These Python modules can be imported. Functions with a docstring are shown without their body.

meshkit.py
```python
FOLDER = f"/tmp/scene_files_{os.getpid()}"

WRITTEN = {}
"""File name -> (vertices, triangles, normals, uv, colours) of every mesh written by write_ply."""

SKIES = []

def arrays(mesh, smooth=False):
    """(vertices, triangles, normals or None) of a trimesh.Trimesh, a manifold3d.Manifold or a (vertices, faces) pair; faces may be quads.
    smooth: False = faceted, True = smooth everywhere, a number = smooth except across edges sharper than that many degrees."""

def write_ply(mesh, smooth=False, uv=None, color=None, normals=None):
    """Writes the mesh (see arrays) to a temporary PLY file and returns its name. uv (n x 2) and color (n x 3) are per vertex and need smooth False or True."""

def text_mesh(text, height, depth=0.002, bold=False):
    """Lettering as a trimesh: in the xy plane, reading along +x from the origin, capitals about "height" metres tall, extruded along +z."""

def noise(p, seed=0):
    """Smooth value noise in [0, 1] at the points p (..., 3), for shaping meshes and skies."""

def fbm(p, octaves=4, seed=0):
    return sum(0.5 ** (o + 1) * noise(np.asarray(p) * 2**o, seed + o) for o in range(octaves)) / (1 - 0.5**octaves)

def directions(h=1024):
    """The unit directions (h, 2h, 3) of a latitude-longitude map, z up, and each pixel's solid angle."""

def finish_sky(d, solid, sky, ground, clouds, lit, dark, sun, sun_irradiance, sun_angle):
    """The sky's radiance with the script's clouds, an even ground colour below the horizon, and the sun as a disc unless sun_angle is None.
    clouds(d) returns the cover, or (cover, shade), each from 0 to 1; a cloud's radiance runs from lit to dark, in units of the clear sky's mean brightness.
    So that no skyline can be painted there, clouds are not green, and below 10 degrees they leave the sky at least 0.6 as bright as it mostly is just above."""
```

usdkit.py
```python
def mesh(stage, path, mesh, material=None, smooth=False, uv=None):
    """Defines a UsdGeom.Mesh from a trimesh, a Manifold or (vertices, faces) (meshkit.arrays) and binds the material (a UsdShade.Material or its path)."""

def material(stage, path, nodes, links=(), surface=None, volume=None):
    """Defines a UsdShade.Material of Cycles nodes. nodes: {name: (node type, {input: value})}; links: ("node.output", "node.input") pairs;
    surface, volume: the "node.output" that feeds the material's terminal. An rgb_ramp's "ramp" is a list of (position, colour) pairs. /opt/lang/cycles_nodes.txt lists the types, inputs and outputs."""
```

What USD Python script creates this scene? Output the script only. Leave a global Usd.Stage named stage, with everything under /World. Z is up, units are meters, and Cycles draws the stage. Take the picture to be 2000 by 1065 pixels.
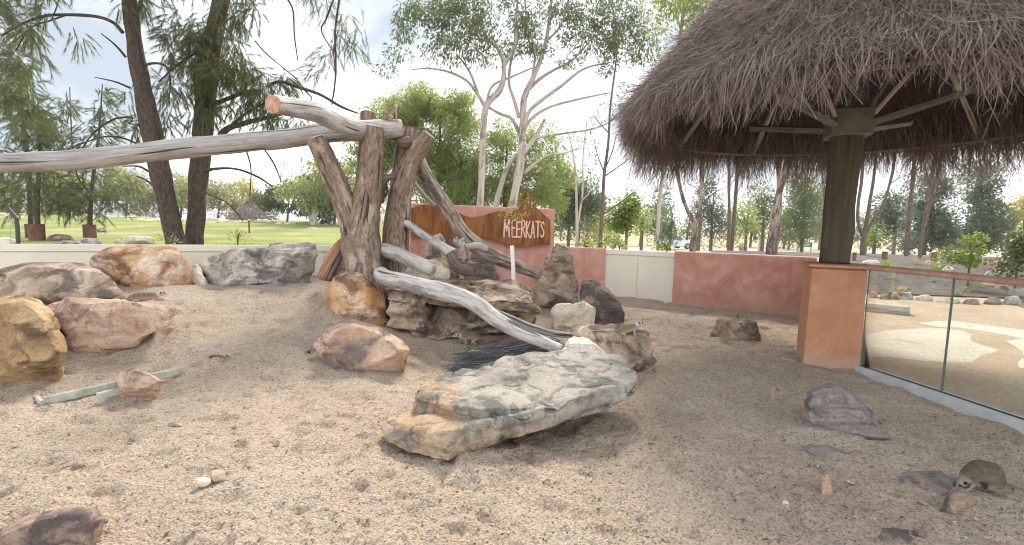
import math, random
import numpy as np
import trimesh, shapely
import manifold3d as m3
from shapely.geometry import Polygon, LineString
from scipy.interpolate import RBFInterpolator
from pxr import Usd, UsdGeom, UsdLux, UsdShade, Gf, Sdf, Vt
import usdkit, meshkit

stage = Usd.Stage.CreateInMemory()
UsdGeom.SetStageUpAxis(stage, 'Z')
UsdGeom.SetStageMetersPerUnit(stage, 1.0)
UsdGeom.Xform.Define(stage, '/World')
UsdGeom.Scope.Define(stage, '/World/Looks')

# ------------------------------------------------------------------ camera
FPX, CX, CY, EYE_H = 944.0, 1000.0, 532.5, 1.5
PITCH, ROLL = math.atan(92.0 / FPX), math.radians(1.38)
EYE = np.array([0.0, 0.0, EYE_H])
_fw = np.array([0, math.cos(PITCH), -math.sin(PITCH)])
_r0, _u0 = np.array([1.0, 0, 0]), np.array([0, math.sin(PITCH), math.cos(PITCH)])
CR = math.cos(ROLL) * _r0 + math.sin(ROLL) * _u0
CU = math.cos(ROLL) * _u0 - math.sin(ROLL) * _r0
cam = UsdGeom.Camera.Define(stage, '/World/camera')
cam.CreateFocalLengthAttr(17.0)
cam.CreateHorizontalApertureAttr(17.0 * 2000 / FPX)
cam.CreateVerticalApertureAttr(17.0 * 1065 / FPX)
cam.CreateClippingRangeAttr(Gf.Vec2f(0.05, 3000))
cam.CreateFStopAttr(2.8)
cam.CreateFocusDistanceAttr(5.5)
cam.CreateExposureAttr(2.02)
cam.AddTransformOp().Set(Gf.Matrix4d(*CR, 0, *CU, 0, *(-_fw), 0, *EYE, 1))

# ------------------------------------------------------------------ sky and sun
SUN_AZ, SUN_EL = math.radians(10), math.radians(47)
sun_dir = np.array([math.sin(SUN_AZ) * math.cos(SUN_EL), math.cos(SUN_AZ) * math.cos(SUN_EL), math.sin(SUN_EL)])
sky_mat = usdkit.material(stage, '/World/Looks/sky_look', {
    'tc': ('texture_coordinate', {}),
    'map': ('mapping', {'mapping_type': 'point', 'scale': (1.0, 1.0, 1.8), 'location': (6.39, 10.37, 3.91)}),
    'n': ('noise_texture', {'scale': 1.3, 'detail': 7.0, 'roughness': 0.5, 'distortion': 0.4}),
    'r': ('rgb_ramp', {'ramp': [(0.0, (3.1, 3.6, 4.2)), (0.40, (3.3, 3.75, 4.3)), (0.60, (10.2, 10.4, 10.7)), (1.0, (11.0, 11.0, 11.0))]}),
    'sky': ('sky_texture', {'sky_type': 'single_scattering', 'sun_disc': False, 'sun_elevation': SUN_EL, 'sun_rotation': SUN_AZ, 'aerosol_density': 1.5}),
    'mix': ('mix_color', {'fac': 0.97, 'use_clamp': False}),
    'bg': ('background_shader', {'strength': 0.05}),
}, [('tc.generated', 'map.vector'), ('map.vector', 'n.vector'), ('n.fac', 'r.fac'), ('sky.color', 'mix.a'), ('r.color', 'mix.b'), ('mix.result', 'bg.color')], surface='bg.background')
dome = UsdLux.DomeLight.Define(stage, '/World/sky')
UsdShade.MaterialBindingAPI.Apply(dome.GetPrim()).Bind(sky_mat)
dome.GetPrim().SetCustomDataByKey('kind', 'structure')
sun = UsdLux.DistantLight.Define(stage, '/World/sun')
sun.CreateNormalizeAttr(True); sun.CreateIntensityAttr(0.4); sun.CreateAngleAttr(14.0); sun.CreateColorAttr(Gf.Vec3f(1.0, 0.93, 0.82))
_z = sun_dir; _x = np.cross([0, 0, 1.0], _z); _x /= np.linalg.norm(_x); _y = np.cross(_z, _x)
sun.AddTransformOp().Set(Gf.Matrix4d(*_x, 0, *_y, 0, *_z, 0, 0, 0, 30, 1))

# ------------------------------------------------------------------ helpers: picture to place
def ray(u, v):
    d = np.multiply.outer((np.asarray(u, float) - CX) / FPX, CR) + np.multiply.outer((CY - np.asarray(v, float)) / FPX, CU) + _fw
    return d
def W(u, v, d):
    """the point at distance d (along y) that stands where the photograph shows (u, v)"""
    r = ray(u, v)
    return EYE + r * (np.asarray(d, float) / r[..., 1])[..., None] if r.ndim > 1 else EYE + r * (d / r[1])
def WL(pts):
    a = np.asarray(pts, float)
    return W(a[:, 0], a[:, 1], a[:, 2])
def S(x, a, b):
    t = np.clip((np.asarray(x, float) - a) / (b - a), 0, 1)
    return t * t * (3 - 2 * t)

# ------------------------------------------------------------------ helpers: prims
_used = {}
def numbered(path):
    k = _used.get(path, 0); _used[path] = k + 1
    return path if k == 0 else f'{path}_{k:03d}'
def tag(p, label=None, cat=None, group=None, kind=None):
    p = p.GetPrim() if hasattr(p, 'GetPrim') else p
    for k, v in (('label', label), ('category', cat), ('group', group), ('kind', kind)):
        if v: p.SetCustomDataByKey(k, v)
    return p
def thing(name, label, cat, loc=(0, 0, 0), rotz=0.0, group=None):
    x = UsdGeom.Xform.Define(stage, numbered('/World/' + name))
    x.AddTranslateOp().Set(Gf.Vec3d(*map(float, loc)))
    if rotz: x.AddRotateZOp().Set(float(rotz))
    return tag(x, label, cat, group)
def obj(name, mesh, mat, parent=None, smooth=False, label=None, cat=None, group=None, kind=None, prim=None, local=None):
    """ONE mesh under parent (or the world). mesh: trimesh / manifold / (v, f). Points are in world coordinates; they are made local to the parent's origin."""
    v, f, n = meshkit.arrays(mesh, smooth)
    base = '/World' if parent is None else str(parent.GetPath())
    if parent is not None and local is None:
        o = origin_of(parent); v = v - o
    path = numbered(base + '/' + name)
    g = UsdGeom.Mesh.Define(stage, path)
    g.CreatePointsAttr(Vt.Vec3fArray.FromNumpy(np.ascontiguousarray(v, np.float32)))
    g.CreateFaceVertexCountsAttr(Vt.IntArray.FromNumpy(np.full(len(f), 3, np.int32)))
    g.CreateFaceVertexIndicesAttr(Vt.IntArray.FromNumpy(np.ascontiguousarray(f, np.int32).ravel()))
    g.CreateSubdivisionSchemeAttr('none')
    if n is not None:
        g.CreateNormalsAttr(Vt.Vec3fArray.FromNumpy(n.astype(np.float32))); g.SetNormalsInterpolation('vertex')
    if prim:
        for k, a in prim.items():
            a = np.asarray(a, np.float32)
            if len(a) != len(v): raise ValueError(f'{name}: primvar {k} {len(a)} != {len(v)}')
            UsdGeom.PrimvarsAPI(g).CreatePrimvar(k, Sdf.ValueTypeNames.Color3fArray if k == 'coat' else Sdf.ValueTypeNames.Vector3fArray, 'vertex').Set(Vt.Vec3fArray.FromNumpy(a))
    UsdShade.MaterialBindingAPI.Apply(g.GetPrim()).Bind(M[mat] if isinstance(mat, str) else mat)
    return tag(g, label, cat, group, kind)
def origin_of(p):
    o = np.zeros(3)
    while p and str(p.GetPath()) != '/World':
        t = p.GetAttribute('xformOp:translate')
        if t and t.Get() is not None: o += np.array(t.Get())
        p = p.GetParent()
    return o
def cat(parts):
    vs, fs, n = [], [], 0
    for v, f in parts:
        vs.append(v); fs.append(np.asarray(f) + n); n += len(v)
    return np.vstack(vs), np.vstack(fs)
def vf(m):
    v, f, _ = meshkit.arrays(m); return v, f
def boxm(c, s, rz=0.0, bevel=0.0):
    """box with chamfered edges: hull of shrunken boxes"""
    s = np.asarray(s, float) / 2; b = min(bevel, s.min() * 0.45)
    if b > 0:
        pts = []
        for k in range(3):
            e = s - b; e[k] = s[k]
            pts += [np.array([i, j, l]) * e for i in (-1, 1) for j in (-1, 1) for l in (-1, 1)]
        v, f = vf(m3.Manifold.hull_points(np.array(pts)))
    else:
        t = trimesh.creation.box(2 * s); v, f = np.array(t.vertices), np.array(t.faces)
    c_, s_ = math.cos(rz), math.sin(rz)
    v = v @ np.array([[c_, s_, 0], [-s_, c_, 0], [0, 0, 1]])
    return v + np.asarray(c, float), f
def spline(pts, n):
    """Catmull-Rom through the rows of pts"""
    p = np.asarray(pts, float)
    if len(p) == 2: return p[0] + (p[1] - p[0]) * np.linspace(0, 1, n)[:, None]
    q = np.vstack([2 * p[0] - p[1], p, 2 * p[-1] - p[-2]])
    t = np.linspace(0, len(p) - 1 - 1e-9, n); i = t.astype(int); t = (t - i)[:, None]
    a, b, c, d = q[i], q[i + 1], q[i + 2], q[i + 3]
    return 0.5 * (2 * b + (c - a) * t + (2 * a - 5 * b + 4 * c - d) * t ** 2 + (3 * b - a - 3 * c + d) * t ** 3)
def tube(pts, radii, around=10, step=0.12, bark=0.0, bark_scale=9.0, seed=0, flat=0.0, closed=True, n=None):
    """tapered tube through pts; returns v, f, rest (unrolled coordinates for the grain)"""
    p = np.asarray(pts, float)
    L = np.linalg.norm(np.diff(p, axis=0), axis=1).sum()
    n = n or int(np.clip(L / step, 3, 240))
    c = spline(np.column_stack([p, radii]), n); r = np.maximum(c[:, 3], 0.0005); c = c[:, :3]
    t = np.gradient(c, axis=0); t /= np.linalg.norm(t, axis=1, keepdims=True)
    a = np.cross(t[0], [0.31, 0.2, 0.93]); a /= np.linalg.norm(a)
    fr = []
    for k in range(n):
        a = a - t[k] * (a @ t[k]); a /= np.linalg.norm(a); fr.append(a)
    fr = np.array(fr); bi = np.cross(t, fr)
    th = np.arange(around) / around * 2 * np.pi
    s = np.concatenate([[0], np.cumsum(np.linalg.norm(np.diff(c, axis=0), axis=1))])
    rest = np.stack([np.outer(r, np.cos(th)), np.outer(r, np.sin(th)), np.repeat(s[:, None], around, 1)], -1)
    rr = np.repeat(r[:, None], around, 1)
    if bark > 0:
        q = np.stack([np.cos(th)[None] * r[:, None] * bark_scale, np.sin(th)[None] * r[:, None] * bark_scale, np.repeat(s[:, None], around, 1) * bark_scale * 0.16], -1) + seed * 7.3
        rr = rr + bark * (meshkit.fbm(q, 4, seed) - 0.5) * 2
        q2 = np.stack([np.cos(th)[None] * 1.2 + 0 * r[:, None], np.sin(th)[None] * 1.2 + 0 * r[:, None], np.repeat(s[:, None], around, 1) * 2.2], -1) + seed * 3.1
        rr = rr * (1 + 0.28 * (meshkit.fbm(q2, 2, seed + 5) - 0.5))
    v = c[:, None] + rr[..., None] * (fr[:, None] * np.cos(th)[None, :, None] + bi[:, None] * np.sin(th)[None, :, None])
    i, j = np.meshgrid(np.arange(n - 1), np.arange(around), indexing='ij'); j2 = (j + 1) % around
    A, B, C, D = i * around + j, i * around + j2, (i + 1) * around + j2, (i + 1) * around + j
    f = np.vstack([np.stack([A, B, C], -1).reshape(-1, 3), np.stack([A, C, D], -1).reshape(-1, 3)])
    v = v.reshape(-1, 3); rest = rest.reshape(-1, 3)
    if closed:
        m = len(v); v = np.vstack([v, c[0], c[-1]]); rest = np.vstack([rest, [0, 0, 0], [0, 0, s[-1]]])
        k = np.arange(around); k2 = (k + 1) % around; o = (n - 1) * around
        f = np.vstack([f, np.stack([k2, k, np.full(around, m)], -1), np.stack([o + k, o + k2, np.full(around, m + 1)], -1)])
    return v, f, rest
def tubes(specs, **kw):
    """several tubes as one mesh; spec = (pts, radii) or (pts, radii, dict)"""
    vs, fs, rs, n = [], [], [], 0
    for k, sp in enumerate(specs):
        o = dict(kw); o['seed'] = o.get('seed', 0) + k
        if len(sp) > 2: o.update(sp[2])
        v, f, r = tube(sp[0], sp[1], **o)
        vs.append(v); fs.append(f + n); rs.append(r + [k * 3.7, 0, k * 1.3]); n += len(v)
    return np.vstack(vs), np.vstack(fs), np.vstack(rs)
def disc_end(c, nrm, r, seed=0, depth=0.006, around=18):
    """a slightly domed, uneven sawn face"""
    nrm = np.asarray(nrm, float) / np.linalg.norm(nrm); a = np.cross(nrm, [0.3, 0.2, 0.9]); a /= np.linalg.norm(a); b = np.cross(nrm, a)
    th = np.arange(around) / around * 2 * np.pi
    rings = [(1.0, -0.012), (1.0, 0.0), (0.93, depth), (0.5, depth * 1.2)]
    v = []
    for s, z in rings:
        rr = r * s * (1 + 0.06 * (meshkit.noise(np.stack([np.cos(th) * 2, np.sin(th) * 2, 0 * th + seed], -1), seed) - 0.5))
        v.append(c + rr[:, None] * (np.cos(th)[:, None] * a + np.sin(th)[:, None] * b) + nrm * z)
    v = np.vstack(v + [np.asarray(c + nrm * depth)[None]]); f = []
    for k in range(len(rings) - 1):
        for j in range(around):
            j2 = (j + 1) % around; A, B, C, D = k * around + j, k * around + j2, (k + 1) * around + j2, (k + 1) * around + j
            f += [[A, B, C], [A, C, D]]
    o = (len(rings) - 1) * around
    f += [[o + j, o + (j + 1) % around, len(v) - 1] for j in range(around)]
    return v, np.array(f)

# ------------------------------------------------------------------ materials
M = {}
def mat(name, nodes, links, surface='p.BSDF'):
    M[name] = usdkit.material(stage, '/World/Looks/' + name, nodes, links, surface=surface); return M[name]
def plain(name, col, rough=0.6, var=0.12, scale=6.0, bump=0.0, bscale=60.0, metallic=0.0, spec=0.4):
    c = np.array(col)
    nodes = {'g': ('geometry', {}), 'n': ('noise_texture', {'scale': scale, 'detail': 6.0, 'roughness': 0.6}),
             'r': ('rgb_ramp', {'ramp': [(0.25, c * (1 - var * 1.6)), (0.75, np.minimum(c * (1 + var * 1.4), 0.95))]}),
             'p': ('principled_bsdf', {'roughness': rough, 'metallic': metallic, 'specular_ior_level': spec})}
    links = [('g.position', 'n.vector'), ('n.fac', 'r.fac'), ('r.color', 'p.base_color')]
    if bump:
        nodes |= {'n2': ('noise_texture', {'scale': bscale, 'detail': 4.0}), 'b': ('bump', {'strength': bump, 'distance': 0.01})}
        links += [('g.position', 'n2.vector'), ('n2.fac', 'b.height'), ('b.normal', 'p.normal')]
    return mat(name, nodes, links)
def rock_mat(name, a, b, c, dark, dark_at=0.62, scale=2.2, pale=None, lichen=None, bump=0.55):
    """sandstone: broad stains of three tones, dark weathering skin in patches, grain, bedding"""
    nodes = {'g': ('geometry', {}),
        'n1': ('noise_texture', {'scale': scale * 0.8, 'detail': 8.0, 'roughness': 0.55, 'distortion': 0.9}),
        'r1': ('rgb_ramp', {'ramp': [(0.34, a), (0.46, b), (0.54, c), (0.62, pale if pale is not None else b), (0.70, a)]}),
        'n2': ('noise_texture', {'scale': scale * 1.25, 'detail': 10.0, 'roughness': 0.64, 'distortion': 0.6, }),
        'o2': ('mapping', {'location': (7.1, 3.3, 1.7), 'scale': (1, 1, 1.6)}),
        'r2': ('rgb_ramp', {'ramp': [(dark_at - 0.05, (0, 0, 0)), (dark_at + 0.05, (0.85,) * 3), (1, (1, 1, 1))]}),
        'm1': ('mix_color', {'b': dark}),
        'n3': ('noise_texture', {'scale': 38.0, 'detail': 7.0, 'roughness': 0.75}),
        'r3': ('rgb_ramp', {'ramp': [(0.3, (0.45,) * 3), (0.48, (0.95,) * 3), (0.72, (1.25,) * 3)]}),
        'm2': ('mix_color', {'blend_type': 'multiply', 'fac': 0.85, 'use_clamp': False}),
        'v': ('voronoi_texture', {'scale': 26.0, 'feature': 'f1'}),
        'bz': ('mapping', {'scale': (2.0, 2.0, 17.0)}), 'n4': ('noise_texture', {'scale': 1.0, 'detail': 4.0, 'distortion': 0.7}),
        'h1': ('math', {'math_type': 'multiply_add', 'value2': 0.5}), 'h2': ('math', {'math_type': 'multiply_add', 'value2': 0.35}),
        'h3': ('math', {'math_type': 'multiply_add', 'value2': 0.6}),
        'bp': ('bump', {'strength': bump, 'distance': 0.03}),
        'p': ('principled_bsdf', {'roughness': 0.88, 'specular_ior_level': 0.2})}
    links = [('g.position', 'n1.vector'), ('n1.fac', 'r1.fac'), ('g.position', 'o2.vector'), ('o2.vector', 'n2.vector'), ('n2.fac', 'r2.fac'),
        ('r1.color', 'm1.a'), ('r2.color', 'm1.fac'), ('g.position', 'n3.vector'), ('n3.fac', 'r3.fac'), ('m1.result', 'm2.a'), ('r3.color', 'm2.b'),
        ('g.position', 'v.vector'), ('g.position', 'bz.vector'), ('bz.vector', 'n4.vector'),
        ('n3.fac', 'h1.value1'), ('n4.fac', 'h1.value3'), ('v.distance', 'h2.value1'), ('h1.value', 'h2.value3'), ('n2.fac', 'h3.value1'), ('h2.value', 'h3.value3'),
        ('h3.value', 'bp.height'), ('bp.normal', 'p.normal')]
    last = 'm2.result'
    if lichen is not None:
        nodes |= {'n5': ('noise_texture', {'scale': 4.2, 'detail': 13.0, 'roughness': 0.8, 'distortion': 0.2}), 'r5': ('rgb_ramp', {'ramp': [(0.47, (0, 0, 0)), (0.60, (0.85,) * 3)]}), 'm5': ('mix_color', {'b': lichen})}
        links += [('g.position', 'n5.vector'), ('n5.fac', 'r5.fac'), (last, 'm5.a'), ('r5.color', 'm5.fac')]; last = 'm5.result'
    return mat(name, nodes, links + [(last, 'p.base_color')])
def wood_mat(name, light, mid, dark, along=0.10, scale=26.0, bump=0.5, patch=None, patch_at=0.6, crack=True):
    """grain along the limb from the rest coordinates, with cracks and (optionally) patches of another tone"""
    nodes = {'a': ('attribute', {'attribute': 'rest'}), 'mp': ('mapping', {'scale': (1, 1, along)}),
        'n': ('noise_texture', {'scale': scale, 'detail': 8.0, 'roughness': 0.65, 'distortion': 0.35}),
        'r': ('rgb_ramp', {'ramp': [(0.30, dark), (0.43, mid), (0.6, light), (0.8, np.minimum(np.array(light) * 1.12, 0.9))]}),
        'mc': ('mapping', {'scale': (1, 1, 0.035), 'location': (2.2, 1.3, 0.4)}), 'nc': ('noise_texture', {'scale': 15.0, 'detail': 3.0, 'roughness': 0.5, 'distortion': 0.5}),
        'rc': ('rgb_ramp', {'ramp': [(0.335, (0.18,) * 3), (0.37, (1,) * 3)]}),
        'mm': ('mix_color', {'blend_type': 'multiply', 'fac': 1.0 if crack else 0.0}),
        'h': ('math', {'math_type': 'multiply_add', 'value2': 0.8}), 'rb': ('rgb_to_bw', {}),
        'bp': ('bump', {'strength': bump, 'distance': 0.02}),
        'p': ('principled_bsdf', {'roughness': 0.85, 'specular_ior_level': 0.25})}
    links = [('a.vector', 'mp.vector'), ('mp.vector', 'n.vector'), ('n.fac', 'r.fac'), ('a.vector', 'mc.vector'), ('mc.vector', 'nc.vector'), ('nc.fac', 'rc.fac'),
        ('rc.color', 'mm.b'), ('rc.color', 'rb.color'), ('n.fac', 'h.value1'), ('rb.val', 'h.value3'), ('h.value', 'bp.height'), ('bp.normal', 'p.normal'), ('mm.result', 'p.base_color')]
    last = 'r.color'
    if patch is not None:
        nodes |= {'mq': ('mapping', {'scale': (1, 1, 0.45), 'location': (5, 2, 1)}), 'nq': ('noise_texture', {'scale': 4.5, 'detail': 7.0, 'roughness': 0.65}),
                  'rq': ('rgb_ramp', {'ramp': [(patch_at - 0.04, (0, 0, 0)), (patch_at + 0.04, (1, 1, 1))]}), 'mx': ('mix_color', {'b': patch})}
        links += [('a.vector', 'mq.vector'), ('mq.vector', 'nq.vector'), ('nq.fac', 'rq.fac'), (last, 'mx.a'), ('rq.color', 'mx.fac')]; last = 'mx.result'
    return mat(name, nodes, links + [(last, 'mm.a')])
def leaf_mat(name, cols, trans=0.35, rough=0.5):
    c = [np.array(x) * 1.3 for x in cols]
    return mat(name, {'g': ('geometry', {}), 'r': ('rgb_ramp', {'ramp': [(k / max(1, len(c) - 1), x) for k, x in enumerate(c)]}),
        'p': ('principled_bsdf', {'roughness': rough, 'specular_ior_level': 0.3}), 't': ('translucent_bsdf', {}), 'hs': ('hsv', {'saturation': 1.1, 'value': 1.7}), 'm': ('mix_closure', {'fac': min(0.55, trans + 0.12)})},
        [('g.random_per_island', 'r.fac'), ('r.color', 'p.base_color'), ('r.color', 'hs.color'), ('hs.color', 't.color'), ('p.BSDF', 'm.closure1'), ('t.BSDF', 'm.closure2')], surface='m.closure')
def strand_mat(name, cols, rough=0.7):
    c = [np.array(x) for x in cols]
    return mat(name, {'g': ('geometry', {}), 'r': ('rgb_ramp', {'ramp': [(k / max(1, len(c) - 1), x) for k, x in enumerate(c)]}), 'p': ('principled_bsdf', {'roughness': rough, 'specular_ior_level': 0.3})},
        [('g.random_per_island', 'r.fac'), ('r.color', 'p.base_color')])

rock_mat('rock_orange', (0.24, 0.11, 0.05), (0.40, 0.21, 0.09), (0.52, 0.36, 0.23), (0.12, 0.055, 0.03), 0.56, 1.5, pale=(0.62, 0.52, 0.42))
rock_mat('rock_ochre', (0.17, 0.11, 0.06), (0.30, 0.20, 0.10), (0.38, 0.27, 0.15), (0.09, 0.055, 0.04), 0.55, 2.2, pale=(0.42, 0.31, 0.19))
rock_mat('rock_pink', (0.30, 0.20, 0.145), (0.43, 0.30, 0.21), (0.52, 0.39, 0.29), (0.20, 0.12, 0.11), 0.56, 2.0, pale=(0.52, 0.36, 0.26))
rock_mat('rock_ledge', (0.17, 0.12, 0.085), (0.29, 0.21, 0.15), (0.40, 0.32, 0.24), (0.075, 0.055, 0.045), 0.51, 2.6, pale=(0.36, 0.27, 0.19))
rock_mat('rock_tan', (0.21, 0.15, 0.11), (0.33, 0.25, 0.18), (0.42, 0.335, 0.255), (0.10, 0.075, 0.065), 0.525, 2.2, pale=(0.48, 0.38, 0.29))
rock_mat('rock_grey', (0.20, 0.175, 0.155), (0.31, 0.28, 0.245), (0.42, 0.38, 0.33), (0.12, 0.11, 0.105), 0.54, 2.5, pale=(0.52, 0.48, 0.43))
rock_mat('rock_brown', (0.26, 0.17, 0.12), (0.38, 0.26, 0.18), (0.48, 0.35, 0.25), (0.115, 0.095, 0.09), 0.515, 1.7, pale=(0.42, 0.29, 0.2))
rock_mat('rock_pale', (0.42, 0.34, 0.26), (0.54, 0.46, 0.37), (0.60, 0.53, 0.44), (0.30, 0.23, 0.17), 0.63, 3.0, pale=(0.62, 0.56, 0.5))
rock_mat('rock_dark', (0.16, 0.12, 0.10), (0.25, 0.18, 0.14), (0.33, 0.24, 0.18), (0.07, 0.06, 0.065), 0.52, 2.5)
rock_mat('rock_mauve', (0.145, 0.12, 0.11), (0.21, 0.18, 0.165), (0.265, 0.23, 0.21), (0.10, 0.085, 0.083), 0.57, 3.5, bump=0.9)
rock_mat('rock_lichen', (0.33, 0.22, 0.135), (0.42, 0.32, 0.22), (0.46, 0.39, 0.31), (0.085, 0.088, 0.08), 0.545, 2.6, pale=(0.52, 0.46, 0.40), lichen=(0.30, 0.31, 0.275), bump=0.6)
mat('rock_slab', {'g': ('geometry', {}), 'sx': ('separate_xyz', {}),
    'n1': ('noise_texture', {'scale': 2.0, 'detail': 9.0, 'roughness': 0.6, 'distortion': 0.6}), 'r1': ('rgb_ramp', {'ramp': [(0.32, (0.235, 0.205, 0.17)), (0.46, (0.31, 0.28, 0.24)), (0.58, (0.36, 0.33, 0.285)), (0.7, (0.40, 0.33, 0.26))]}),
    'o1': ('math', {'math_type': 'multiply_add', 'value2': -3.4, 'value3': 0.84}), 'o2': ('math', {'math_type': 'multiply_add', 'value2': -0.62}), 'o3': ('math', {'math_type': 'multiply_add', 'value2': 1.1}), 'ro': ('rgb_ramp', {'ramp': [(0.52, (0, 0, 0)), (0.80, (0.9,) * 3)]}),
    'ny': ('noise_texture', {'scale': 3.5, 'detail': 6.0}), 'ry': ('rgb_ramp', {'ramp': [(0.35, (0.35, 0.23, 0.135)), (0.6, (0.41, 0.305, 0.205))]}), 'mo': ('mix_color', {}),
    'mp': ('mapping', {'location': (3.1, 8.2, 0.5)}), 'n2': ('noise_texture', {'scale': 3.2, 'detail': 13.0, 'roughness': 0.74, 'distortion': 0.3}), 'r2': ('rgb_ramp', {'ramp': [(0.49, (0, 0, 0)), (0.59, (0.85,) * 3)]}), 'm2': ('mix_color', {'b': (0.10, 0.102, 0.09)}),
    'n3': ('noise_texture', {'scale': 42.0, 'detail': 7.0, 'roughness': 0.75}), 'r3': ('rgb_ramp', {'ramp': [(0.3, (0.5,) * 3), (0.48, (0.97,) * 3), (0.72, (1.2,) * 3)]}), 'm3': ('mix_color', {'blend_type': 'multiply', 'fac': 0.9, 'use_clamp': False}),
    'n4': ('noise_texture', {'scale': 5.2, 'detail': 12.0, 'roughness': 0.75}), 'r4': ('rgb_ramp', {'ramp': [(0.55, (0, 0, 0)), (0.62, (0.7,) * 3)]}), 'm4': ('mix_color', {'b': (0.24, 0.265, 0.23)}),
    'h': ('math', {'math_type': 'multiply_add', 'value2': 0.6}), 'bp': ('bump', {'strength': 0.8, 'distance': 0.02}), 'p': ('principled_bsdf', {'roughness': 0.9, 'specular_ior_level': 0.2})},
    [('g.position', 'n1.vector'), ('n1.fac', 'r1.fac'), ('g.position', 'sx.vector'), ('sx.z', 'o1.value1'), ('sx.x', 'o2.value1'), ('o1.value', 'o2.value3'), ('n1.fac', 'o3.value1'), ('o2.value', 'o3.value3'), ('o3.value', 'ro.fac'), ('g.position', 'ny.vector'), ('ny.fac', 'ry.fac'),
     ('r1.color', 'mo.a'), ('ry.color', 'mo.b'), ('ro.color', 'mo.fac'), ('g.position', 'mp.vector'), ('mp.vector', 'n2.vector'), ('n2.fac', 'r2.fac'), ('g.position', 'n4.vector'), ('n4.fac', 'r4.fac'), ('mo.result', 'm4.a'), ('r4.color', 'm4.fac'), ('m4.result', 'm2.a'), ('r2.color', 'm2.fac'),
     ('g.position', 'n3.vector'), ('n3.fac', 'r3.fac'), ('m2.result', 'm3.a'), ('r3.color', 'm3.b'), ('m3.result', 'p.base_color'), ('n3.fac', 'h.value1'), ('n2.fac', 'h.value3'), ('h.value', 'bp.height'), ('bp.normal', 'p.normal')])
wood_mat('wood_silver', (0.47, 0.45, 0.43), (0.34, 0.32, 0.305), (0.11, 0.10, 0.095), 0.10, 34.0, 0.9, patch=(0.24, 0.215, 0.20), patch_at=0.58)
wood_mat('wood_grey', (0.36, 0.345, 0.335), (0.26, 0.245, 0.235), (0.10, 0.09, 0.085), 0.08, 28.0, 0.7, patch=(0.26, 0.22, 0.20), patch_at=0.58)
wood_mat('wood_brown', (0.26, 0.19, 0.14), (0.155, 0.107, 0.082), (0.042, 0.028, 0.023), 0.30, 26.0, 1.0, patch=(0.36, 0.30, 0.25), patch_at=0.585)
wood_mat('wood_red', (0.36, 0.20, 0.12), (0.25, 0.13, 0.075), (0.09, 0.045, 0.03), 0.10, 22.0, 0.9)
wood_mat('wood_dark', (0.16, 0.12, 0.10), (0.09, 0.065, 0.055), (0.03, 0.022, 0.02), 0.15, 26.0, 0.9)
wood_mat('wood_mottled', (0.38, 0.31, 0.25), (0.20, 0.15, 0.12), (0.09, 0.07, 0.06), 0.22, 18.0, 0.9, patch=(0.10, 0.08, 0.07), patch_at=0.56)
wood_mat('bark_casuarina', (0.085, 0.062, 0.047), (0.048, 0.035, 0.028), (0.016, 0.012, 0.010), 0.30, 30.0, 1.0, crack=False)
wood_mat('bark_gum', (0.48, 0.44, 0.40), (0.37, 0.33, 0.30), (0.18, 0.15, 0.13), 0.16, 8.0, 0.3, patch=(0.22, 0.17, 0.145), patch_at=0.58, crack=False)
wood_mat('bark_brown', (0.16, 0.125, 0.10), (0.105, 0.08, 0.066), (0.038, 0.03, 0.026), 0.22, 22.0, 0.8, crack=False)
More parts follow.
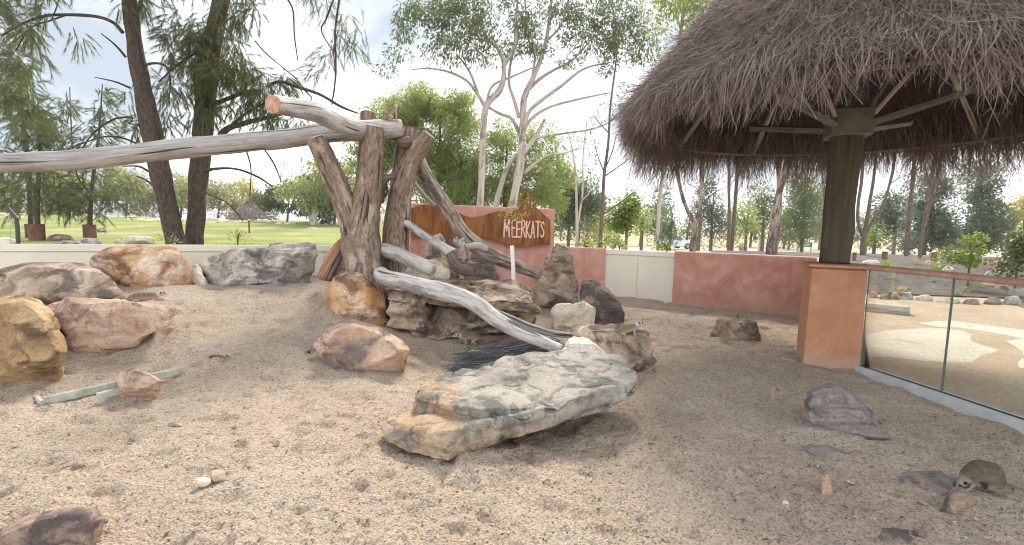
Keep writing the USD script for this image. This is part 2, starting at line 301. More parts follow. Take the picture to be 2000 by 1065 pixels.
wood_mat('bark_peeling', (0.38, 0.31, 0.26), (0.20, 0.15, 0.12), (0.10, 0.07, 0.06), 0.12, 8.0, 0.5, patch=(0.09, 0.065, 0.055), patch_at=0.53, crack=False)
wood_mat('post_timber', (0.095, 0.083, 0.055), (0.065, 0.056, 0.037), (0.024, 0.021, 0.015), 0.04, 22.0, 0.6)
wood_mat('timber_grey', (0.50, 0.46, 0.41), (0.40, 0.36, 0.32), (0.20, 0.175, 0.155), 0.05, 30.0, 0.3)
plain('sawn_red', (0.42, 0.25, 0.18), 0.8, 0.3, 14, 0.5, 90)
plain('sawn_pale', (0.45, 0.36, 0.27), 0.8, 0.3, 14, 0.5, 90)
plain('sawn_dark', (0.10, 0.075, 0.065), 0.85, 0.4, 18, 0.7, 60)
plain('hollow_dark', (0.03, 0.02, 0.017), 0.9, 0.3)
plain('steel_dark', (0.05, 0.048, 0.045), 0.5)
plain('steel_grey', (0.30, 0.30, 0.29), 0.5, 0.15, 5.0)
plain('timber_steel', (0.13, 0.125, 0.115), 0.7, 0.25, 6.0, 0.3)
plain('white_plastic', (0.78, 0.78, 0.77), 0.4, 0.05)
plain('pvc_green', (0.33, 0.345, 0.29), 0.6, 0.3, 14.0, 0.1)
plain('cream', (0.66, 0.615, 0.52), 0.7, 0.05, 2.5, 0.15, 120)
plain('cream_dirty', (0.57, 0.53, 0.46), 0.7, 0.10, 5, 0.15, 120)
plain('kerb_grey', (0.36, 0.38, 0.39), 0.7, 0.12, 7, 0.3, 80)
plain('rubber', (0.025, 0.025, 0.026), 0.8)
plain('car_paint', (0.62, 0.65, 0.66), 0.25, 0.02, 2, spec=0.6)
plain('car_glass', (0.03, 0.04, 0.05), 0.08, 0.02, spec=0.8)
plain('teal_paint', (0.015, 0.25, 0.26), 0.5, 0.08)
plain('lettering_white', (0.78, 0.78, 0.76), 0.5, 0.03)
plain('rust_pot', (0.13, 0.055, 0.032), 0.85, 0.35, 5, 0.3, 50)
plain('rust_post', (0.17, 0.075, 0.04), 0.85, 0.3, 8)
def render_mat(name, a, b, c, stain):
    return mat(name, {'g': ('geometry', {}), 'n': ('noise_texture', {'scale': 2.3, 'detail': 9.0, 'roughness': 0.62, 'distortion': 0.8}),
        'r': ('rgb_ramp', {'ramp': [(0.32, a), (0.5, b), (0.68, c)]}), 'mp': ('mapping', {'scale': (5, 5, 0.35)}), 'n2': ('noise_texture', {'scale': 1.3, 'detail': 5.0}),
        'r2': ('rgb_ramp', {'ramp': [(0.55, (0, 0, 0)), (0.75, (0.6,) * 3)]}), 'm': ('mix_color', {'b': stain}),
        'sx': ('separate_xyz', {}), 'n5': ('noise_texture', {'scale': 7.0, 'detail': 8.0, 'roughness': 0.7}), 'd1': ('math', {'math_type': 'multiply_add', 'value2': -2.2, 'value3': 0.35}), 'd2': ('math', {'math_type': 'multiply_add', 'value2': 1.0}), 'rd': ('rgb_ramp', {'ramp': [(0.52, (0, 0, 0)), (0.95, (0.75,) * 3)]}), 'md': ('mix_color', {'b': (0.40, 0.32, 0.25)}),
        'n6': ('noise_texture', {'scale': 3.6, 'detail': 10.0, 'roughness': 0.72, 'distortion': 0.2}), 'r6': ('rgb_ramp', {'ramp': [(0.57, (0, 0, 0)), (0.72, (0.30,) * 3)]}), 'm6': ('mix_color', {'b': (0.60, 0.47, 0.43)}),
        'n3': ('noise_texture', {'scale': 45.0, 'detail': 6.0}), 'bp': ('bump', {'strength': 0.45, 'distance': 0.012}), 'p': ('principled_bsdf', {'roughness': 0.8, 'specular_ior_level': 0.25})},
        [('g.position', 'n.vector'), ('n.fac', 'r.fac'), ('g.position', 'mp.vector'), ('mp.vector', 'n2.vector'), ('n2.fac', 'r2.fac'), ('r.color', 'm.a'), ('r2.color', 'm.fac'), ('g.position', 'n6.vector'), ('n6.fac', 'r6.fac'), ('m.result', 'm6.a'), ('r6.color', 'm6.fac'), ('g.position', 'sx.vector'), ('g.position', 'n5.vector'), ('sx.z', 'd1.value1'), ('n5.fac', 'd2.value1'), ('d1.value', 'd2.value3'), ('d2.value', 'rd.fac'), ('m6.result', 'md.a'), ('rd.color', 'md.fac'), ('md.result', 'p.base_color'),
         ('g.position', 'n3.vector'), ('n3.fac', 'bp.height'), ('bp.normal', 'p.normal')])
render_mat('render_pink', (0.40, 0.19, 0.145), (0.47, 0.245, 0.19), (0.55, 0.34, 0.28), (0.36, 0.16, 0.12))
render_mat('render_orange', (0.36, 0.165, 0.09), (0.43, 0.21, 0.12), (0.48, 0.26, 0.16), (0.31, 0.14, 0.075))
mat('corten', {'g': ('geometry', {}), 'mp': ('mapping', {'scale': (3.5, 3.5, 0.8)}), 'n': ('noise_texture', {'scale': 2.0, 'detail': 9.0, 'roughness': 0.65, 'distortion': 0.5}),
    'r': ('rgb_ramp', {'ramp': [(0.30, (0.075, 0.022, 0.008)), (0.48, (0.17, 0.060, 0.014)), (0.6, (0.25, 0.105, 0.02)), (0.75, (0.13, 0.045, 0.012))]}),
    'n2': ('noise_texture', {'scale': 60.0, 'detail': 4.0}), 'bp': ('bump', {'strength': 0.2, 'distance': 0.005}), 'p': ('principled_bsdf', {'roughness': 0.75, 'specular_ior_level': 0.3})},
    [('g.position', 'mp.vector'), ('mp.vector', 'n.vector'), ('n.fac', 'r.fac'), ('r.color', 'p.base_color'), ('g.position', 'n2.vector'), ('n2.fac', 'bp.height'), ('bp.normal', 'p.normal')])
# glass: a thin clear pane
mat('pane_glass', {'t': ('transparent_bsdf', {'color': (0.93, 0.96, 0.94)}), 'gl': ('glossy_bsdf', {'roughness': 0.02, 'color': (0.9, 0.9, 0.9)}), 'f': ('fresnel', {'IOR': 1.45}), 'm': ('mix_closure', {})},
    [('f.fac', 'm.fac'), ('t.BSDF', 'm.closure1'), ('gl.BSDF', 'm.closure2')], surface='m.closure')
plain('glass_edge', (0.13, 0.19, 0.165), 0.15, 0.1, spec=0.8)
plain('rail_timber', (0.36, 0.215, 0.16), 0.55, 0.18, 9, 0.15, 50)
def ground_mat(name, cols, scale=1.2, grain=90.0, bump=0.5, bdist=0.02, stones=True, speck=None):
    nodes = {'g': ('geometry', {}), 'n': ('noise_texture', {'scale': scale, 'detail': 8.0, 'roughness': 0.6}), 'r': ('rgb_ramp', {'ramp': [(0.3 + 0.4 * k / max(1, len(cols) - 1), c) for k, c in enumerate(cols)]}),
        'n2': ('noise_texture', {'scale': grain, 'detail': 6.0, 'roughness': 0.75}), 'r2': ('rgb_ramp', {'ramp': [(0.3, (0.42,) * 3), (0.48, (1,) * 3), (0.7, (1.3,) * 3)]}),
        'm': ('mix_color', {'blend_type': 'multiply', 'fac': 0.95, 'use_clamp': False}),
        'v': ('voronoi_texture', {'scale': grain * 1.3}), 'c': ('rgb_ramp', {'ramp': [(0.0, (0.4, 0.37, 0.36)), (0.18, (1, 1, 1)), (0.82, (1, 1, 1)), (1.0, (1.35, 1.28, 1.2))]}),
        'sc': ('separate_color', {}), 'm2': ('mix_color', {'blend_type': 'multiply', 'fac': 0.8, 'use_clamp': False}),
        'n3': ('noise_texture', {'scale': grain * 0.33, 'detail': 5.0, 'roughness': 0.65}),
        'h': ('math', {'math_type': 'multiply_add', 'value2': 0.45}), 'h2': ('math', {'math_type': 'multiply_add', 'value2': -0.35}),
        'bp': ('bump', {'strength': bump, 'distance': bdist}), 'p': ('principled_bsdf', {'roughness': 0.95, 'specular_ior_level': 0.15})}
    links = [('g.position', 'n.vector'), ('n.fac', 'r.fac'), ('g.position', 'n2.vector'), ('n2.fac', 'r2.fac'), ('r.color', 'm.a'), ('r2.color', 'm.b'), ('g.position', 'v.vector'),
        ('v.color', 'sc.color'), ('sc.r', 'c.fac'), ('m.result', 'm2.a'), ('c.color', 'm2.b'), ('m2.result', 'p.base_color'), ('g.position', 'n3.vector'),
        ('n2.fac', 'h.value1'), ('n3.fac', 'h.value3'), ('v.distance', 'h2.value1'), ('h.value', 'h2.value3'), ('h2.value', 'bp.height'), ('bp.normal', 'p.normal')]
    return mat(name, nodes, links)
ground_mat('sand', [(0.375, 0.298, 0.226), (0.43, 0.347, 0.27), (0.485, 0.402, 0.32)], 1.3, 62.0, 1.0, 0.035)
ground_mat('dirt', [(0.35, 0.255, 0.185), (0.42, 0.315, 0.235), (0.47, 0.37, 0.285)], 0.7, 70.0, 0.5)
ground_mat('concrete', [(0.47, 0.42, 0.345), (0.53, 0.475, 0.40), (0.57, 0.52, 0.44)], 1.1, 60.0, 0.2)
ground_mat('mulch', [(0.10, 0.082, 0.075), (0.155, 0.13, 0.12), (0.22, 0.185, 0.17)], 5.0, 28.0, 1.0, 0.05)
ground_mat('dry_ground', [(0.30, 0.25, 0.14), (0.40, 0.33, 0.19), (0.46, 0.38, 0.25)], 0.15, 6.0, 0.4)
ground_mat('road', [(0.36, 0.31, 0.26), (0.42, 0.37, 0.31), (0.47, 0.42, 0.36)], 0.3, 20.0, 0.2)
ground_mat('lawn', [(0.13, 0.175, 0.04), (0.21, 0.24, 0.075), (0.36, 0.33, 0.16)], 0.22, 25.0, 0.6)
# ------------------------------------------------------------------ the lie of the land
ctrl = [(60,742,4.2),(200,705,4.75),(300,640,5.3),(240,592,5.75),(340,585,6.0),(420,562,6.7),(620,547,7.6),(560,600,6.2),(500,680,4.95),(400,780,3.95),(640,617,6.1),(720,722,4.8),(770,650,6.1),
        (690,560,6.9),(850,662,6.05),(915,676,5.95),(1050,645,6.7),(1060,603,7.8),(1160,637,7.1),(1215,630,7.4),(1250,583,10.2),(1317,596,9.7),(1450,606,9.25),(1570,618,8.7),(1440,666,6.6),(1300,700,5.6),
        (1575,710,5.5),(1680,724,5.3),(1820,772,4.55),(2000,840,3.8),(100,540,7.0),(760,552,7.2)]
cw = WL(ctrl)
flat = [(x, y, 0.0) for x in (-5, -2.5, 0, 2.5, 4.5) for y in (-4, -1, 1.6)] + [(-2.2, 3.0, 0.02), (-1, 3.1, 0.01), (0, 3.0, 0.0), (1.5, 2.9, 0), (3, 3, 0), (-8, 3, 0.25), (-9, 7, 0.55), (0.3, 9.6, 0.15), (-2.2, 8.8, 0.45), (2, 10, 0.0), (6, 9, 0.0)]
allc = np.vstack([cw, np.array(flat, float)])
_rbf = RBFInterpolator(allc[:, :2], allc[:, 2], kernel='thin_plate_spline', smoothing=0.02)
def sand_z(x, y):
    x, y = np.broadcast_arrays(np.asarray(x, float), np.asarray(y, float))
    return _rbf(np.column_stack([x.ravel(), y.ravel()])).reshape(x.shape)
def G(u, v):
    """where the line of sight at (u, v) meets the sand"""
    r = ray(u, v); z = 0.0
    for _ in range(30):
        p = EYE + r * ((z - EYE_H) / r[2]); z = 0.5 * z + 0.5 * float(sand_z(p[0], p[1]))
    return p
def mound(x, y):
    """the planted bed right of the shelter"""
    return 0.55 * S(y, 11.6, 17.5) * S(y, 30, 22) * S(x, 6.2, 8.5)
def out_z(x, y):
    x, y = np.asarray(x, float), np.asarray(y, float)
    t = x / np.maximum(y, 2.0)
    wl = S(t, 0.12, -0.25) * S(y, 2, 6)
    return wl * (0.28 + 1.15 * S(y, 22, 56)) - (1 - wl) * 0.95 * S(y, 26, 62) + mound(x, y)
# the ring of the enclosure, seen from above
WALL_L = [(-14.5, 3.2), (-7.15, 6.75), (-3.3, 8.45), (-1.98, 9.25)]
SIGN_W = [(-1.98, 9.25), (0.84, 10.55)]
LOW_W = [(0.84, 10.55), (2.0, 10.5)]
CREAM_R = [(2.0, 10.5), (3.32, 9.85)]
RED_W = [(3.32, 9.85), (5.62, 8.72), (3.95, 6.0)]
PILLAR = np.array([3.78, 5.66])
GLASS = [(3.93, 5.30), (4.08, 4.5), (4.19, 3.8), (4.32, 2.2), (4.3, 0.2)]
ring = Polygon([(-14.5, 3.2)] + WALL_L[1:] + [(0.84, 10.55), (2.0, 10.5), (3.32, 9.85), (5.62, 8.72), (3.95, 6.0)] + GLASS + [(4.0, -6), (-14.5, -6)])

# sand: a sheet that is finer near the lens
def grid_mesh(nr, na, r0, r1, a0, a1, zf, keep=None, centre=(0.0, -0.6)):
    r = r0 * (r1 / r0) ** np.linspace(0, 1, nr); a = np.linspace(a0, a1, na)
    R, A = np.meshgrid(r, a, indexing='ij'); x, y = centre[0] + R * np.sin(A), centre[1] + R * np.cos(A)
    v = np.stack([x, y, zf(x, y)], -1).reshape(-1, 3)
    i, j = np.meshgrid(np.arange(nr - 1), np.arange(na - 1), indexing='ij')
    P, Q, T, U = i * na + j, i * na + j + 1, (i + 1) * na + j + 1, (i + 1) * na + j
    f = np.vstack([np.stack([P, T, Q], -1).reshape(-1, 3), np.stack([P, U, T], -1).reshape(-1, 3)])
    if keep is not None:
        k = keep(v[:, 0], v[:, 1]); f = f[k[f].all(1)]
        used = np.unique(f); m = np.full(len(v), -1); m[used] = np.arange(len(used)); v, f = v[used], m[f]
    return v, f
HOLES = [(*G(u, v)[:2], r_, d_) for u, v, r_, d_ in ((588, 848, 0.03, 0.06), (600, 884, 0.05, 0.06), (545, 604, 0.12, 0.05), (300, 890, 0.07, 0.035), (470, 760, 0.09, 0.03), (860, 940, 0.06, 0.03), (230, 985, 0.08, 0.035), (1380, 930, 0.08, 0.03), (1180, 930, 0.07, 0.03), (660, 770, 0.08, 0.03), (1500, 660, 0.12, 0.03), (1330, 760, 0.09, 0.03), (420, 640, 0.12, 0.04), (520, 700, 0.10, 0.035))]
BANKS = [(*G(u, v)[:2], r_, a_) for u, v, r_, a_ in ((885, 915, 0.22, 0.05), (960, 905, 0.22, 0.03), (640, 715, 0.28, 0.05), (720, 728, 0.30, 0.05), (790, 705, 0.25, 0.04), (1640, 850, 0.22, 0.035), (1580, 835, 0.18, 0.03), (60, 750, 0.35, 0.06), (190, 705, 0.30, 0.05), (330, 650, 0.3, 0.05), (690, 622, 0.3, 0.05), (760, 640, 0.3, 0.04), (1440, 670, 0.3, 0.04), (1240, 740, 0.25, 0.04), (300, 570, 0.4, 0.05), (500, 565, 0.5, 0.05), (270, 765, 0.15, 0.03), (180, 1040, 0.15, 0.03))]
def sand_relief(x, y):
    p = np.stack([x, y, 0 * x], -1); d = np.hypot(x, y)
    h = 0.075 * (meshkit.fbm(p * 1.6, 3, 3) - 0.5) + 0.070 * (meshkit.fbm(p * 5.5 + 4, 3, 5) - 0.5)
    pits = meshkit.noise(p * 8.5 + 9, 11); h -= 0.040 * S(pits, 0.62, 0.92)
    for hx, hy, hr, hd in HOLES: h -= hd * np.exp(-((x - hx) ** 2 + (y - hy) ** 2) / hr ** 2) - 0.35 * hd * np.exp(-((x - hx - 0.02) ** 2 + (y - hy + 1.6 * hr) ** 2) / (1.4 * hr) ** 2)
    for bx, by, br, ba in BANKS: h += ba * np.exp(-((x - bx) ** 2 + (y - by) ** 2) / br ** 2)
    near = S(d, 9.0, 3.5)
    h += near * (0.024 * (meshkit.fbm(p * 22, 3, 8) - 0.5) + 0.013 * (meshkit.noise(p * 60, 9) - 0.5))
    return h
def sand_sheet(x, y): return sand_z(x, y) + sand_relief(x, y)
ring_in = ring.buffer(0.06)
obj('sand', grid_mesh(560, 640, 1.6, 13.5, math.radians(-66), math.radians(66), sand_sheet, lambda x, y: shapely.contains_xy(ring_in, x, y)), 'sand', smooth=True, kind='structure')
def outer(x, y):
    z = out_z(x, y) - 0.02
    pts = shapely.points(x.ravel(), y.ravel())
    inside = (shapely.contains_xy(ring, x.ravel(), y.ravel()) * shapely.distance(pts, ring.boundary)).reshape(x.shape)
    return z - 0.9 * S(inside, 0.05, 0.35)
obj('ground', grid_mesh(230, 361, 0.4, 1400, -math.pi, math.pi, outer, centre=(0.0, 6.0)), 'dry_ground', smooth=True, kind='structure')
def sheet(name, poly, step, zf, mat_, lift, dens=None):
    """a sheet over a polygon, triangulated on a grid and following zf"""
    x0, y0, x1, y1 = poly.bounds
    b = [poly.exterior.interpolate(t).coords[0] for t in np.arange(0, poly.exterior.length, step)]
    X, Y = np.meshgrid(np.arange(x0, x1, step), np.arange(y0, y1, step)); X = X.ravel() + 0.3 * step * np.sin(Y.ravel() * 3.7); Y = Y.ravel()
    inn = shapely.contains_xy(poly.buffer(-0.5 * step), X, Y)
    P = np.vstack([np.array(b), np.column_stack([X[inn], Y[inn]])])
    from scipy.spatial import Delaunay
    t = Delaunay(P).simplices; c = P[t].mean(1); t = t[shapely.contains_xy(poly, c[:, 0], c[:, 1])]
    a = P[t]; cr = (a[:, 1, 0] - a[:, 0, 0]) * (a[:, 2, 1] - a[:, 0, 1]) - (a[:, 1, 1] - a[:, 0, 1]) * (a[:, 2, 0] - a[:, 0, 0])
    t[cr < 0] = t[cr < 0][:, ::-1]
    v = np.column_stack([P, zf(P[:, 0], P[:, 1]) + lift])
    return obj(name, (v, t), mat_, smooth=True, kind='structure')
lawn_poly = Polygon([(-60, 4)] + [(x, y + 0.12) for x, y in WALL_L] + [(-1.4, 9.6), (-1.3, 14), (2, 30), (3, 52), (-10, 60), (-80, 60)])
sheet('lawn', lawn_poly, 1.6, out_z, 'lawn', 0.02)
path_poly = Polygon(list(GLASS) + [(4.2, -6), (30, -6), (30, 8), (24, 10.2), (16, 11.2), (12, 11.75), (9.3, 12.0), (7.2, 12.3), (5.9, 10.4), (5.75, 8.8), (4.3, 6.2)])
sheet('dirt_path', path_poly, 0.35, lambda x, y: 0 * x + 0.012 * (meshkit.fbm(np.stack([x, y, 0 * x], -1) * 2.5, 3, 4) - 0.5), 'dirt', 0.008)
road_poly = Polygon([(-1, 27), (18, 30), (60, 34), (120, 60), (120, 95), (60, 80), (14, 62), (3, 60), (-1, 42)])
sheet('car_park_road', road_poly, 2.5, out_z, 'road', 0.03)
bed_poly = Polygon([(6.3, 12.4), (7.4, 12.25), (9.3, 11.95), (12, 11.7), (16, 11.1), (24, 10.1), (40, 9.5), (44, 22), (30, 24), (16, 24), (9, 22), (6.6, 16)])
sheet('mulch_bed', bed_poly, 0.28, lambda x, y: out_z(x, y) + 0.03 * meshkit.fbm(np.stack([x, y, 0 * x], -1) * 6, 3, 2), 'mulch', 0.02)
def wavy(uvs, v_n=80):
    p = np.array([EYE + ray(u, v) * (-EYE_H / ray(u, v)[2]) for u, v in uvs])[:, :2]
    q = spline(np.vstack([p, p[:1]]), v_n)[:-1]
    return Polygon(q).buffer(0)
slab_z = lambda x, y: 0 * x
sheet('concrete_paving', wavy([(1690, 655), (1750, 645), (1840, 643), (1880, 648), (1898, 656), (1893, 664), (1908, 673), (1935, 679), (1952, 684), (1942, 690), (1918, 695), (1908, 703), (1905, 709), (1870, 711), (1800, 706), (1740, 700), (1690, 695)]), 0.3, slab_z, 'concrete', 0.0105)
sheet('concrete_paving', wavy([(1795, 632), (1850, 628), (1920, 636), (2030, 652), (2030, 668), (1960, 655), (1880, 642), (1820, 640)]), 0.3, slab_z, 'concrete', 0.0105)
sheet('concrete_paving', wavy([(1965, 668), (2010, 662), (2080, 672), (2080, 720), (2020, 726), (1985, 716), (2000, 692)]), 0.3, slab_z, 'concrete', 0.0105)

# ------------------------------------------------------------------ walls
def offset_line(pts, w):
    return LineString(pts).buffer(w / 2, cap_style='flat', join_style='mitre')
def prism(poly, z0, z1, bevel=0.0):
    out = []
    for g in getattr(poly, 'geoms', [poly]):
        t = trimesh.creation.extrude_polygon(g, z1 - z0, engine='earcut'); t.apply_translation([0, 0, z0]); out.append(vf(t))
    return cat(out)
def wall_run(pts, n):
    l = LineString(pts); d = np.linspace(0, l.length, n + 1)
    return [l.interpolate(x).coords[0] for x in d]
def cream_wall(label, pts, top, n, z0=-0.4):
    t = thing('panel_wall', label, 'wall', (*pts[0], 0))
    q = wall_run(pts, n); jl = LineString(pts)
    for a, b in zip(q[:-1], q[1:]):
        s0, s1 = jl.project(shapely.Point(a)), jl.project(shapely.Point(b))
        mid = [p for p in pts if s0 + 0.05 < jl.project(shapely.Point(p)) < s1 - 0.05]
        l = LineString([jl.interpolate(s0 + 0.004).coords[0]] + mid + [jl.interpolate(s1 - 0.004).coords[0]])
        obj('panel', prism(l.buffer(0.05, cap_style='flat', join_style='mitre'), z0, top - 0.105), 'cream', t)
    obj('backing', prism(jl.buffer(0.038, cap_style='flat', join_style='mitre'), z0, top - 0.11), 'cream_dirty', t)
    obj('capping', prism(jl.buffer(0.062, cap_style='flat', join_style='mitre'), top - 0.10, top), 'cream', t)
    return t
def soft_wall(poly, z0, z1, r=0.025):
    """rendered wall with a rounded top edge"""
    parts = [prism(poly, z0, z1 - r)]
    v = []
    for k, (ins, h) in enumerate([(0, z1 - r), (0.3 * r, z1 - 0.3 * r), (r, z1)]):
        v.append((poly.buffer(-ins, join_style='mitre'), h))
    for (p0, h0), (p1, h1) in zip(v[:-1], v[1:]):
        a, b = np.array(p0.exterior.coords)[:-1], np.array(p1.exterior.coords)[:-1]
        if len(a) != len(b): continue
        n = len(a); k = np.arange(n); k2 = (k + 1) % n
        ang = np.linalg.norm(a[:, None] - b[None], axis=-1).argmin(1); b = b[ang]
        vv = np.vstack([np.column_stack([a, np.full(n, h0)]), np.column_stack([b, np.full(n, h1)])])
        sgn = 1 if p0.exterior.is_ccw else -1
        ff = np.vstack([np.column_stack([k, k2, n + k2]), np.column_stack([k, n + k2, n + k])])
        parts.append((vv, ff if sgn > 0 else ff[:, ::-1]))
    top = trimesh.creation.triangulate_polygon(v[-1][0], engine='earcut')
    parts.append((np.column_stack([top[0], np.full(len(top[0]), z1)]), top[1]))
    return cat(parts)
cream_wall('long low cream panel wall behind the boulders on the left, below the lawn', WALL_L, 1.07, 9)
cream_wall('short cream panel wall between two pink rendered walls', CREAM_R, 1.035, 2)
tw = thing('rendered_wall', 'tall pink rendered wall that carries the rusty sign', 'wall', (*SIGN_W[0], 0))
obj('wall_body', soft_wall(offset_line(SIGN_W, 0.24), -0.4, 1.87), 'render_pink', tw)
tw = thing('rendered_wall', 'low pink rendered wall right of the sign, behind the upright stone', 'wall', (*LOW_W[0], 0))
obj('wall_body', soft_wall(offset_line([(0.98, 10.56), (2.0, 10.5)], 0.2), -0.4, 1.06), 'render_pink', tw)
tw = thing('rendered_wall', 'long low pink rendered wall running to the orange pillar', 'wall', (*RED_W[0], 0))
obj('wall_body', soft_wall(offset_line(RED_W, 0.22), -0.4, 1.06), 'render_pink', tw)

# rusty sign on its wall
s0, s1 = np.array(SIGN_W[0]), np.array(SIGN_W[1])
sd = (s1 - s0) / np.linalg.norm(s1 - s0); sn = np.array([sd[1], -sd[0]])          # sn points at the viewer
face0 = s0 + sn * 0.155
def on_sign(u, v):
    """sign-plane coordinates (along, up) of the sight line at (u, v)"""
    r = ray(u, v); k = ((face0 - EYE[:2]) @ sn) / (r[:2] @ sn); p = EYE + r * k
    return float((p[:2] - face0) @ sd), float(p[2])
def sign_plate(poly, thick, out):
    t = trimesh.creation.extrude_polygon(poly, thick, engine='earcut'); v, f = vf(t)
    w = np.column_stack([face0[0] + v[:, 0] * sd[0] + (v[:, 2] + out) * sn[0], face0[1] + v[:, 0] * sd[1] + (v[:, 2] + out) * sn[1], v[:, 1]])
    return w, f
up_edge = spline([(*on_sign(u, v), 0) for u, v in [(801, 408), (823, 400.5), (856, 399.5), (882, 408), (905, 421), (927, 425), (948, 419), (974, 413), (996, 416), (1010, 409), (1035, 406), (1050, 408), (1060, 419), (1073, 429)]], 70)[:, :2]
lo_edge = spline([(*on_sign(u, v), 0) for u, v in [(1073, 479), (1050, 478), (1018, 481), (996, 479), (970, 470), (944, 464), (915, 473), (893, 483), (870, 474), (845, 463), (823, 462), (801, 465)]], 60)[:, :2]
board = Polygon(np.vstack([up_edge, lo_edge])).buffer(0)
# hand-cut capitals
GL = {'M': [[(0, 0), (0.06, 1), (0.27, 0.38), (0.47, 1), (0.54, 0)]], 'E': [[(0.36, 1), (0, 1), (0, 0), (0.36, 0)], [(0, 0.52), (0.30, 0.53)]], 'R': [[(0, 0), (0, 1), (0.27, 0.96), (0.33, 0.78), (0.27, 0.58), (0, 0.5)], [(0.1, 0.52), (0.37, 0)]],
      'K': [[(0, 0), (0, 1)], [(0.36, 1), (0.02, 0.45), (0.38, 0)]], 'A': [[(0, 0), (0.2, 1), (0.40, 0)], [(0.08, 0.34), (0.33, 0.34)]], 'T': [[(0, 1), (0.42, 1)], [(0.21, 1), (0.21, 0)]],
      'S': [[(0.34, 0.86), (0.24, 1), (0.08, 0.96), (0.03, 0.76), (0.2, 0.54), (0.34, 0.34), (0.31, 0.08), (0.15, 0), (0.01, 0.12)]]}
la, lb = np.array(on_sign(982.5, 463)), np.array(on_sign(1059.5, 464)); lh = on_sign(982, 431)[1] - la[1]
adv = {'M': 0.80, 'E': 0.52, 'R': 0.50, 'K': 0.50, 'A': 0.53, 'T': 0.54, 'S': 0.40}
word = 'MEERKATS'; total = sum(adv[c] for c in word) - 0.08
kx = (lb[0] - la[0]) / total; x = la[0]; letters = []
rl = random.Random(5)
for c in word:
    h = lh * rl.uniform(0.93, 1.05); dz = rl.uniform(-0.01, 0.012); q = 0.0145 * rl.uniform(0.9, 1.15)
    g = shapely.union_all([LineString([(x + a * kx, la[1] + dz + b * h) for a, b in s]).buffer(q, cap_style='square', join_style='mitre', mitre_limit=1.5) for s in GL[c]])
    letters.append(g); x += adv[c] * kx
sg = thing('wall_sign', 'wavy rust-brown steel sign reading MEERKATS on the tall pink wall', 'sign', (*face0, 1.0))
obj('steel_plate', sign_plate(board, 0.008, 0.03), 'corten', sg)
plain('letter_pink', (0.66, 0.42, 0.34), 0.7, 0.06)
for g in letters: obj('letter', sign_plate(g, 0.006, 0.0395), 'letter_pink', sg)
for (du, dv) in ((830, 445), (905, 450), (1060, 470), (835, 412), (1060, 440)):
    c0, c1 = on_sign(du, dv); obj('mounting_peg', sign_plate(shapely.Point(c0, c1).buffer(0.03), 0.038, -0.035), 'steel_dark', sg)
def sil(cx, base, h, seed):
    """an upright animal outline cut from plate"""
    pts = [(-0.16, 0), (-0.19, 0.14), (-0.15, 0.36), (-0.10, 0.58), (-0.085, 0.72), (-0.11, 0.82), (-0.17, 0.865), (-0.10, 0.93), (-0.02, 0.985), (0.06, 0.95), (0.085, 0.86), (0.075, 0.76), (0.12, 0.6), (0.15, 0.4), (0.17, 0.18), (0.2, 0.0)]
    if seed % 2: pts = [(-a, b) for a, b in pts][::-1]
    return Polygon([(cx + a * h, base + b * h) for a, b in pts]).buffer(0.006).buffer(-0.004)
for k, (u, vb, vt) in enumerate([(1018.5, 414, 384), (1031, 412, 373), (1043.5, 414, 386)]):
    cx, b0 = on_sign(u, vb); h = on_sign(u, vt)[1] - b0
    obj('animal_cutout', sign_plate(sil(cx, b0, h, k), 0.008, 0.0 + 0.002 * k), 'corten', sg)

# orange pillar, glass balustrade, rail and channel
pl = thing('pillar', 'square orange rendered pillar carrying the thatched shelter post', 'pillar', (*PILLAR, 0))
RZ = math.radians(-22)
pv, pf = boxm((PILLAR[0], PILLAR[1], 0.36), (0.53, 0.53, 1.5), 0, 0.02)
tap = (1.0 + 0.045 * (1.11 - pv[:, 2]))[:, None]
pv[:, :2] = PILLAR + (pv[:, :2] - PILLAR) * tap
c_, s_ = math.cos(RZ), math.sin(RZ); pv[:, :2] = PILLAR + (pv[:, :2] - PILLAR) @ np.array([[c_, s_], [-s_, c_]])
obj('pillar_body', (pv, pf), 'render_orange', pl)
obj('pillar_cap', boxm((PILLAR[0], PILLAR[1], 1.1275), (0.60, 0.60, 0.035), RZ, 0.012), 'render_orange', pl)
gb = thing('glass_balustrade', 'frameless glass balustrade with a reddish timber handrail right of the pillar', 'balustrade', (*GLASS[0], 0))
gl = LineString(GLASS)
def seg_line(a, b): return LineString([gl.interpolate(s).coords[0] for s in np.linspace(a, b, 12)])
q = 0.0
for a, b in ((0.0, 0.86), (0.87, 2.1), (2.11, 3.6), (3.61, 5.1)):
    obj('glass_pane', prism(seg_line(a, b).buffer(0.006, cap_style='flat'), 0.03, 1.105), 'pane_glass', gb)
    for e in (a, b):
        p = gl.interpolate(e).coords[0]; obj('pane_edge', boxm((p[0], p[1], 0.567), (0.0125, 0.003, 1.073), 0), 'glass_edge', gb)
rt = [(*gl.interpolate(s).coords[0], 1.135) for s in np.linspace(-0.0, gl.length, 24)]
rv, rf, rr = tube(np.array([(rt[0][0] - 0.03, rt[0][1] + 0.1, 1.135)] + rt), [0.032] * 25, around=14, n=60)
obj('handrail', (rv, rf), 'rail_timber', gb, smooth=40)
obj('channel', prism(gl.buffer(0.075, cap_style='flat').difference(gl.buffer(0.014, cap_style='flat')), -0.25, 0.028), 'kerb_grey', gb)
obj('channel_gasket', prism(gl.buffer(0.0135, cap_style='flat').difference(gl.buffer(0.0065, cap_style='flat')), -0.2, 0.034), 'rubber', gb)
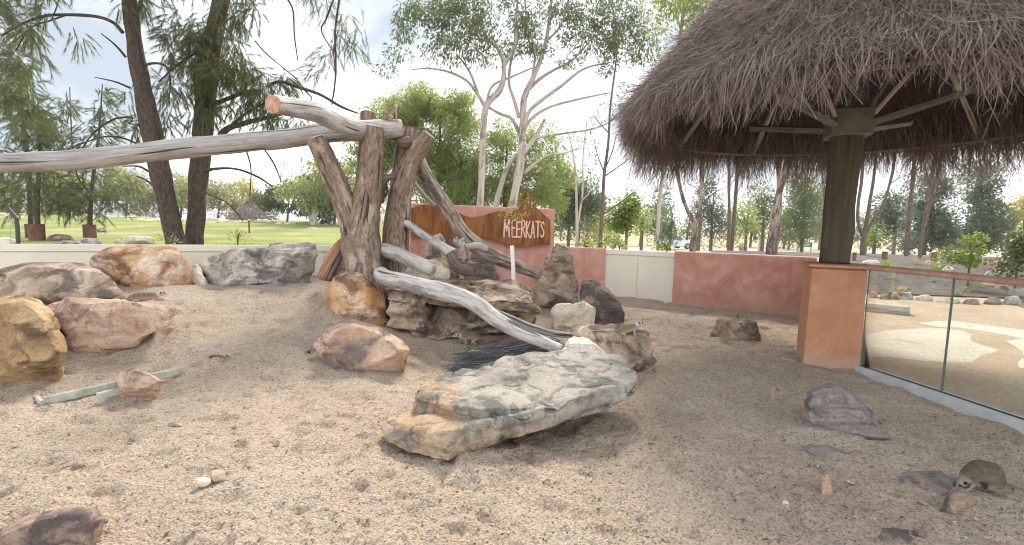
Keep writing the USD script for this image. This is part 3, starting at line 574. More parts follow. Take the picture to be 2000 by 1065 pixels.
# ------------------------------------------------------------------ thatched shelter
wood_mat('timber_beam', (0.17, 0.165, 0.16), (0.12, 0.118, 0.115), (0.055, 0.052, 0.05), 0.05, 30.0, 0.3)
SH = np.array([3.83, 5.75]); AP_Z, EAVE_Z, EAVE_R = 5.75, 2.74, 2.55
shelter = thing('thatched_shelter', 'round umbrella-shaped shelter with grey-brown brush thatch on one timber post', 'shelter', (*SH, 1.145))
pv, pf, prs = tube([(SH[0], SH[1], 1.146), (SH[0] + 0.01, SH[1], 2.0), (SH[0] + 0.03, SH[1] + 0.01, 3.0), (SH[0] + 0.03, SH[1] + 0.01, 4.6)], [0.155, 0.165, 0.17, 0.17], around=28, step=0.05, bark=0.006, bark_scale=20, seed=2)
obj('post', (pv, pf), 'post_timber', shelter, smooth=True, prim={'rest': prs})
cc = np.array([SH[0] + 0.03, SH[1] + 0.01])
obj('collar', boxm((*cc, 2.76), (0.42, 0.42, 0.30), math.radians(-22), 0.012), 'timber_steel' if 'timber_steel' in M else 'steel_grey', shelter)
def slope_r(z): return EAVE_R * (AP_Z - z) / (AP_Z - EAVE_Z)
NR = 10
for k in range(NR):
    a = 2 * math.pi * k / NR + 0.30; d = np.array([math.cos(a), math.sin(a)])
    p0, p1 = np.array([*(cc + d * 0.12), 5.22]), np.array([*(cc + d * 2.29), 2.76])
    v, f, r = tube([p0, p1], [0.032, 0.032], around=4, n=14); obj('rafter', (v, f), 'timber_grey', shelter, prim={'rest': r})
for a in (math.radians(206), math.radians(-64), math.radians(26), math.radians(116)):
    d = np.array([math.cos(a), math.sin(a)]); v, f, r = tube([np.array([*(cc + d * 0.18), 2.72]), np.array([*(cc + d * 1.3), 2.93])], [0.05, 0.046], around=4, n=8); obj('arm', (v, f), 'timber_beam', shelter, prim={'rest': r})
    v, f, r = tube([np.array([*(cc + d * 0.19), 2.74]), np.array([*(cc + d * 0.78), 3.42])], [0.026, 0.024], around=4, n=10); obj('brace', (v, f), 'timber_grey', shelter, prim={'rest': r})
th = np.linspace(0, 2 * np.pi, 61)
v, f, r = tube(np.column_stack([cc[0] + 2.31 * np.cos(th), cc[1] + 2.31 * np.sin(th), np.full(61, 2.74)]), [0.016] * 61, around=5, n=120)
obj('ring_batten', (v, f), 'timber_grey', shelter, prim={'rest': r})
v, f, r = tube(np.column_stack([cc[0] + 1.25 * np.cos(th), cc[1] + 1.25 * np.sin(th), np.full(61, 3.99)]), [0.016] * 61, around=5, n=90)
obj('ring_batten', (v, f), 'timber_grey', shelter, prim={'rest': r})
# the thatch: a packed core and loose twigs over it
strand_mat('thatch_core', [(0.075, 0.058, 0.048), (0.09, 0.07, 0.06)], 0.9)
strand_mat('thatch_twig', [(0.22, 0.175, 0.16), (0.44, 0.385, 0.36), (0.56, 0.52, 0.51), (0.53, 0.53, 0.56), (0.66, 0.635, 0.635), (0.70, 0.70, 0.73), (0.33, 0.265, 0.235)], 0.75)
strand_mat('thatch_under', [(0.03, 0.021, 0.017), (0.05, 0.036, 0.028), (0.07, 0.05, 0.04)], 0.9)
prof_out = [(0.02, AP_Z + 0.12), (0.30, AP_Z - 0.22), (1.0, AP_Z - 1.12), (1.8, AP_Z - 2.10), (2.42, 2.94), (2.50, 2.78)]
prof_in = [(2.45, 2.79), (2.32, 2.96), (1.6, 3.80), (0.8, 4.74), (0.1, 5.60), (0.02, 5.62)]
pr = np.array(prof_out + prof_in); na = 96
aa = np.arange(na) / na * 2 * np.pi
core = np.stack([cc[0] + pr[:, :1] * np.cos(aa), cc[1] + pr[:, :1] * np.sin(aa), np.repeat(pr[:, 1:], na, 1)], -1)
core += ((meshkit.fbm(core * 3.0, 3, 4) - 0.5) * 0.10)[..., None] * np.stack([np.cos(aa), np.sin(aa), 0 * aa + 0.6], -1)[None]
i, j = np.meshgrid(np.arange(len(pr) - 1), np.arange(na), indexing='ij'); j2 = (j + 1) % na
A, B, C, D = i * na + j, i * na + j2, (i + 1) * na + j2, (i + 1) * na + j
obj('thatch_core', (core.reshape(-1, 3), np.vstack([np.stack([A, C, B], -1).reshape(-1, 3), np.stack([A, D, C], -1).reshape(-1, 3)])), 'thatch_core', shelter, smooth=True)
def ribbons(p, t, L, w, rng, bend=0.25, segs=3, gravity=0.15, twigs=2, twl=0.35):
    """curved tapered strips: p start, t direction; with side twigs"""
    n = len(p); side = np.cross(t, rng.normal(size=(n, 3))); side /= np.linalg.norm(side, axis=1, keepdims=True) + 1e-9
    cv = np.cross(t, rng.normal(size=(n, 3))) * bend
    pts, s = [p], np.linspace(0, 1, segs + 1)
    c = [p + t * (L * q)[:, None] + cv * (L * q * q)[:, None] + np.array([0, 0, -1]) * (gravity * L * q * q)[:, None] for q in s]
    W_ = [w * (1 - 0.75 * q) for q in s]
    v, f = [], []
    for k in range(segs + 1): v += [c[k] - side * W_[k][:, None], c[k] + side * W_[k][:, None]]
    base = np.arange(n)
    for k in range(segs):
        a, b, d, e = 2 * k * n + base, (2 * k + 1) * n + base, (2 * k + 3) * n + base, (2 * k + 2) * n + base
        f += [np.column_stack([a, b, d]), np.column_stack([a, d, e])]
    m = 2 * (segs + 1) * n
    for k in range(twigs):
        q = rng.uniform(0.35, 0.95, n); idx = np.minimum((q * segs).astype(int), segs - 1); fr = q * segs - idx
        cs = np.stack(c, 1); o = cs[base, idx] * (1 - fr)[:, None] + cs[base, idx + 1] * fr[:, None]
        td = t + cv + 1.0 * np.cross(t, rng.normal(size=(n, 3))); td /= np.linalg.norm(td, axis=1, keepdims=True)
        l = (L * twl * rng.uniform(0.4, 1, n))[:, None]; ww = (w * 0.5)[:, None]
        v += [o - side * ww, o + side * ww, o + td * l]; f.append(np.column_stack([m + base, m + n + base, m + 2 * n + base])); m += 3 * n
    return np.vstack(v), np.vstack(f)
rng = np.random.default_rng(7)
def cone_pts(n, r0, r1, out, rng, z_shift=0.0):
    r = np.sqrt(rng.uniform(r0 ** 2, r1 ** 2, n)); a = rng.uniform(0, 2 * np.pi, n)
    z = AP_Z - (AP_Z - EAVE_Z) * r / EAVE_R + z_shift
    rad = np.column_stack([np.cos(a), np.sin(a), 0 * a]); dn = np.array([EAVE_R, EAVE_Z - AP_Z]); dn = dn / np.linalg.norm(dn)
    t = rad * dn[0] + np.array([0, 0, dn[1]]); nm = rad * -dn[1] + np.array([0, 0, dn[0]])
    p = np.array([cc[0], cc[1], 0]) + rad * r[:, None] + np.array([0, 0, 1.0]) * z[:, None] + nm * out[:, None] if np.ndim(out) else None
    return p, t, nm, a, r
n = 72000
p, t, nm, a, r = cone_pts(n, 0.05, 2.42, rng.uniform(0.0, 0.10, n), rng)
lump = meshkit.fbm(np.column_stack([np.cos(a) * r * 2.2, np.sin(a) * r * 2.2, 0 * r]), 3, 6)
tang = np.cross(nm, t)
t = t + nm * rng.uniform(-0.02, 0.36, n)[:, None] + tang * (rng.normal(0, 0.25, n) + (lump - 0.5) * 2.2)[:, None]; t /= np.linalg.norm(t, axis=1, keepdims=True)
p = p + nm * ((lump - 0.5) * 0.30)[:, None]
L = rng.uniform(0.16, 0.42, n); L = np.minimum(L, (2.86 - r) * 1.15 + 0.12)
nr_ = S(np.cos(a) * -0.55 + np.sin(a) * -0.83, -0.15, 0.45) * S(r, 1.9, 2.3); L = L * (1 - 0.22 * nr_)
obj('thatch_twigs', ribbons(p, t, L, rng.uniform(0.0025, 0.0052, n), rng, 0.34, 2, 0.22, 3, 0.36), 'thatch_twig', shelter, kind='stuff')
n = 17000                                                                                   # ragged fringe
p, t, nm, a, r = cone_pts(n, 2.15, 2.52, rng.uniform(-0.16, 0.10, n), rng)
clump = meshkit.noise(np.column_stack([np.cos(a) * 9, np.sin(a) * 9, 0 * a]), 3)
t = t * 0.55 + np.array([0, 0, -0.65]) + np.cross(nm, t) * rng.normal(0, 0.20, n)[:, None] + nm * rng.normal(0, 0.10, n)[:, None]; t /= np.linalg.norm(t, axis=1, keepdims=True)
near_ = S(np.cos(a) * -0.55 + np.sin(a) * -0.83, -0.15, 0.45)
L = rng.uniform(0.24, 0.56, n) * (0.4 + 1.15 * clump) * (1 - 0.50 * near_)
obj('thatch_fringe', ribbons(p, t, L, rng.uniform(0.003, 0.006, n), rng, 0.3, 3, 0.25, 3, 0.35), 'thatch_twig', shelter, kind='stuff')
n = 15000                                                                                   # inside of the roof
p, t, nm, a, r = cone_pts(n, 0.2, 2.42, np.full(n, -0.155) - rng.uniform(0, 0.03, n), rng)
t = t - nm * rng.uniform(0.0, 0.10, n)[:, None] + np.cross(nm, t) * rng.normal(0, 0.2, n)[:, None]
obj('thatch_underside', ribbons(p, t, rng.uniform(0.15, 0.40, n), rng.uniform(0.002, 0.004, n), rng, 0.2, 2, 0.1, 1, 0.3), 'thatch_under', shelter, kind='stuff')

# ------------------------------------------------------------------ rocks
def rough(m, res, amp, scale, seed, soft=4, strata=0.0, sfreq=9.0, chips=0.0, cuts=0):
    """subdivide a solid, round its edges, roughen it"""
    if not isinstance(m, m3.Manifold): m = m3.Manifold.hull_points(np.asarray(m, float))
    if cuts:
        rg = np.random.default_rng(seed + 900); bb = np.array(m.bounding_box()).reshape(2, 3); ext = bb[1] - bb[0]
        for _ in range(cuts):
            d_ = rg.normal(size=3); d_[2] = abs(d_[2]) * 0.7; d_[1] -= 0.5; d_ /= np.linalg.norm(d_); vv_ = vf(m)[0]; s_ = vv_ @ d_
            m = m.trim_by_plane(tuple(-d_), -float(s_.max() - rg.uniform(0.03, 0.10) * (s_.max() - s_.min())))
    v, f = vf(m.refine_to_length(res)); t = trimesh.Trimesh(v, f, process=False); t.merge_vertices(digits_vertex=6)
    if soft: trimesh.smoothing.filter_laplacian(t, 0.5, iterations=soft, volume_constraint=False)
    v, f, nrm = meshkit.arrays(t, True)
    q = v * scale + seed * 5.17
    h = (meshkit.fbm(q, 5, seed) - 0.5) * 2 * amp
    h += (meshkit.fbm(q * 4 + 3, 3, seed + 4) - 0.5) * amp * 0.42
    for kk in (0.8,):
        g_ = np.abs(meshkit.fbm(q * kk * [1, 1, 1.5] + 71, 3, seed + 13) - 0.5); h -= amp * 0.8 * np.exp(-(g_ / 0.016) ** 2)
    rid = np.abs(meshkit.fbm(q * 0.7 + 31, 4, seed + 9) - 0.5) * 2; h += amp * 0.6 * (S(rid, 0.0, 0.22) - 0.8)
    if strata:
        zz = v[:, 2] * sfreq + 1.8 * meshkit.fbm(v * 1.3 + seed, 3, seed + 3)
        s = meshkit.noise(np.column_stack([0 * zz, 0 * zz + seed, zz * 1.0]), seed) - 0.5
        h += strata * 2 * s * (1 - 0.75 * np.abs(nrm[:, 2]))
    if chips:
        c = meshkit.fbm(v * 2.3 + seed * 3, 2, seed + 20); h -= chips * S(c, 0.52, 0.60)
    v = v + nrm * h[:, None]
    return v, f
def sil_pts(outline, d, thick, lean=0.35, inset=0.72):
    """hull points of a boulder whose outline in the photograph is given: its middle comes nearest, the outline lies behind, the back further off"""
    o = np.array(outline, float); c = o.mean(0); o = c + (o - c) * 1.045; z = []
    top, bot = o[:, 1].min(), o[:, 1].max()
    k = (bot - o[:, 1]) / max(1, bot - top)
    z.append(W(o[:, 0], o[:, 1], d + thick * (0.12 + lean * k)))
    i = c + (o - c) * inset
    z.append(W(i[:, 0], i[:, 1], d + thick * lean * 0.55 * k))
    b = c + (o - c) * 0.8
    z.append(W(b[:, 0], b[:, 1], np.full(len(o), d + thick)) )
    low = z[0][k < 0.35] + np.array([0, 0.05, -0.14]); z.append(low); z.append(z[2][k < 0.35] + np.array([0, 0, -0.2]))
    return np.vstack(z)
def rock(label, outline, d, thick, mat_, seed, res=0.05, amp=0.03, scale=2.4, name='boulder', category='boulder', soft=4, strata=0.016, chips=0.02, group=None, lean=0.35, inset=0.72, sfreq=9.0, cuts=6):
    v, f = rough(sil_pts(outline, d, thick, lean, inset), res * 0.8, amp, scale, seed, max(1, soft - 2), strata, sfreq, chips, cuts)
    return obj(name, (v, f), mat_, smooth=38, label=label, cat=category, group=group)
rock('big rounded ochre-yellow boulder cut by the left edge of the photo', [(-60, 600), (-20, 576), (50, 570), (92, 598), (122, 640), (133, 688), (105, 722), (40, 742), (-60, 755)], 3.95, 1.0, 'rock_ochre', 1, 0.025, 0.03, cuts=2, soft=6)
rock('long low pink and tan boulder right beside the big ochre boulder', [(82, 605), (130, 584), (235, 580), (300, 590), (338, 605), (330, 635), (240, 650), (225, 674), (190, 690), (140, 703), (118, 660)], 4.75, 0.8, 'rock_pink', 2, 0.035, 0.03, inset=0.8)
rock('flat-topped tan boulder with dark ledge, behind the pink boulder on the left', [(-30, 535), (40, 516), (120, 511), (185, 515), (226, 533), (235, 578), (180, 588), (60, 584), (-30, 582)], 5.5, 0.9, 'rock_tan', 3, 0.035, 0.03, strata=0.035)
rock('flat-topped rust-orange and white boulder against the cream wall', [(176, 502), (200, 486), (330, 479), (350, 492), (365, 520), (380, 545), (372, 560), (290, 565), (238, 564), (222, 540), (182, 520)], 6.35, 0.75, 'rock_orange', 4, 0.035, 0.03, strata=0.02)
rock('large grey craggy boulder with flat right side, against the cream wall', [(380, 520), (420, 497), (500, 480), (560, 470), (608, 472), (617, 488), (617, 543), (560, 552), (480, 560), (425, 561), (398, 545)], 6.85, 0.8, 'rock_grey', 5, 0.03, 0.05, strata=0.04, chips=0.06, inset=0.86, soft=2)
rock('small pale stone wedged between the orange and grey boulders', [(372, 530), (382, 514), (396, 522), (404, 548), (402, 560), (374, 560)], 6.75, 0.35, 'rock_pale', 6, 0.04, 0.015)
rock('brown boulder half hidden behind the dead tree trunk', [(632, 530), (645, 495), (668, 485), (700, 492), (720, 520), (725, 550), (680, 556), (640, 552)], 7.6, 0.5, 'rock_brown', 7, 0.045, 0.03)
rock('round orange and cream boulder at the foot of the dead tree', [(640, 560), (648, 541), (678, 530), (702, 533), (730, 558), (752, 583), (757, 606), (740, 616), (700, 617), (650, 605), (636, 585)], 5.95, 0.65, 'rock_orange', 8, 0.025, 0.02, lean=0.5, cuts=2, soft=6)
rock('brown dome-shaped boulder with dark top alone in the open sand', [(616, 672), (628, 642), (660, 628), (700, 626), (745, 638), (785, 662), (803, 684), (790, 700), (755, 718), (700, 726), (640, 716)], 4.55, 0.75, 'rock_brown', 9, 0.025, 0.018, lean=0.6, cuts=1, soft=6)
rock('tall upright grey-brown stone leaning in front of the pink wall', [(1042, 570), (1060, 512), (1088, 475), (1104, 477), (1120, 512), (1131, 556), (1128, 584), (1105, 597), (1065, 598), (1044, 588)], 7.85, 0.6, 'rock_tan', 10, 0.035, 0.04, lean=0.3, inset=0.8)
rock('dark brown rounded boulder right of the upright stone', [(1129, 570), (1140, 548), (1158, 545), (1190, 562), (1214, 592), (1219, 616), (1195, 632), (1160, 628), (1133, 600)], 7.25, 0.6, 'rock_dark', 11, 0.035, 0.025)
rock('low pale sandstone block in front of the upright stone', [(1077, 604), (1092, 590), (1140, 587), (1163, 600), (1164, 630), (1120, 642), (1084, 634)], 6.7, 0.5, 'rock_pale', 12, 0.035, 0.025)
rock('pink-topped standing stone in front of the rusty sign', [(822, 515), (832, 470), (845, 450), (858, 450), (872, 466), (888, 505), (895, 535), (860, 540), (825, 535)], 8.1, 0.45, 'rock_tan', 13, 0.035, 0.03)
rock('mottled grey-brown rounded stone behind the standing meerkat', [(905, 520), (918, 495), (938, 489), (956, 503), (964, 525), (975, 540), (930, 545), (903, 540)], 7.9, 0.5, 'rock_mauve', 14, 0.035, 0.03)
rock('flat pale rock with curved ridges beside the cut white branch', [(775, 535), (790, 515), (825, 507), (860, 510), (882, 528), (880, 548), (820, 552), (778, 550)], 7.1, 0.5, 'rock_pale', 15, 0.035, 0.02, strata=0.03)
# layered ledge under the fallen branches
def hull3(pts): return m3.Manifold.hull_points(np.asarray(pts, float))
def shelf(front, back, d0, d1, drop):
    a = W(np.array(front)[:, 0], np.array(front)[:, 1], d0); b = W(np.array(back)[:, 0], np.array(back)[:, 1], d1)
    return np.vstack([a, b, a + [0, 0.05, -drop], b + [0, 0, -drop]])
led = hull3(np.vstack([shelf([(812, 574), (880, 584), (960, 586), (1045, 592)], [(800, 552), (870, 543), (990, 543), (1042, 562)], 5.95, 7.1, 0.12)]))
led += hull3(np.vstack([shelf([(752, 576), (790, 584), (830, 590)], [(752, 558), (800, 548), (840, 548)], 6.0, 6.9, 0.40), WL([(775, 640, 6.1), (830, 655, 6.0), (850, 655, 6.2), (760, 600, 6.2)])]))
led += hull3(np.vstack([shelf([(800, 598), (900, 604), (1000, 606)], [(800, 560), (900, 552), (1010, 556)], 6.35, 7.2, 0.3), WL([(800, 660, 6.0), (850, 664, 6.0), (960, 648, 6.3), (1010, 632, 6.4), (800, 640, 7.0), (1000, 630, 7.2)])]))
led += hull3(np.vstack([WL([(1000, 600, 6.25), (1048, 592, 6.3), (1053, 612, 6.35), (1035, 628, 6.3), (990, 638, 6.25), (965, 640, 6.3), (1010, 590, 6.9), (1050, 600, 7.0), (1040, 640, 7.0)])]))
v, f = rough(led, 0.032, 0.035, 3.0, 16, soft=2, strata=0.06, sfreq=11, chips=0.05)
obj('ledge_rock', (v, f), 'rock_ledge', smooth=38, label='long layered sandstone ledge with a dark undercut, below the white fallen branch', cat='boulder')
rock('knobbly grey-brown boulder with a meerkat on it, right of the white branch tip', [(1112, 650), (1150, 634), (1235, 640), (1270, 650), (1286, 676), (1280, 712), (1255, 733), (1215, 730), (1180, 705), (1120, 690)], 4.85, 0.85, 'rock_tan', 17, 0.028, 0.045, strata=0.04, chips=0.05, inset=0.82)
rock('smooth cream-white rock behind the big flat rock', [(1096, 680), (1118, 652), (1155, 655), (1185, 684), (1190, 705), (1100, 708)], 4.45, 0.5, 'rock_pale', 18, 0.03, 0.018)
rock('small weathered knobbly rock with a green sprout behind it', [(1394, 640), (1405, 624), (1440, 622), (1478, 630), (1489, 645), (1486, 662), (1455, 668), (1415, 664), (1396, 655)], 6.5, 0.45, 'rock_tan', 19, 0.025, 0.03, strata=0.03, chips=0.04)
rock('angular mauve-grey pyramid-shaped rock in the right foreground', [(1572, 800), (1580, 760), (1618, 752), (1662, 764), (1690, 795), (1714, 830), (1738, 856), (1700, 856), (1640, 845), (1576, 830)], 3.45, 0.45, 'rock_mauve', 20, 0.016, 0.016, 4.0, soft=2, strata=0.022, chips=0.02, inset=0.86, sfreq=28, cuts=0)
rock('small brown wedge rock lying on the buried plastic frame', [(226, 762), (236, 722), (262, 716), (300, 724), (322, 745), (295, 762), (260, 768)], 3.85, 0.3, 'rock_brown', 21, 0.018, 0.012, 5.0, cuts=1)
rock('dark rock with yellow streaks in the bottom left corner', [(-80, 1080), (-20, 1044), (60, 1008), (130, 992), (195, 990), (212, 1008), (210, 1060), (180, 1110), (-80, 1130)], 1.98, 0.4, 'rock_dark', 22, 0.014, 0.012, 6.0, lean=0.2, cuts=0)
rock('flat buried stone slab beside the digging meerkat', [(1752, 935), (1765, 923), (1830, 920), (1872, 938), (1874, 962), (1840, 974), (1790, 968)], 2.72, 0.22, 'rock_mauve', 23, 0.012, 0.006, 8.0, lean=0.9, cuts=0)
rock('pale round stone in front of the digging meerkat', [(1842, 983), (1850, 962), (1872, 953), (1895, 961), (1908, 983), (1907, 1006), (1870, 1014), (1846, 1006)], 2.52, 0.16, 'rock_tan', 24, 0.008, 0.003, 10.0, cuts=0, soft=4, strata=0.002, chips=0.003)
rock('flat brown stone half sunk below the pyramid-shaped rock', [(1566, 878), (1580, 868), (1625, 872), (1658, 886), (1650, 900), (1600, 896)], 3.08, 0.18, 'rock_mauve', 25, 0.012, 0.006, 8.0, lean=0.9, cuts=0)
rock('dark flat slab at the bottom edge on the right', [(1700, 1048), (1720, 1034), (1770, 1036), (1805, 1060), (1800, 1085), (1710, 1085)], 2.2, 0.16, 'rock_dark', 26, 0.012, 0.005, 8.0, lean=0.8, cuts=0)
rock('pointed orange-brown stone shard pointing at the bottom edge', [(1604, 932), (1617, 927), (1627, 955), (1641, 992), (1629, 1001), (1603, 980), (1600, 960)], 2.60, 0.10, 'rock_pink', 27, 0.008, 0.004, 10.0, lean=0.9, cuts=0, soft=2)
# the big flat rock
H = []
low = [(745, 838, 3.26), (752, 860, 3.10), (800, 884, 2.93), (880, 904, 2.81), (925, 893, 2.84), (1010, 852, 2.98), (1100, 828, 3.13), (1215, 782, 3.42), (1246, 752, 3.62)]
topf = [(752, 820, 3.30), (790, 797, 3.45), (862, 845, 2.86), (942, 838, 2.90), (1062, 796, 3.08), (1190, 758, 3.40), (1240, 738, 3.66)]
body = np.vstack([WL(low), WL(topf), WL([(860, 770, 3.75), (1000, 745, 3.9), (1200, 715, 4.05), (900, 800, 3.4)])])
body = np.vstack([body, WL([(840, 870, 3.35), (1000, 820, 3.55), (1200, 765, 3.9)]) + [0, 0, -0.04]])
slab = WL([(806, 778, 3.36), (812, 757, 3.46), (832, 741, 3.62), (905, 716, 3.85), (985, 691, 4.10), (1100, 682, 4.20), (1180, 688, 4.15), (1216, 695, 4.06), (1240, 720, 3.85), (1248, 744, 3.66), (1185, 772, 3.36), (1070, 792, 3.14), (990, 800, 3.04), (935, 800, 3.02), (880, 792, 3.14), (838, 786, 3.26)])
slab = np.vstack([slab, slab * [1, 1, 1] + [0, 0.03, -0.15]])
v, f = rough(hull3(body) + hull3(slab), 0.011, 0.020, 4.2, 30, soft=2, strata=0.022, sfreq=24, chips=0.035)
obj('flat_rock', (v, f), 'rock_slab', smooth=38, label='huge flat lichen-grey slab of rock with an ochre front edge in the middle foreground', cat='boulder')
rock('brown block propping the front of the big flat rock', [(822, 900), (850, 882), (935, 880), (948, 900), (940, 925), (890, 938), (840, 930)], 2.92, 0.5, 'rock_brown', 31, 0.02, 0.012, 5.0)

# ------------------------------------------------------------------ dead wood
def limb(name, label, pts, px, mat_, seed=0, parent=None, category='log', around=18, bark=0.010, scale=14, cut0=None, cut1=None, step=0.03, hollow=None):
    """a limb along photo points (u, v, d) with widths in photo pixels; cut0 / cut1: material of its sawn ends"""
    P_ = WL(pts); r = np.array(px, float) / 2 / FPX * np.array(pts)[:, 2]
    v, f, rs = tube(P_, r, around=around, step=step, bark=bark, bark_scale=scale, seed=seed)
    t = parent if parent is not None else thing(name, label, category, P_[0])
    o = obj('limb' if parent is not None else 'trunk', (v, f), mat_, t, smooth=50, prim=None)
    return t, o, P_, r
def log_thing(name, label, specs, mat_, category='log', ends=(), seed=0, around=18, bark=0.010, scale=14, step=0.03, group=None):
    """specs: list of (photo points, pixel widths); ends: (spec index, 0 or -1, material)"""
    tl, world = [], []
    for pts, px in specs:
        P_ = WL(pts); r = np.array(px, float) / 2 / FPX * np.array(pts)[:, 2]; tl.append((P_, r)); world.append((P_, r))
    t = thing(name, label, category, world[0][0][0], group=group)
    for k, (P_, r) in enumerate(tl):
        v, f, rs = tube(P_, r, around=around if r.max() > 0.04 else 9, step=step, bark=bark * min(1, r.max() / 0.08), bark_scale=scale, seed=seed + k)
        obj('trunk' if k == 0 else 'limb', (v, f), mat_ if isinstance(mat_, str) else mat_[min(k, len(mat_) - 1)], t, smooth=True, prim={'rest': rs + [k * 3.7, 0, k * 1.9]})
    for k, e, m_ in ends:
        P_, r = world[k]; q = spline(P_, 60); n_ = (q[0] - q[2]) if e == 0 else (q[-1] - q[-3])
        obj('cut_end', disc_end(P_[e] + 0.004 * n_ / np.linalg.norm(n_), n_, r[e] * 0.97, seed + k), m_, t, smooth=35)
    return t
log_thing('dead_tree', 'dead brown trunk with three sawn limbs that holds up the logs', [
    ([(722, 600, 6.75), (718, 560, 6.8), (710, 510, 6.85), (706, 465, 6.9), (712, 420, 6.9), (722, 340, 6.92), (732, 250, 6.95)], [84, 72, 70, 72, 60, 46, 38]),
    ([(708, 500, 6.85), (690, 450, 6.85), (668, 385, 6.8), (640, 320, 6.75), (616, 270, 6.7)], [56, 50, 42, 38, 32]),
    ([(716, 470, 7.05), (712, 400, 7.15), (714, 310, 7.25), (720, 221, 7.3)], [50, 36, 30, 28]),
    ([(700, 470, 6.75), (703, 520, 6.72), (690, 570, 6.7), (684, 605, 6.7)], [40, 42, 40, 50])],
    'wood_brown', 'dead tree', [(0, -1, 'sawn_pale'), (1, -1, 'sawn_pale'), (2, -1, 'sawn_red')], 1, 30, 0.026, 13)
log_thing('dead_tree', 'forked dead trunk with a hollow top, between the three-limbed trunk and the rusty sign', [
    ([(768, 560, 7.3), (772, 500, 7.3), (776, 430, 7.3), (785, 370, 7.25), (805, 315, 7.2), (838, 264, 7.1)], [62, 56, 48, 42, 34, 27]),
    ([(778, 430, 7.4), (782, 370, 7.45), (788, 310, 7.5), (800, 250, 7.5)], [44, 42, 40, 36])],
    'wood_brown', 'dead tree', [(0, -1, 'sawn_dark'), (1, -1, 'hollow_dark')], 11, 28, 0.022, 13)
log_thing('fallen_log', 'long silvery grey log spanning from the left edge to the dead trunk', [
    ([(-420, 330, 5.15), (-120, 322, 5.45), (0, 318, 5.6), (120, 315, 5.8), (250, 302, 6.05), (360, 290, 6.3), (480, 278, 6.6), (560, 270, 6.8), (650, 259, 7.02), (765, 252, 7.25)], [36, 36, 36, 37, 37, 36, 37, 38, 38, 34])],
    'wood_grey', 'log', [(0, -1, 'sawn_pale')], 21, 26, 0.012, 10)
log_thing('fallen_log', 'pale bleached log with a red sawn end, lying across the top of the dead trunk', [
    ([(533, 204, 5.35), (570, 211, 5.65), (620, 222, 6.05), (660, 240, 6.45), (700, 252, 6.9), (740, 252, 7.05), (782, 251, 7.2)], [35, 35, 34, 33, 36, 37, 34])],
    'wood_silver', 'log', [(0, 0, 'sawn_red'), (0, -1, 'sawn_pale')], 31, 28, 0.010, 10)
log_thing('leaning_log', 'long dark leaning log that slopes from the forked trunk down to the upright stone', [
    ([(812, 300, 7.5), (830, 342, 7.55), (868, 400, 7.6), (905, 455, 7.6), (940, 487, 7.65), (985, 510, 7.75), (1052, 537, 7.95)], [24, 26, 28, 28, 30, 27, 20]),
    ([(950, 488, 7.6), (930, 479, 7.5), (905, 481, 7.4), (890, 473, 7.35), (881, 468, 7.3)], [16, 14, 12, 11, 13]),
    ([(893, 474, 7.36), (891, 462, 7.36)], [9, 6])],
    ('wood_mottled', 'wood_silver', 'wood_mottled'), 'log', [(0, -1, 'sawn_pale'), (1, -1, 'sawn_dark')], 41, 20, 0.014, 12)
log_thing('fallen_branch', 'long bleached white branch running down from the dead trunk to the big flat rock', [
    ([(741, 533, 6.3), (752, 543, 6.2), (790, 550, 6.12), (830, 562, 6.05), (860, 570, 5.95), (905, 580, 5.75), (940, 600, 5.55), (970, 624, 5.35), (1010, 648, 5.1), (1050, 664, 4.9), (1098, 684, 4.7)], [26, 34, 32, 36, 38, 34, 32, 30, 26, 24, 20]),
    ([(960, 606, 5.55), (990, 620, 5.6), (1030, 637, 5.65), (1075, 650, 5.7), (1118, 656, 5.75)], [14, 15, 15, 14, 11]),
    ([(872, 574, 5.9), (873, 588, 5.85)], [14, 5]), ([(975, 626, 5.32), (976, 645, 5.28)], [18, 5])],
    ('wood_silver', 'wood_grey', 'wood_grey', 'wood_grey'), 'branch', [(0, 0, 'sawn_pale')], 51, 20, 0.014, 11)
log_thing('cut_branch', 'short pale branch with a slanting sawn end, poking out between the two dead trunks', [
    ([(733, 489, 7.0), (752, 490, 6.95), (780, 498, 6.85), (812, 514, 6.7), (845, 531, 6.6)], [24, 28, 27, 28, 22])],
    'wood_silver', 'branch', [(0, -1, 'sawn_pale')], 61, 18, 0.012, 12)
log_thing('meerkat_perch', 'crooked pale branch ending in a dark charred stump under the standing meerkat', [
    ([(789, 434, 7.2), (808, 446, 7.15), (840, 468, 7.0), (868, 485, 6.9), (885, 498, 6.85), (892, 514, 6.8)], [12, 16, 17, 18, 24, 30]),
    ([(884, 494, 6.85), (894, 512, 6.8), (905, 522, 6.72), (932, 526, 6.6)], [28, 34, 32, 27])],
    ('wood_silver', 'wood_dark'), 'branch', [(1, -1, 'sawn_dark')], 71, 18, 0.014, 14)
log_thing('broken_log', 'split red-brown slab of log leaning in the gap left of the dead trunk', [
    ([(630, 545, 6.75), (645, 512, 6.85), (662, 482, 6.95), (674, 466, 7.0)], [22, 22, 20, 14]), ([(640, 548, 6.7), (655, 516, 6.8), (672, 485, 6.9)], [14, 15, 10])],
    ('wood_red', 'wood_dark'), 'log', (), 81, 14, 0.02, 14)
log_thing('bark_strip', 'twisted black scrap of bark hanging between the two dead trunks', [
    ([(742, 395, 7.1), (744, 372, 7.05), (748, 352, 7.0), (760, 346, 7.0), (770, 344, 7.05)], [14, 18, 20, 14, 9]), ([(752, 356, 7.0), (757, 372, 6.98), (752, 385, 6.98), (746, 393, 6.98)], [7, 5, 4, 2])],
    'wood_dark', 'bark', (), 91, 12, 0.02, 18)
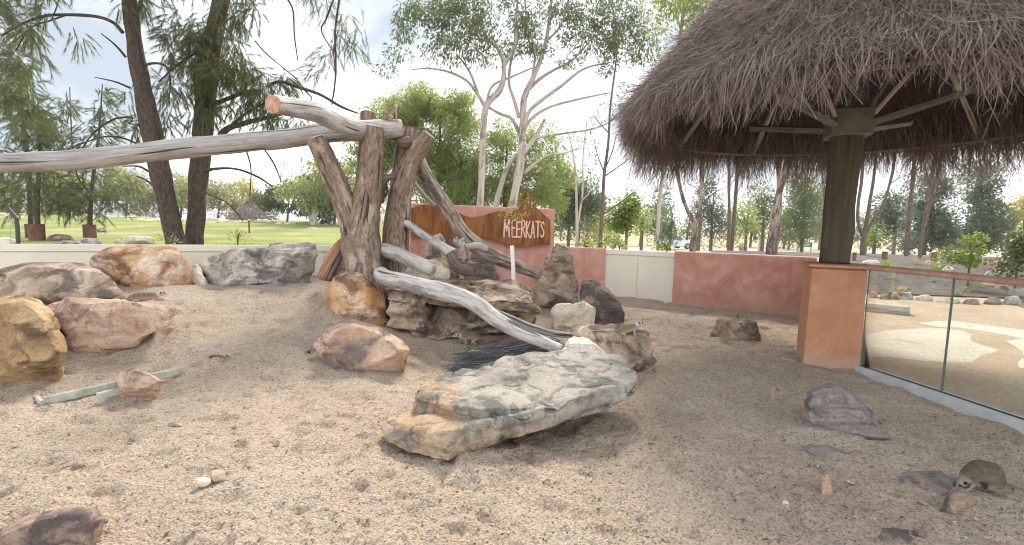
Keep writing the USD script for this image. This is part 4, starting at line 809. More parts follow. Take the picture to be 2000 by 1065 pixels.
log_thing('hanging_bark', 'dark curl of bark at the hollow top of the forked trunk', [
    ([(770, 270, 7.2), (778, 276, 7.2), (790, 280, 7.18), (803, 276, 7.2)], [5, 14, 22, 20])], 'wood_dark', 'bark', (), 95, 12, 0.015, 18)
log_thing('thin_dead_branch', 'thin grey dead branch leaning behind the forked trunk', [([(800, 345, 7.9), (820, 372, 7.9), (840, 395, 7.9), (850, 402, 7.9)], [7, 8, 9, 8])], 'wood_grey', 'branch', (), 97, 9, 0.004)

# bundle of dark brush behind the flat rock
strand_mat('brush_dark', [(0.10, 0.10, 0.115), (0.18, 0.18, 0.20), (0.27, 0.27, 0.30), (0.40, 0.40, 0.43), (0.12, 0.115, 0.12)], 0.6)
rng = np.random.default_rng(21); n = 3600
q0, q1 = G(1095, 684), G(846, 737); ax = q1 - q0; Lb = np.linalg.norm(ax); ax /= Lb
s = rng.uniform(0, 0.72, n); sp = rng.normal(0, 1, (n, 2)); wd = 0.075 + 0.06 * np.sin(np.pi * np.clip(s * 1.2, 0, 1))
sd_ = np.cross(ax, [0, 0, 1.0]); sd_ /= np.linalg.norm(sd_)
p = q0 + ax * (s * Lb)[:, None] + sd_ * (sp[:, 0] * wd * 1.2)[:, None]
zz = np.abs(sp[:, 1]) * 0.05; p[:, 2] = sand_z(p[:, 0], p[:, 1]) + 0.02 + zz * 1.3
t = ax + sd_ * rng.normal(0, 0.09, n)[:, None] + np.array([0, 0, 1]) * rng.normal(-0.03, 0.04, n)[:, None] - sd_ * (sp[:, 0] * 0.12)[:, None]
t /= np.linalg.norm(t, axis=1, keepdims=True)
bb = thing('brush_bundle', 'bundle of dark grey-blue dry brush twigs lying behind the big flat rock', 'brush', q0)
obj('twigs', ribbons(p, t, rng.uniform(0.18, 0.42, n), rng.uniform(0.003, 0.006, n), rng, 0.12, 3, 0.02, 1, 0.25), 'brush_dark', bb, kind='stuff')
log_ = [tube([q0 + ax * a_ + [0, 0, 0.05], q0 + ax * (a_ + 0.5) + [0, 0, 0.05]], [0.03, 0.02], around=7, n=8)[:2] for a_ in (0.0, 0.25)]
obj('binding_core', cat(log_), 'steel_dark', bb)
# ------------------------------------------------------------------ meerkats
mat('meerkat_coat', {'a': ('attribute', {'attribute': 'coat'}), 'g': ('geometry', {}), 'n': ('noise_texture', {'scale': 160.0, 'detail': 4.0, 'roughness': 0.7}), 'r': ('rgb_ramp', {'ramp': [(0.3, (0.65,) * 3), (0.7, (1.25,) * 3)]}),
    'm': ('mix_color', {'blend_type': 'multiply', 'fac': 1.0, 'use_clamp': False}), 'bp': ('bump', {'strength': 0.6, 'distance': 0.004}), 'p': ('principled_bsdf', {'roughness': 0.9, 'specular_ior_level': 0.15})},
    [('g.position', 'n.vector'), ('n.fac', 'r.fac'), ('a.color', 'm.a'), ('r.color', 'm.b'), ('m.result', 'p.base_color'), ('n.fac', 'bp.height'), ('bp.normal', 'p.normal')])
plain('meerkat_dark', (0.022, 0.017, 0.015), 0.6)
plain('meerkat_eye', (0.01, 0.008, 0.006), 0.1, spec=0.9)
def ball(p, r, n=14): return m3.Manifold.sphere(r, n).translate(list(map(float, p)))
def bone(a, ra, b, rb): return m3.Manifold.batch_hull([ball(a, ra), ball(b, rb)])
def unit(a): a = np.asarray(a, float); return a / np.linalg.norm(a)
def chain(pts):
    return [bone(np.array(a[:3]), a[3], np.array(b[:3]), b[3]) for a, b in zip(pts[:-1], pts[1:])]
def paw(p, f, s, k=1.0):
    """foot: pad with four toes"""
    p, f = np.asarray(p, float), unit(f); out = [bone(p, 0.0085 * k, p + f * 0.016 * k + [0, 0, -0.002], 0.0075 * k)]
    for i in (-1.5, -0.5, 0.5, 1.5):
        b = p + f * 0.018 * k + s * i * 0.0048 * k + np.array([0, 0, -0.003]); out.append(bone(b, 0.0036 * k, b + (f * (0.013 - abs(i) * 0.002) + s * i * 0.0012) * k + np.array([0, 0, -0.002]), 0.0028 * k))
    return out
def meerkat(label, base, heading, pose, scale=1.0, tilt=0.0, group='meerkats of the enclosure'):
    bones, J = [], {}
    sides = (1, -1); y = np.array([0, 1.0, 0])
    if pose in ('stand', 'sit'):
        lean = 0.0 if pose == 'stand' else 0.055
        spine = [(-0.012, 0, 0.045, 0.040), (-0.006 + lean * 0.2, 0, 0.095, 0.042), (0.004 + lean * 0.7, 0, 0.15, 0.036), (0.010 + lean * 1.2, 0, 0.195, 0.027), (0.014 + lean * 1.35, 0, 0.225, 0.020)]
        if pose == 'sit': spine = [(x, yy, z * 0.86, r * 1.08) for x, yy, z, r in spine]
        head, hf = np.array([spine[-1][0] + 0.010, 0, spine[-1][2] + 0.026]), unit((1, 0.0, 0.03))
        for s in sides:
            bones += chain([(-0.005, s * 0.030, 0.055, 0.028), (0.035, s * 0.040, 0.050, 0.020), (0.012, s * 0.036, 0.012, 0.011), (0.028, s * 0.036, 0.009, 0.009)]); bones += paw((0.03, s * 0.036, 0.009), (1, 0, 0), y, 1.1)
            sh = np.array([spine[3][0] + 0.004, s * 0.022, spine[3][2] - 0.012])
            if pose == 'stand': e, h = sh + [0.020, s * 0.010, -0.045], sh + [0.040, s * -0.004, -0.078]
            else: e, h = np.array([sh[0] + 0.005, s * 0.026, sh[2] * 0.55]), np.array([sh[0] + 0.006, s * 0.022, 0.010])
            bones += chain([(*sh, 0.015), (*e, 0.011), (*h, 0.0075)]); bones += paw(h, (0.5, 0, -0.8) if pose == 'stand' else (1, 0, 0), y, 0.85)
        bones += chain([(-0.035, 0, 0.025, 0.014), (-0.09, 0.012, 0.012, 0.008), (-0.16, 0.03, 0.009, 0.006), (-0.22, 0.03, 0.008, 0.0045)])
    else:
        if pose == 'walk':   sp = [(-0.110, 0, 0.094, 0.042), (-0.070, 0, 0.116, 0.054), (-0.005, 0, 0.114, 0.052), (0.055, 0, 0.104, 0.041), (0.088, 0, 0.118, 0.028)]; head, hf = np.array([0.125, 0, 0.128]), unit((1, 0.25, -0.18)); fz = 0.0
        elif pose == 'alert': sp = [(-0.085, 0, 0.055, 0.036), (-0.055, 0, 0.072, 0.045), (0.0, 0, 0.092, 0.043), (0.05, 0, 0.112, 0.034), (0.080, 0, 0.135, 0.022)]; head, hf = np.array([0.100, 0, 0.155]), unit((1, -0.1, -0.1)); fz = 0.0
        elif pose == 'lie':  sp = [(-0.115, 0, 0.036, 0.036), (-0.07, 0, 0.048, 0.046), (0.0, 0, 0.050, 0.044), (0.06, 0, 0.052, 0.034), (0.095, 0, 0.064, 0.024)]; head, hf = np.array([0.130, 0, 0.078]), unit((1, -0.15, -0.05)); fz = 0.0
        else:                sp = [(-0.060, 0, 0.066, 0.050), (-0.036, 0, 0.108, 0.062), (0.012, 0, 0.116, 0.058), (0.056, 0, 0.086, 0.045), (0.078, 0, 0.056, 0.030)]; head, hf = np.array([0.094, 0, 0.036]), unit((0.55, 0.0, -0.75)); fz = 0.0
        spine = sp
        hip, shd = np.array(sp[0][:3]), np.array(sp[3][:3])
        for s in sides:
            step = 0.030 * s if pose == 'walk' else 0.0
            if pose == 'lie':
                bones += chain([(hip[0] + 0.01, s * 0.026, 0.036, 0.026), (hip[0] + 0.05, s * 0.046, 0.022, 0.017), (hip[0] + 0.01, s * 0.048, 0.010, 0.010), (hip[0] + 0.05, s * 0.050, 0.008, 0.008)]); bones += paw((hip[0] + 0.05, s * 0.05, 0.008), (1, 0, 0), y)
                bones += chain([(shd[0], s * 0.022, 0.04, 0.016), (shd[0] + 0.02, s * 0.036, 0.014, 0.011), (shd[0] + 0.065, s * 0.028, 0.009, 0.008)]); bones += paw((shd[0] + 0.065, s * 0.028, 0.008), (1, 0, 0), y, 0.9)
            else:
                hz = hip[2]
                bones += chain([(hip[0] + 0.008, s * 0.022, hz, 0.028), (hip[0] + 0.034 + step, s * 0.030, hz * 0.52, 0.018), (hip[0] - 0.012 + step, s * 0.028, hz * 0.30, 0.0105), (hip[0] - 0.002 + step * 1.2, s * 0.028, 0.012, 0.008)]); bones += paw((hip[0] + step * 1.2, s * 0.028, 0.0085), (1, 0, 0), y, 1.1)
                bones += chain([(shd[0], s * 0.020, shd[2] - 0.012, 0.019), (shd[0] - 0.006 - step, s * 0.026, shd[2] * 0.5, 0.012), (shd[0] + 0.006 - step, s * 0.024, 0.024, 0.0085), (shd[0] + 0.008 - step, s * 0.024, 0.012, 0.0075)]); bones += paw((shd[0] + 0.010 - step, s * 0.024, 0.0085), (1, 0, 0), y)
        bones += chain([(hip[0] - 0.02, 0, hip[2], 0.016), (hip[0] - 0.07, 0.0, hip[2] * 0.85 - 0.006, 0.0085), (hip[0] - 0.14, 0.01, max(hip[2] * 0.72 - 0.012, 0.010), 0.006), (hip[0] - 0.20, 0.015, max(hip[2] * 0.72 - 0.010, 0.010), 0.0045)])
    bones += chain(spine); bones.append(bone(np.array(spine[-1][:3]), spine[-1][3], head, 0.022))
    hs = unit(np.cross([0, 0, 1.0], hf)); hu = np.cross(hf, hs)
    bones += [ball(head, 0.0265, 18), bone(head + hf * 0.012 - hu * 0.003, 0.021, head + hf * 0.034 - hu * 0.008, 0.0115), bone(head + hf * 0.034 - hu * 0.008, 0.0115, head + hf * 0.049 - hu * 0.010, 0.0070)]
    for s in sides: bones.append(bone(head - hf * 0.004 + hs * s * 0.021 + hu * 0.002, 0.008, head - hf * 0.008 + hs * s * 0.027 + hu * 0.004, 0.006))
    body = m3.Manifold.batch_boolean(bones, m3.OpType.Add)
    v, f = vf(body.refine_to_length(0.006)); t = trimesh.Trimesh(v, f, process=False); t.merge_vertices(digits_vertex=6)
    trimesh.smoothing.filter_taubin(t, 0.5, 0.53, iterations=10); v, f, nrm = meshkit.arrays(t, True)
    v0 = v.copy()
    v = v + nrm * ((meshkit.fbm(v * 90, 3, 2) - 0.5) * 0.004)[:, None]
    # coat: tan back with dark bars, cream belly, pale face, dark tail tip and ears
    sp_ = np.array([q[:3] for q in spine]); along = np.linspace(0, 1, 40); cl = spline(sp_, 40)
    dd = np.linalg.norm(v0[:, None] - cl[None], axis=-1); near = dd.argmin(1); tpar = along[near]; tdir = np.gradient(cl, axis=0)[near]; tdir /= np.linalg.norm(tdir, axis=1, keepdims=True)
    rel = v0 - cl[near]; back = np.array([-1.0, 0, 0.15]) if pose in ('stand', 'sit') else np.array([-0.1, 0, 1.0])
    bk = (rel @ unit(back)) / (np.linalg.norm(rel, axis=1) + 1e-6)
    tan, cream, bar, pale = np.array([0.185, 0.138, 0.095]), np.array([0.33, 0.27, 0.195]), np.array([0.085, 0.062, 0.045]), np.array([0.43, 0.40, 0.36])
    col = cream + (tan - cream) * S(bk, -0.45, 0.25)[:, None]
    bars = S(np.sin(tpar * 46), 0.1, 0.7) * S(tpar, 0.05, 0.15) * S(tpar, 0.78, 0.62) * S(bk, -0.1, 0.4) * S(dd.min(1), 0.012, 0.024) * (0.3 if pose == 'dig' else 0.6)
    col = col + (bar - col) * bars[:, None]
    dh = np.linalg.norm(v0 - head, axis=1); hd = S(dh, 0.062, 0.045); crown = S((v0 - head) @ hu, 0.012, 0.022)
    hc = pale + (np.array([0.36, 0.29, 0.22]) - pale) * crown[:, None]; col = col + (hc - col) * hd[:, None]
    ear = np.maximum.reduce([S(np.linalg.norm(v0 - (head - hf * 0.007 + hs * s * 0.027 + hu * 0.003), axis=1), 0.012, 0.008) for s in sides]); col = col + (bar * 0.35 - col) * ear[:, None]
    tip = S(v0[:, 0], v0[:, 0].min() + 0.05, v0[:, 0].min() + 0.02); col = col + (bar * 0.5 - col) * tip[:, None]
    if pose == 'dig': col = col * 0.62 * np.array([0.95, 1.0, 1.05])
    c_, s_ = math.cos(heading), math.sin(heading); ct, st = math.cos(tilt), math.sin(tilt)
    R = np.array([[c_, -s_, 0], [s_, c_, 0], [0, 0, 1]]) @ np.array([[ct, 0, -st], [0, 1, 0], [st, 0, ct]])
    tf = lambda q: np.asarray(q) @ R.T * scale + base
    th_ = thing('meerkat', label, 'meerkat', base, group=group)
    obj('body', (tf(v), f), 'meerkat_coat', th_, smooth=True, prim={'coat': col})
    def bit(name, c, r, sq, mt):
        s_ = trimesh.creation.icosphere(2, 1.0); q = np.array(s_.vertices) * r
        q = q @ np.array([hf, hs, hu]) if sq is None else q
        obj(name, (tf(q + c), np.array(s_.faces)), mt, th_, smooth=True)
    for s in sides:
        bit('eye_patch', head + hf * 0.019 + hs * s * 0.0165 + hu * 0.005, np.array([0.0095, 0.0055, 0.0085]), None, 'meerkat_dark')
        bit('eye', head + hf * 0.0215 + hs * s * 0.0185 + hu * 0.006, np.array([0.0038, 0.0038, 0.0038]), None, 'meerkat_eye')
    bit('nose', head + hf * 0.0545 - hu * 0.009, np.array([0.005, 0.0055, 0.0045]), None, 'meerkat_dark')
    return th_
def on(u, v, d): return WL([(u, v, d)])[0]
meerkat('meerkat sitting on the pale top log against the sky, looking right', on(760, 237, 7.05), math.radians(14), 'sit', 1.15)
meerkat('meerkat standing upright on the charred end of the crooked branch', on(906, 512, 6.70), math.radians(215), 'stand', 1.20)
b_ = G(914, 676); meerkat('meerkat walking left across the sand below the layered ledge', b_ + [0, 0, 0.004], math.radians(190), 'walk', 1.1)
meerkat('meerkat crouched on the knobbly boulder, head raised to the right', on(1229, 659, 5.02), math.radians(-12), 'alert', 1.05)
b_ = G(284, 588); meerkat('meerkat lying in the sand between the boulders on the left', on(286, 589, 5.25), math.radians(35), 'lie', 1.1)
b_ = G(1915, 958); meerkat('grey-backed meerkat digging beside the pale round stone at the right edge', b_, math.radians(168), 'dig', 1.05)

# ------------------------------------------------------------------ small things in the sand
def board(uvd0, uvd1, h, w, name='board', mt='pvc_green', parent=None, zoff=0.0):
    a, b = WL([uvd0])[0], WL([uvd1])[0]; L = np.linalg.norm(b - a); m, f = boxm((0, 0, 0), (L, w, h), 0, min(w, h) * 0.2)
    e = (b - a) / L; s = unit(np.cross([0, 0, 1.0], e)); u = np.cross(e, s)
    return obj(name, ((a + b) / 2 + [0, 0, zoff] + m[:, :1] * e + m[:, 1:2] * s + m[:, 2:] * u, f), mt, parent)
fr = thing('buried_frame', 'pale green plastic edging frame half buried in the sand on the left', 'edging frame', G(200, 740))
board((84, 770, 3.72), (358, 711, 4.42), 0.07, 0.028, 'long_edge', 'pvc_green', fr, -0.060)
board((84, 786, 3.70), (70, 772, 3.86), 0.07, 0.026, 'short_edge', 'pvc_green', fr, -0.03)
board((188, 768, 3.80), (300, 741, 4.12), 0.06, 0.024, 'inner_edge', 'pvc_green', fr, -0.03)
def pebble(label, u, v, w, h, mt, seed, name='pebble', category='pebble', d=None):
    c = G(u, v) if d is None else on(u, v, d); k = np.linalg.norm(c[:2]) / FPX
    rg = np.random.default_rng(seed); q = rg.normal(size=(16, 3)); q /= np.linalg.norm(q, axis=1, keepdims=True)
    q *= np.array([w * k / 2, w * k / 2 * 0.8, h * k / 2 * 1.1]); a = rg.uniform(-0.5, 0.5); q[:, :2] = q[:, :2] @ np.array([[math.cos(a), math.sin(a)], [-math.sin(a), math.cos(a)]])
    vv, ff = rough(q, max(0.004, w * k / 12), w * k * 0.02, 14 / (w * k * 12), seed, 4)
    return obj(name, (vv + c + [0, 0, h * k * 0.22], ff), mt, smooth=True, label=label, cat=category)
pebble('pale pink pebble lying in front of a tan pebble on the left foreground sand', 397, 946, 30, 18, 'rock_pale', 41)
pebble('tan rounded pebble just behind the pale pink one in the left foreground', 424, 935, 36, 22, 'rock_tan', 42)
pebble('small dark pebble alone in the left foreground sand', 154, 913, 24, 12, 'rock_dark', 43)
pebble('oval grey pebble on the sand left of the big flat rock', 341, 835, 26, 13, 'rock_grey', 44)
pebble('small bluish round pebble left of the big flat rock', 458, 837, 12, 10, 'rock_grey', 45)
pebble('reddish oval pebble resting on the flat slab by the digging meerkat', 1790, 944, 28, 18, 'rock_brown', 46)
pebble('dark flat chip beside the bottom of the big flat rock', 664, 966, 20, 9, 'rock_dark', 47)
pebble('whitish pebble on the right foreground sand', 1533, 986, 16, 11, 'rock_pale', 48)
pebble('bluish grey pebble near the orange-brown shard', 1660, 945, 14, 12, 'rock_grey', 49)
pebble('dark oval pebble close to the bottom right edge', 1797, 1046, 26, 14, 'rock_dark', 50)
pebble('light tan pebble in the sand left of the big rock', 540, 868, 20, 12, 'rock_tan', 51)
pebble('pale pebble by the bottom edge, left of centre', 385, 1025, 20, 10, 'rock_tan', 52)
pebble('small dark stone at the left end of the dome-shaped boulder', 603, 689, 12, 8, 'rock_dark', 53)
pebble('small brown stone on the sand below the green frame', 305, 838, 16, 9, 'rock_brown', 54) if False else None
def twig(label, uvs, w, mt='bark_brown', name='twig'):
    P_ = np.array([G(u, v) for u, v in uvs]) + [0, 0, 0.012]; k = np.linalg.norm(P_[:, :2], axis=1) / FPX
    v_, f_, r_ = tube(P_, np.linspace(1, 0.5, len(P_)) * w / 2 * k, around=6, n=12, bark=0.001, bark_scale=60)
    return obj(name, (v_, f_), mt, smooth=True, label=label, cat='twig', prim={'rest': r_})
twig('black crooked twig on the open sand left of the dome boulder', [(408, 700), (420, 697), (432, 698), (440, 703)], 4)
twig('short black twig just right of the crooked one', [(442, 697), (448, 701)], 4)
twig('pale stick on the sand in front of the orange pillar', [(1526, 702), (1540, 705), (1552, 707)], 5, 'wood_silver')
twig('short white stick right of the flat brown stone', [(1596, 916), (1601, 906)], 5, 'wood_silver')
twig('thin brown stick at the foot of the dark brush bundle', [(886, 694), (900, 692), (915, 689)], 2.5)
twig('small dark twig on the sand right of the big flat rock', [(1266, 869), (1280, 871)], 4)
twig('pale splinter in the right foreground near the flat slab', [(1772, 912), (1788, 914)], 4, 'wood_red')
# gravel strewn over the sand
rng = np.random.default_rng(77)
def gravel():
    g = UsdGeom.PointInstancer.Define(stage, '/World/gravel')
    protos = []
    for k in range(5):
        q = rng.normal(size=(14, 3)); q /= np.linalg.norm(q, axis=1, keepdims=True); q *= [1, 0.75, 0.5]
        vv, ff = vf(m3.Manifold.hull_points(q)); o = obj(f'pebble_shape_{k}', (vv, ff), ('rock_grey', 'rock_tan', 'rock_dark', 'rock_pale', 'rock_brown')[k], g.GetPrim(), smooth=50, local=True); protos.append(o.GetPath())
    n = 26000; u = rng.uniform(-60, 2060, n); dist = 1.9 + 6.5 * rng.uniform(0, 1, n) ** 1.7
    x = (u - 1000) / FPX * dist; y = dist
    k = shapely.contains_xy(ring.buffer(-0.1), x, y); x, y = x[k], y[k]; n = len(x)
    clus = meshkit.noise(np.column_stack([x * 1.4, y * 1.4, 0 * x]), 5); keep = rng.uniform(0, 1, n) < 0.25 + 0.9 * clus * S(x, -2, 2.5); x, y = x[keep], y[keep]; n = len(x)
    s = 0.0035 + 0.007 * rng.uniform(0, 1, n) ** 3
    z = sand_sheet(x, y) + s * 0.25
    g.CreatePositionsAttr(Vt.Vec3fArray.FromNumpy(np.column_stack([x, y, z]).astype(np.float32)))
    g.CreateScalesAttr(Vt.Vec3fArray.FromNumpy(np.repeat(s[:, None], 3, 1).astype(np.float32)))
    a = rng.uniform(0, np.pi, n)
    g.CreateOrientationsAttr([Gf.Quath(float(math.cos(t / 1)), 0, 0, float(math.sin(t / 1))) for t in a])
    g.CreateProtoIndicesAttr(Vt.IntArray.FromNumpy(rng.choice(5, n, p=[0.22, 0.34, 0.2, 0.12, 0.12]).astype(np.int32)))
    g.CreatePrototypesRel().SetTargets(protos)
    tag(g, 'scattered small stones and grit on the sand', 'gravel', kind='stuff')
gravel()

# ------------------------------------------------------------------ visitor side: bench, border stones
def GO(u, v):
    r = ray(u, v); z = 0.0
    for _ in range(40):
        p = EYE + r * ((z - EYE_H) / min(r[2], -0.004)); z = 0.5 * z + 0.5 * float(out_z(p[0], p[1]))
    return p
bench = thing('log_bench', 'low split-log bench with flat grey top on the dirt path behind the glass', 'bench', GO(1735, 612))
a, b = GO(1650, 603), GO(1776, 616)
v, f, r = tube([a + [0, 0.0, 0.06], b + [0, 0, 0.06]], [0.15, 0.145], around=16, n=30, bark=0.012, bark_scale=12, seed=4)
v[:, 2] = np.minimum(v[:, 2], 0.165 + 0.004 * np.sin(v[:, 0] * 9)); obj('seat_log', (v, f), 'timber_grey', bench, smooth=True, prim={'rest': r})
border = [('pinkish block at the left end of the stone border', 1697, 1716, 565, 583, 'rock_pink'), ('orange-tan rock second in the stone border', 1716, 1744, 572, 586, 'rock_tan'), ('small upright tan rock leaning on the second border rock', 1739, 1756, 571, 586, 'rock_orange'),
    ('grey wedge-shaped rock in the stone border', 1754, 1784, 569, 586, 'rock_grey'), ('long rounded cream rock in the stone border', 1785, 1825, 575, 589, 'rock_pale'), ('tiny pale stone in the gap of the border', 1828, 1840, 585, 592, 'rock_pale'),
    ('rounded pinkish cream rock seen through the glass joint', 1841, 1880, 580, 594, 'rock_pale'), ('dark-sided low rock right of the glass joint', 1879, 1914, 583, 596, 'rock_brown'), ('low tan flat-topped rock in the border near the right edge', 1920, 1957, 580, 596, 'rock_tan'),
    ('grey slab tilted on its edge near the right end of the border', 1958, 1994, 576, 597, 'rock_grey'), ('rounded tan rock at the right end of the border', 1993, 2030, 578, 602, 'rock_tan'),
    ('flat rock in the second tier above the border, right', 1942, 1978, 555, 569, 'rock_tan'), ('broad grey-tan rock in the second tier at the right edge', 1964, 2012, 562, 581, 'rock_grey'),
    ('flat pale rock at the top of the mulch bed beside the pillar', 1682, 1718, 507, 517, 'rock_pale'), ('pink rock near the top of the mulch bed', 1804, 1821, 508, 520, 'rock_pink'), ('pale grey rock below the spiky plant in the bed', 1840, 1863, 519, 531, 'rock_pale'),
    ('brown boulder between the two leafy shrubs', 1929, 1953, 508, 532, 'rock_brown'), ('long grey flat rock above the handrail, right', 1918, 1968, 529, 543, 'rock_grey'), ('small orange rock in the mulch by the glass joint', 1886, 1898, 561, 574, 'rock_orange')]
for k, (lab, u0, u1, v0_, v1_, mt) in enumerate(border):
    um, base = (u0 + u1) / 2, GO((u0 + u1) / 2, v1_); d = base[1]; rg = np.random.default_rng(300 + k)
    o = [(u0 + (u1 - u0) * a_, v0_ + (v1_ - v0_) * b_) for a_, b_ in ((0.0, 0.75), (0.03 + 0.1 * rg.random(), 0.3), (0.2 + 0.2 * rg.random(), 0.0), (0.75 + 0.15 * rg.random(), 0.05), (1.0, 0.4 + 0.2 * rg.random()), (0.97, 0.9), (0.6, 1.0), (0.2, 1.0))]
    rock(lab, o, d, max(0.25, (u1 - u0) / FPX * d * 0.6), mt, 200 + k, 0.035, 0.02, 3.5, 'border_rock' if k < 11 else 'garden_rock', 'rock', group=None)

# ------------------------------------------------------------------ car park: bollards, notice, car
def bollard(label, u, v1, v0, wpx, mt='rust_post', name='bollard', cap=None):
    b = GO(u, v1); k = b[1] / FPX; h = (v1 - v0) * k; w = wpx * k
    t = thing(name, label, 'bollard', b)
    obj('post', boxm((b[0], b[1], b[2] + h / 2 - 0.1), (w, w, h + 0.2), 0.2, w * 0.08), mt, t)
    obj('cap', boxm((b[0], b[1], b[2] + h + 0.012), (w * 1.12, w * 1.12, 0.03), 0.2, 0.008), cap or mt, t)
bollard('rusty red bollard nearest the pillar post', 1668, 511, 495, 5)
bollard('rusty red bollard in the middle of the mulch bed top', 1727, 509, 493, 7)
bollard('rusty red bollard right of the leaning pair of trunks', 1823, 512, 495, 7)
bollard('orange-brown bollard behind the pink wall, left of the white-topped post', 1447, 490, 479, 5)
bollard('grey bollard with a white top beside the peeling gum trunk', 1486, 491, 471, 8, 'steel_grey', cap='white_plastic')
b = GO(1571, 497); k = b[1] / FPX
nt = thing('notice_board', 'teal notice board on two legs across the car park', 'notice board', b)
wb = 24 * k; hb = 9 * k; zc = b[2] + 19 * k
obj('board_panel', boxm((b[0], b[1], zc), (wb, 0.05, hb), -0.35, 0.01), 'teal_paint', nt)
rot = np.array([math.cos(-0.35), math.sin(-0.35)])
for s in (-1, 1):
    c = b[:2] + rot * s * wb * 0.46 + np.array([0, 0.06]); obj('leg', boxm((c[0], c[1], b[2] + 10 * k), (0.07, 0.07, 22 * k), -0.35, 0.01), 'teal_paint', nt)
for q, (zz, ww) in enumerate(((1.5, 0.62), (-1.2, 0.5))):
    for j in range(5):
        c = b[:2] + rot * (j - 2) * wb * 0.14 * (ww / 0.62) + np.array([math.sin(-0.35), -math.cos(-0.35)]) * 0.03
        obj('text_dash', boxm((c[0], c[1], zc + zz * k), (wb * 0.10, 0.008, hb * 0.14), -0.35, 0.002), 'lettering_white', nt)
def car(label, u, v, d, heading, scale=1.0):
    b = on(u, v, d); t = thing('parked_car', label, 'car', b)
    c_, s_ = math.cos(heading), math.sin(heading); R = np.array([[c_, s_, 0], [-s_, c_, 0], [0, 0, 1]])
    P_ = lambda m: ((np.asarray(m[0]) * scale) @ R + b, m[1])
    prof = [(-2.2, 0.42), (-2.22, 0.85), (-2.1, 1.0), (-1.2, 1.05), (1.05, 1.08), (1.95, 0.98), (2.2, 0.8), (2.22, 0.42), (1.8, 0.3), (-1.9, 0.3)]
    roofp = [(-2.08, 1.02), (-1.75, 1.55), (-1.4, 1.66), (0.25, 1.64), (0.55, 1.55), (1.15, 1.06)]
    def slabm(pr, w, inset=0.0):
        pr = np.array(pr); return vf(m3.Manifold.hull_points(np.vstack([np.column_stack([pr[:, 0], np.full(len(pr), s * (w - i)), pr[:, 1] * 1.0]) for s, i in ((1, 0.0), (-1, 0.0))] + [np.column_stack([pr[:, 0] * 0.985, np.full(len(pr), s * (w + 0.05)), (pr[:, 1] - 0.7) * 0.8 + 0.7]) for s in (1, -1)])))
    obj('body', P_(slabm(prof, 0.85)), 'car_paint', t, smooth=30)
    pr = np.array(roofp); obj('cabin', P_(vf(m3.Manifold.hull_points(np.vstack([np.column_stack([pr[:, 0], s * (0.88 - 0.25 * (pr[:, 1] - 1.02)), pr[:, 1]]) for s in (1, -1)])))), 'car_paint', t, smooth=30)
    for s in (1, -1):
        for x0, x1, xt0, xt1 in ((-1.85, -1.15, -1.62, -1.15), (-1.08, -0.28, -1.08, -0.28), (-0.20, 0.78, -0.20, 0.36)):
            q = np.array([(x0, 1.1), (x1, 1.1), (xt1, 1.52), (xt0, 1.52)])
            pts = np.vstack([np.column_stack([q[:, 0], s * (0.895 + o - 0.25 * (q[:, 1] - 1.02)), q[:, 1]]) for o in (-0.02, 0.004)]); obj('side_window', P_(vf(m3.Manifold.hull_points(pts))), 'car_glass', t)
    q = np.array([(1.12, 1.1), (0.62, 1.53)]); pts = np.array([(x + o, y_, z) for x, z in q for y_ in (-0.72, 0.72) for o in (-0.02, 0.02)]); obj('windscreen', P_(vf(m3.Manifold.hull_points(pts))), 'car_glass', t)
    q = np.array([(-2.07, 1.1), (-1.8, 1.52)]); pts = np.array([(x + o, y_, z) for x, z in q for y_ in (-0.72, 0.72) for o in (-0.03, 0.01)]); obj('rear_window', P_(vf(m3.Manifold.hull_points(pts))), 'car_glass', t)
    for x in (-1.35, 1.4):
        for s in (1, -1):
            w = trimesh.creation.cylinder(0.36, 0.24, sections=20); w.apply_transform(trimesh.transformations.rotation_matrix(np.pi / 2, [1, 0, 0])); w.apply_translation([x, s * 0.82, 0.36])
            wp = obj('wheel', P_(vf(w)), 'rubber', t, smooth=30)
            w = trimesh.creation.cylinder(0.22, 0.26, sections=14); w.apply_transform(trimesh.transformations.rotation_matrix(np.pi / 2, [1, 0, 0])); w.apply_translation([x, s * 0.82, 0.36])
            v_, f_ = P_(vf(w)); obj('rim', (v_, f_), 'steel_grey', wp.GetPrim(), smooth=30)
    for s in (1, -1):
        obj('headlight', P_(boxm((2.17, s * 0.66, 0.82), (0.1, 0.34, 0.16), 0, 0.03)), 'white_plastic', t); obj('tail_light', P_(boxm((-2.2, s * 0.74, 0.9), (0.08, 0.2, 0.26), 0, 0.02)), 'rust_post', t)
car('silver off-road car parked behind the trees, seen over the cream panel', 1314, 486, 58, math.radians(22))
# ------------------------------------------------------------------ vegetation
leaf_mat('casuarina_needles', [(0.08, 0.095, 0.035), (0.13, 0.145, 0.05), (0.20, 0.205, 0.07), (0.09, 0.11, 0.055), (0.27, 0.25, 0.09)], 0.30)
leaf_mat('gum_leaves', [(0.10, 0.12, 0.065), (0.15, 0.17, 0.095), (0.20, 0.22, 0.13), (0.12, 0.145, 0.09), (0.27, 0.27, 0.16)], 0.35)
leaf_mat('wattle_leaves', [(0.18, 0.21, 0.08), (0.25, 0.28, 0.105), (0.32, 0.345, 0.14), (0.20, 0.23, 0.09), (0.38, 0.40, 0.17)], 0.40)
leaf_mat('cypress_leaves', [(0.085, 0.11, 0.07), (0.12, 0.15, 0.095), (0.16, 0.19, 0.12), (0.10, 0.13, 0.09), (0.20, 0.22, 0.14)], 0.25)
leaf_mat('cypress_green', [(0.11, 0.14, 0.06), (0.15, 0.18, 0.08), (0.20, 0.23, 0.105), (0.24, 0.26, 0.13)], 0.30)
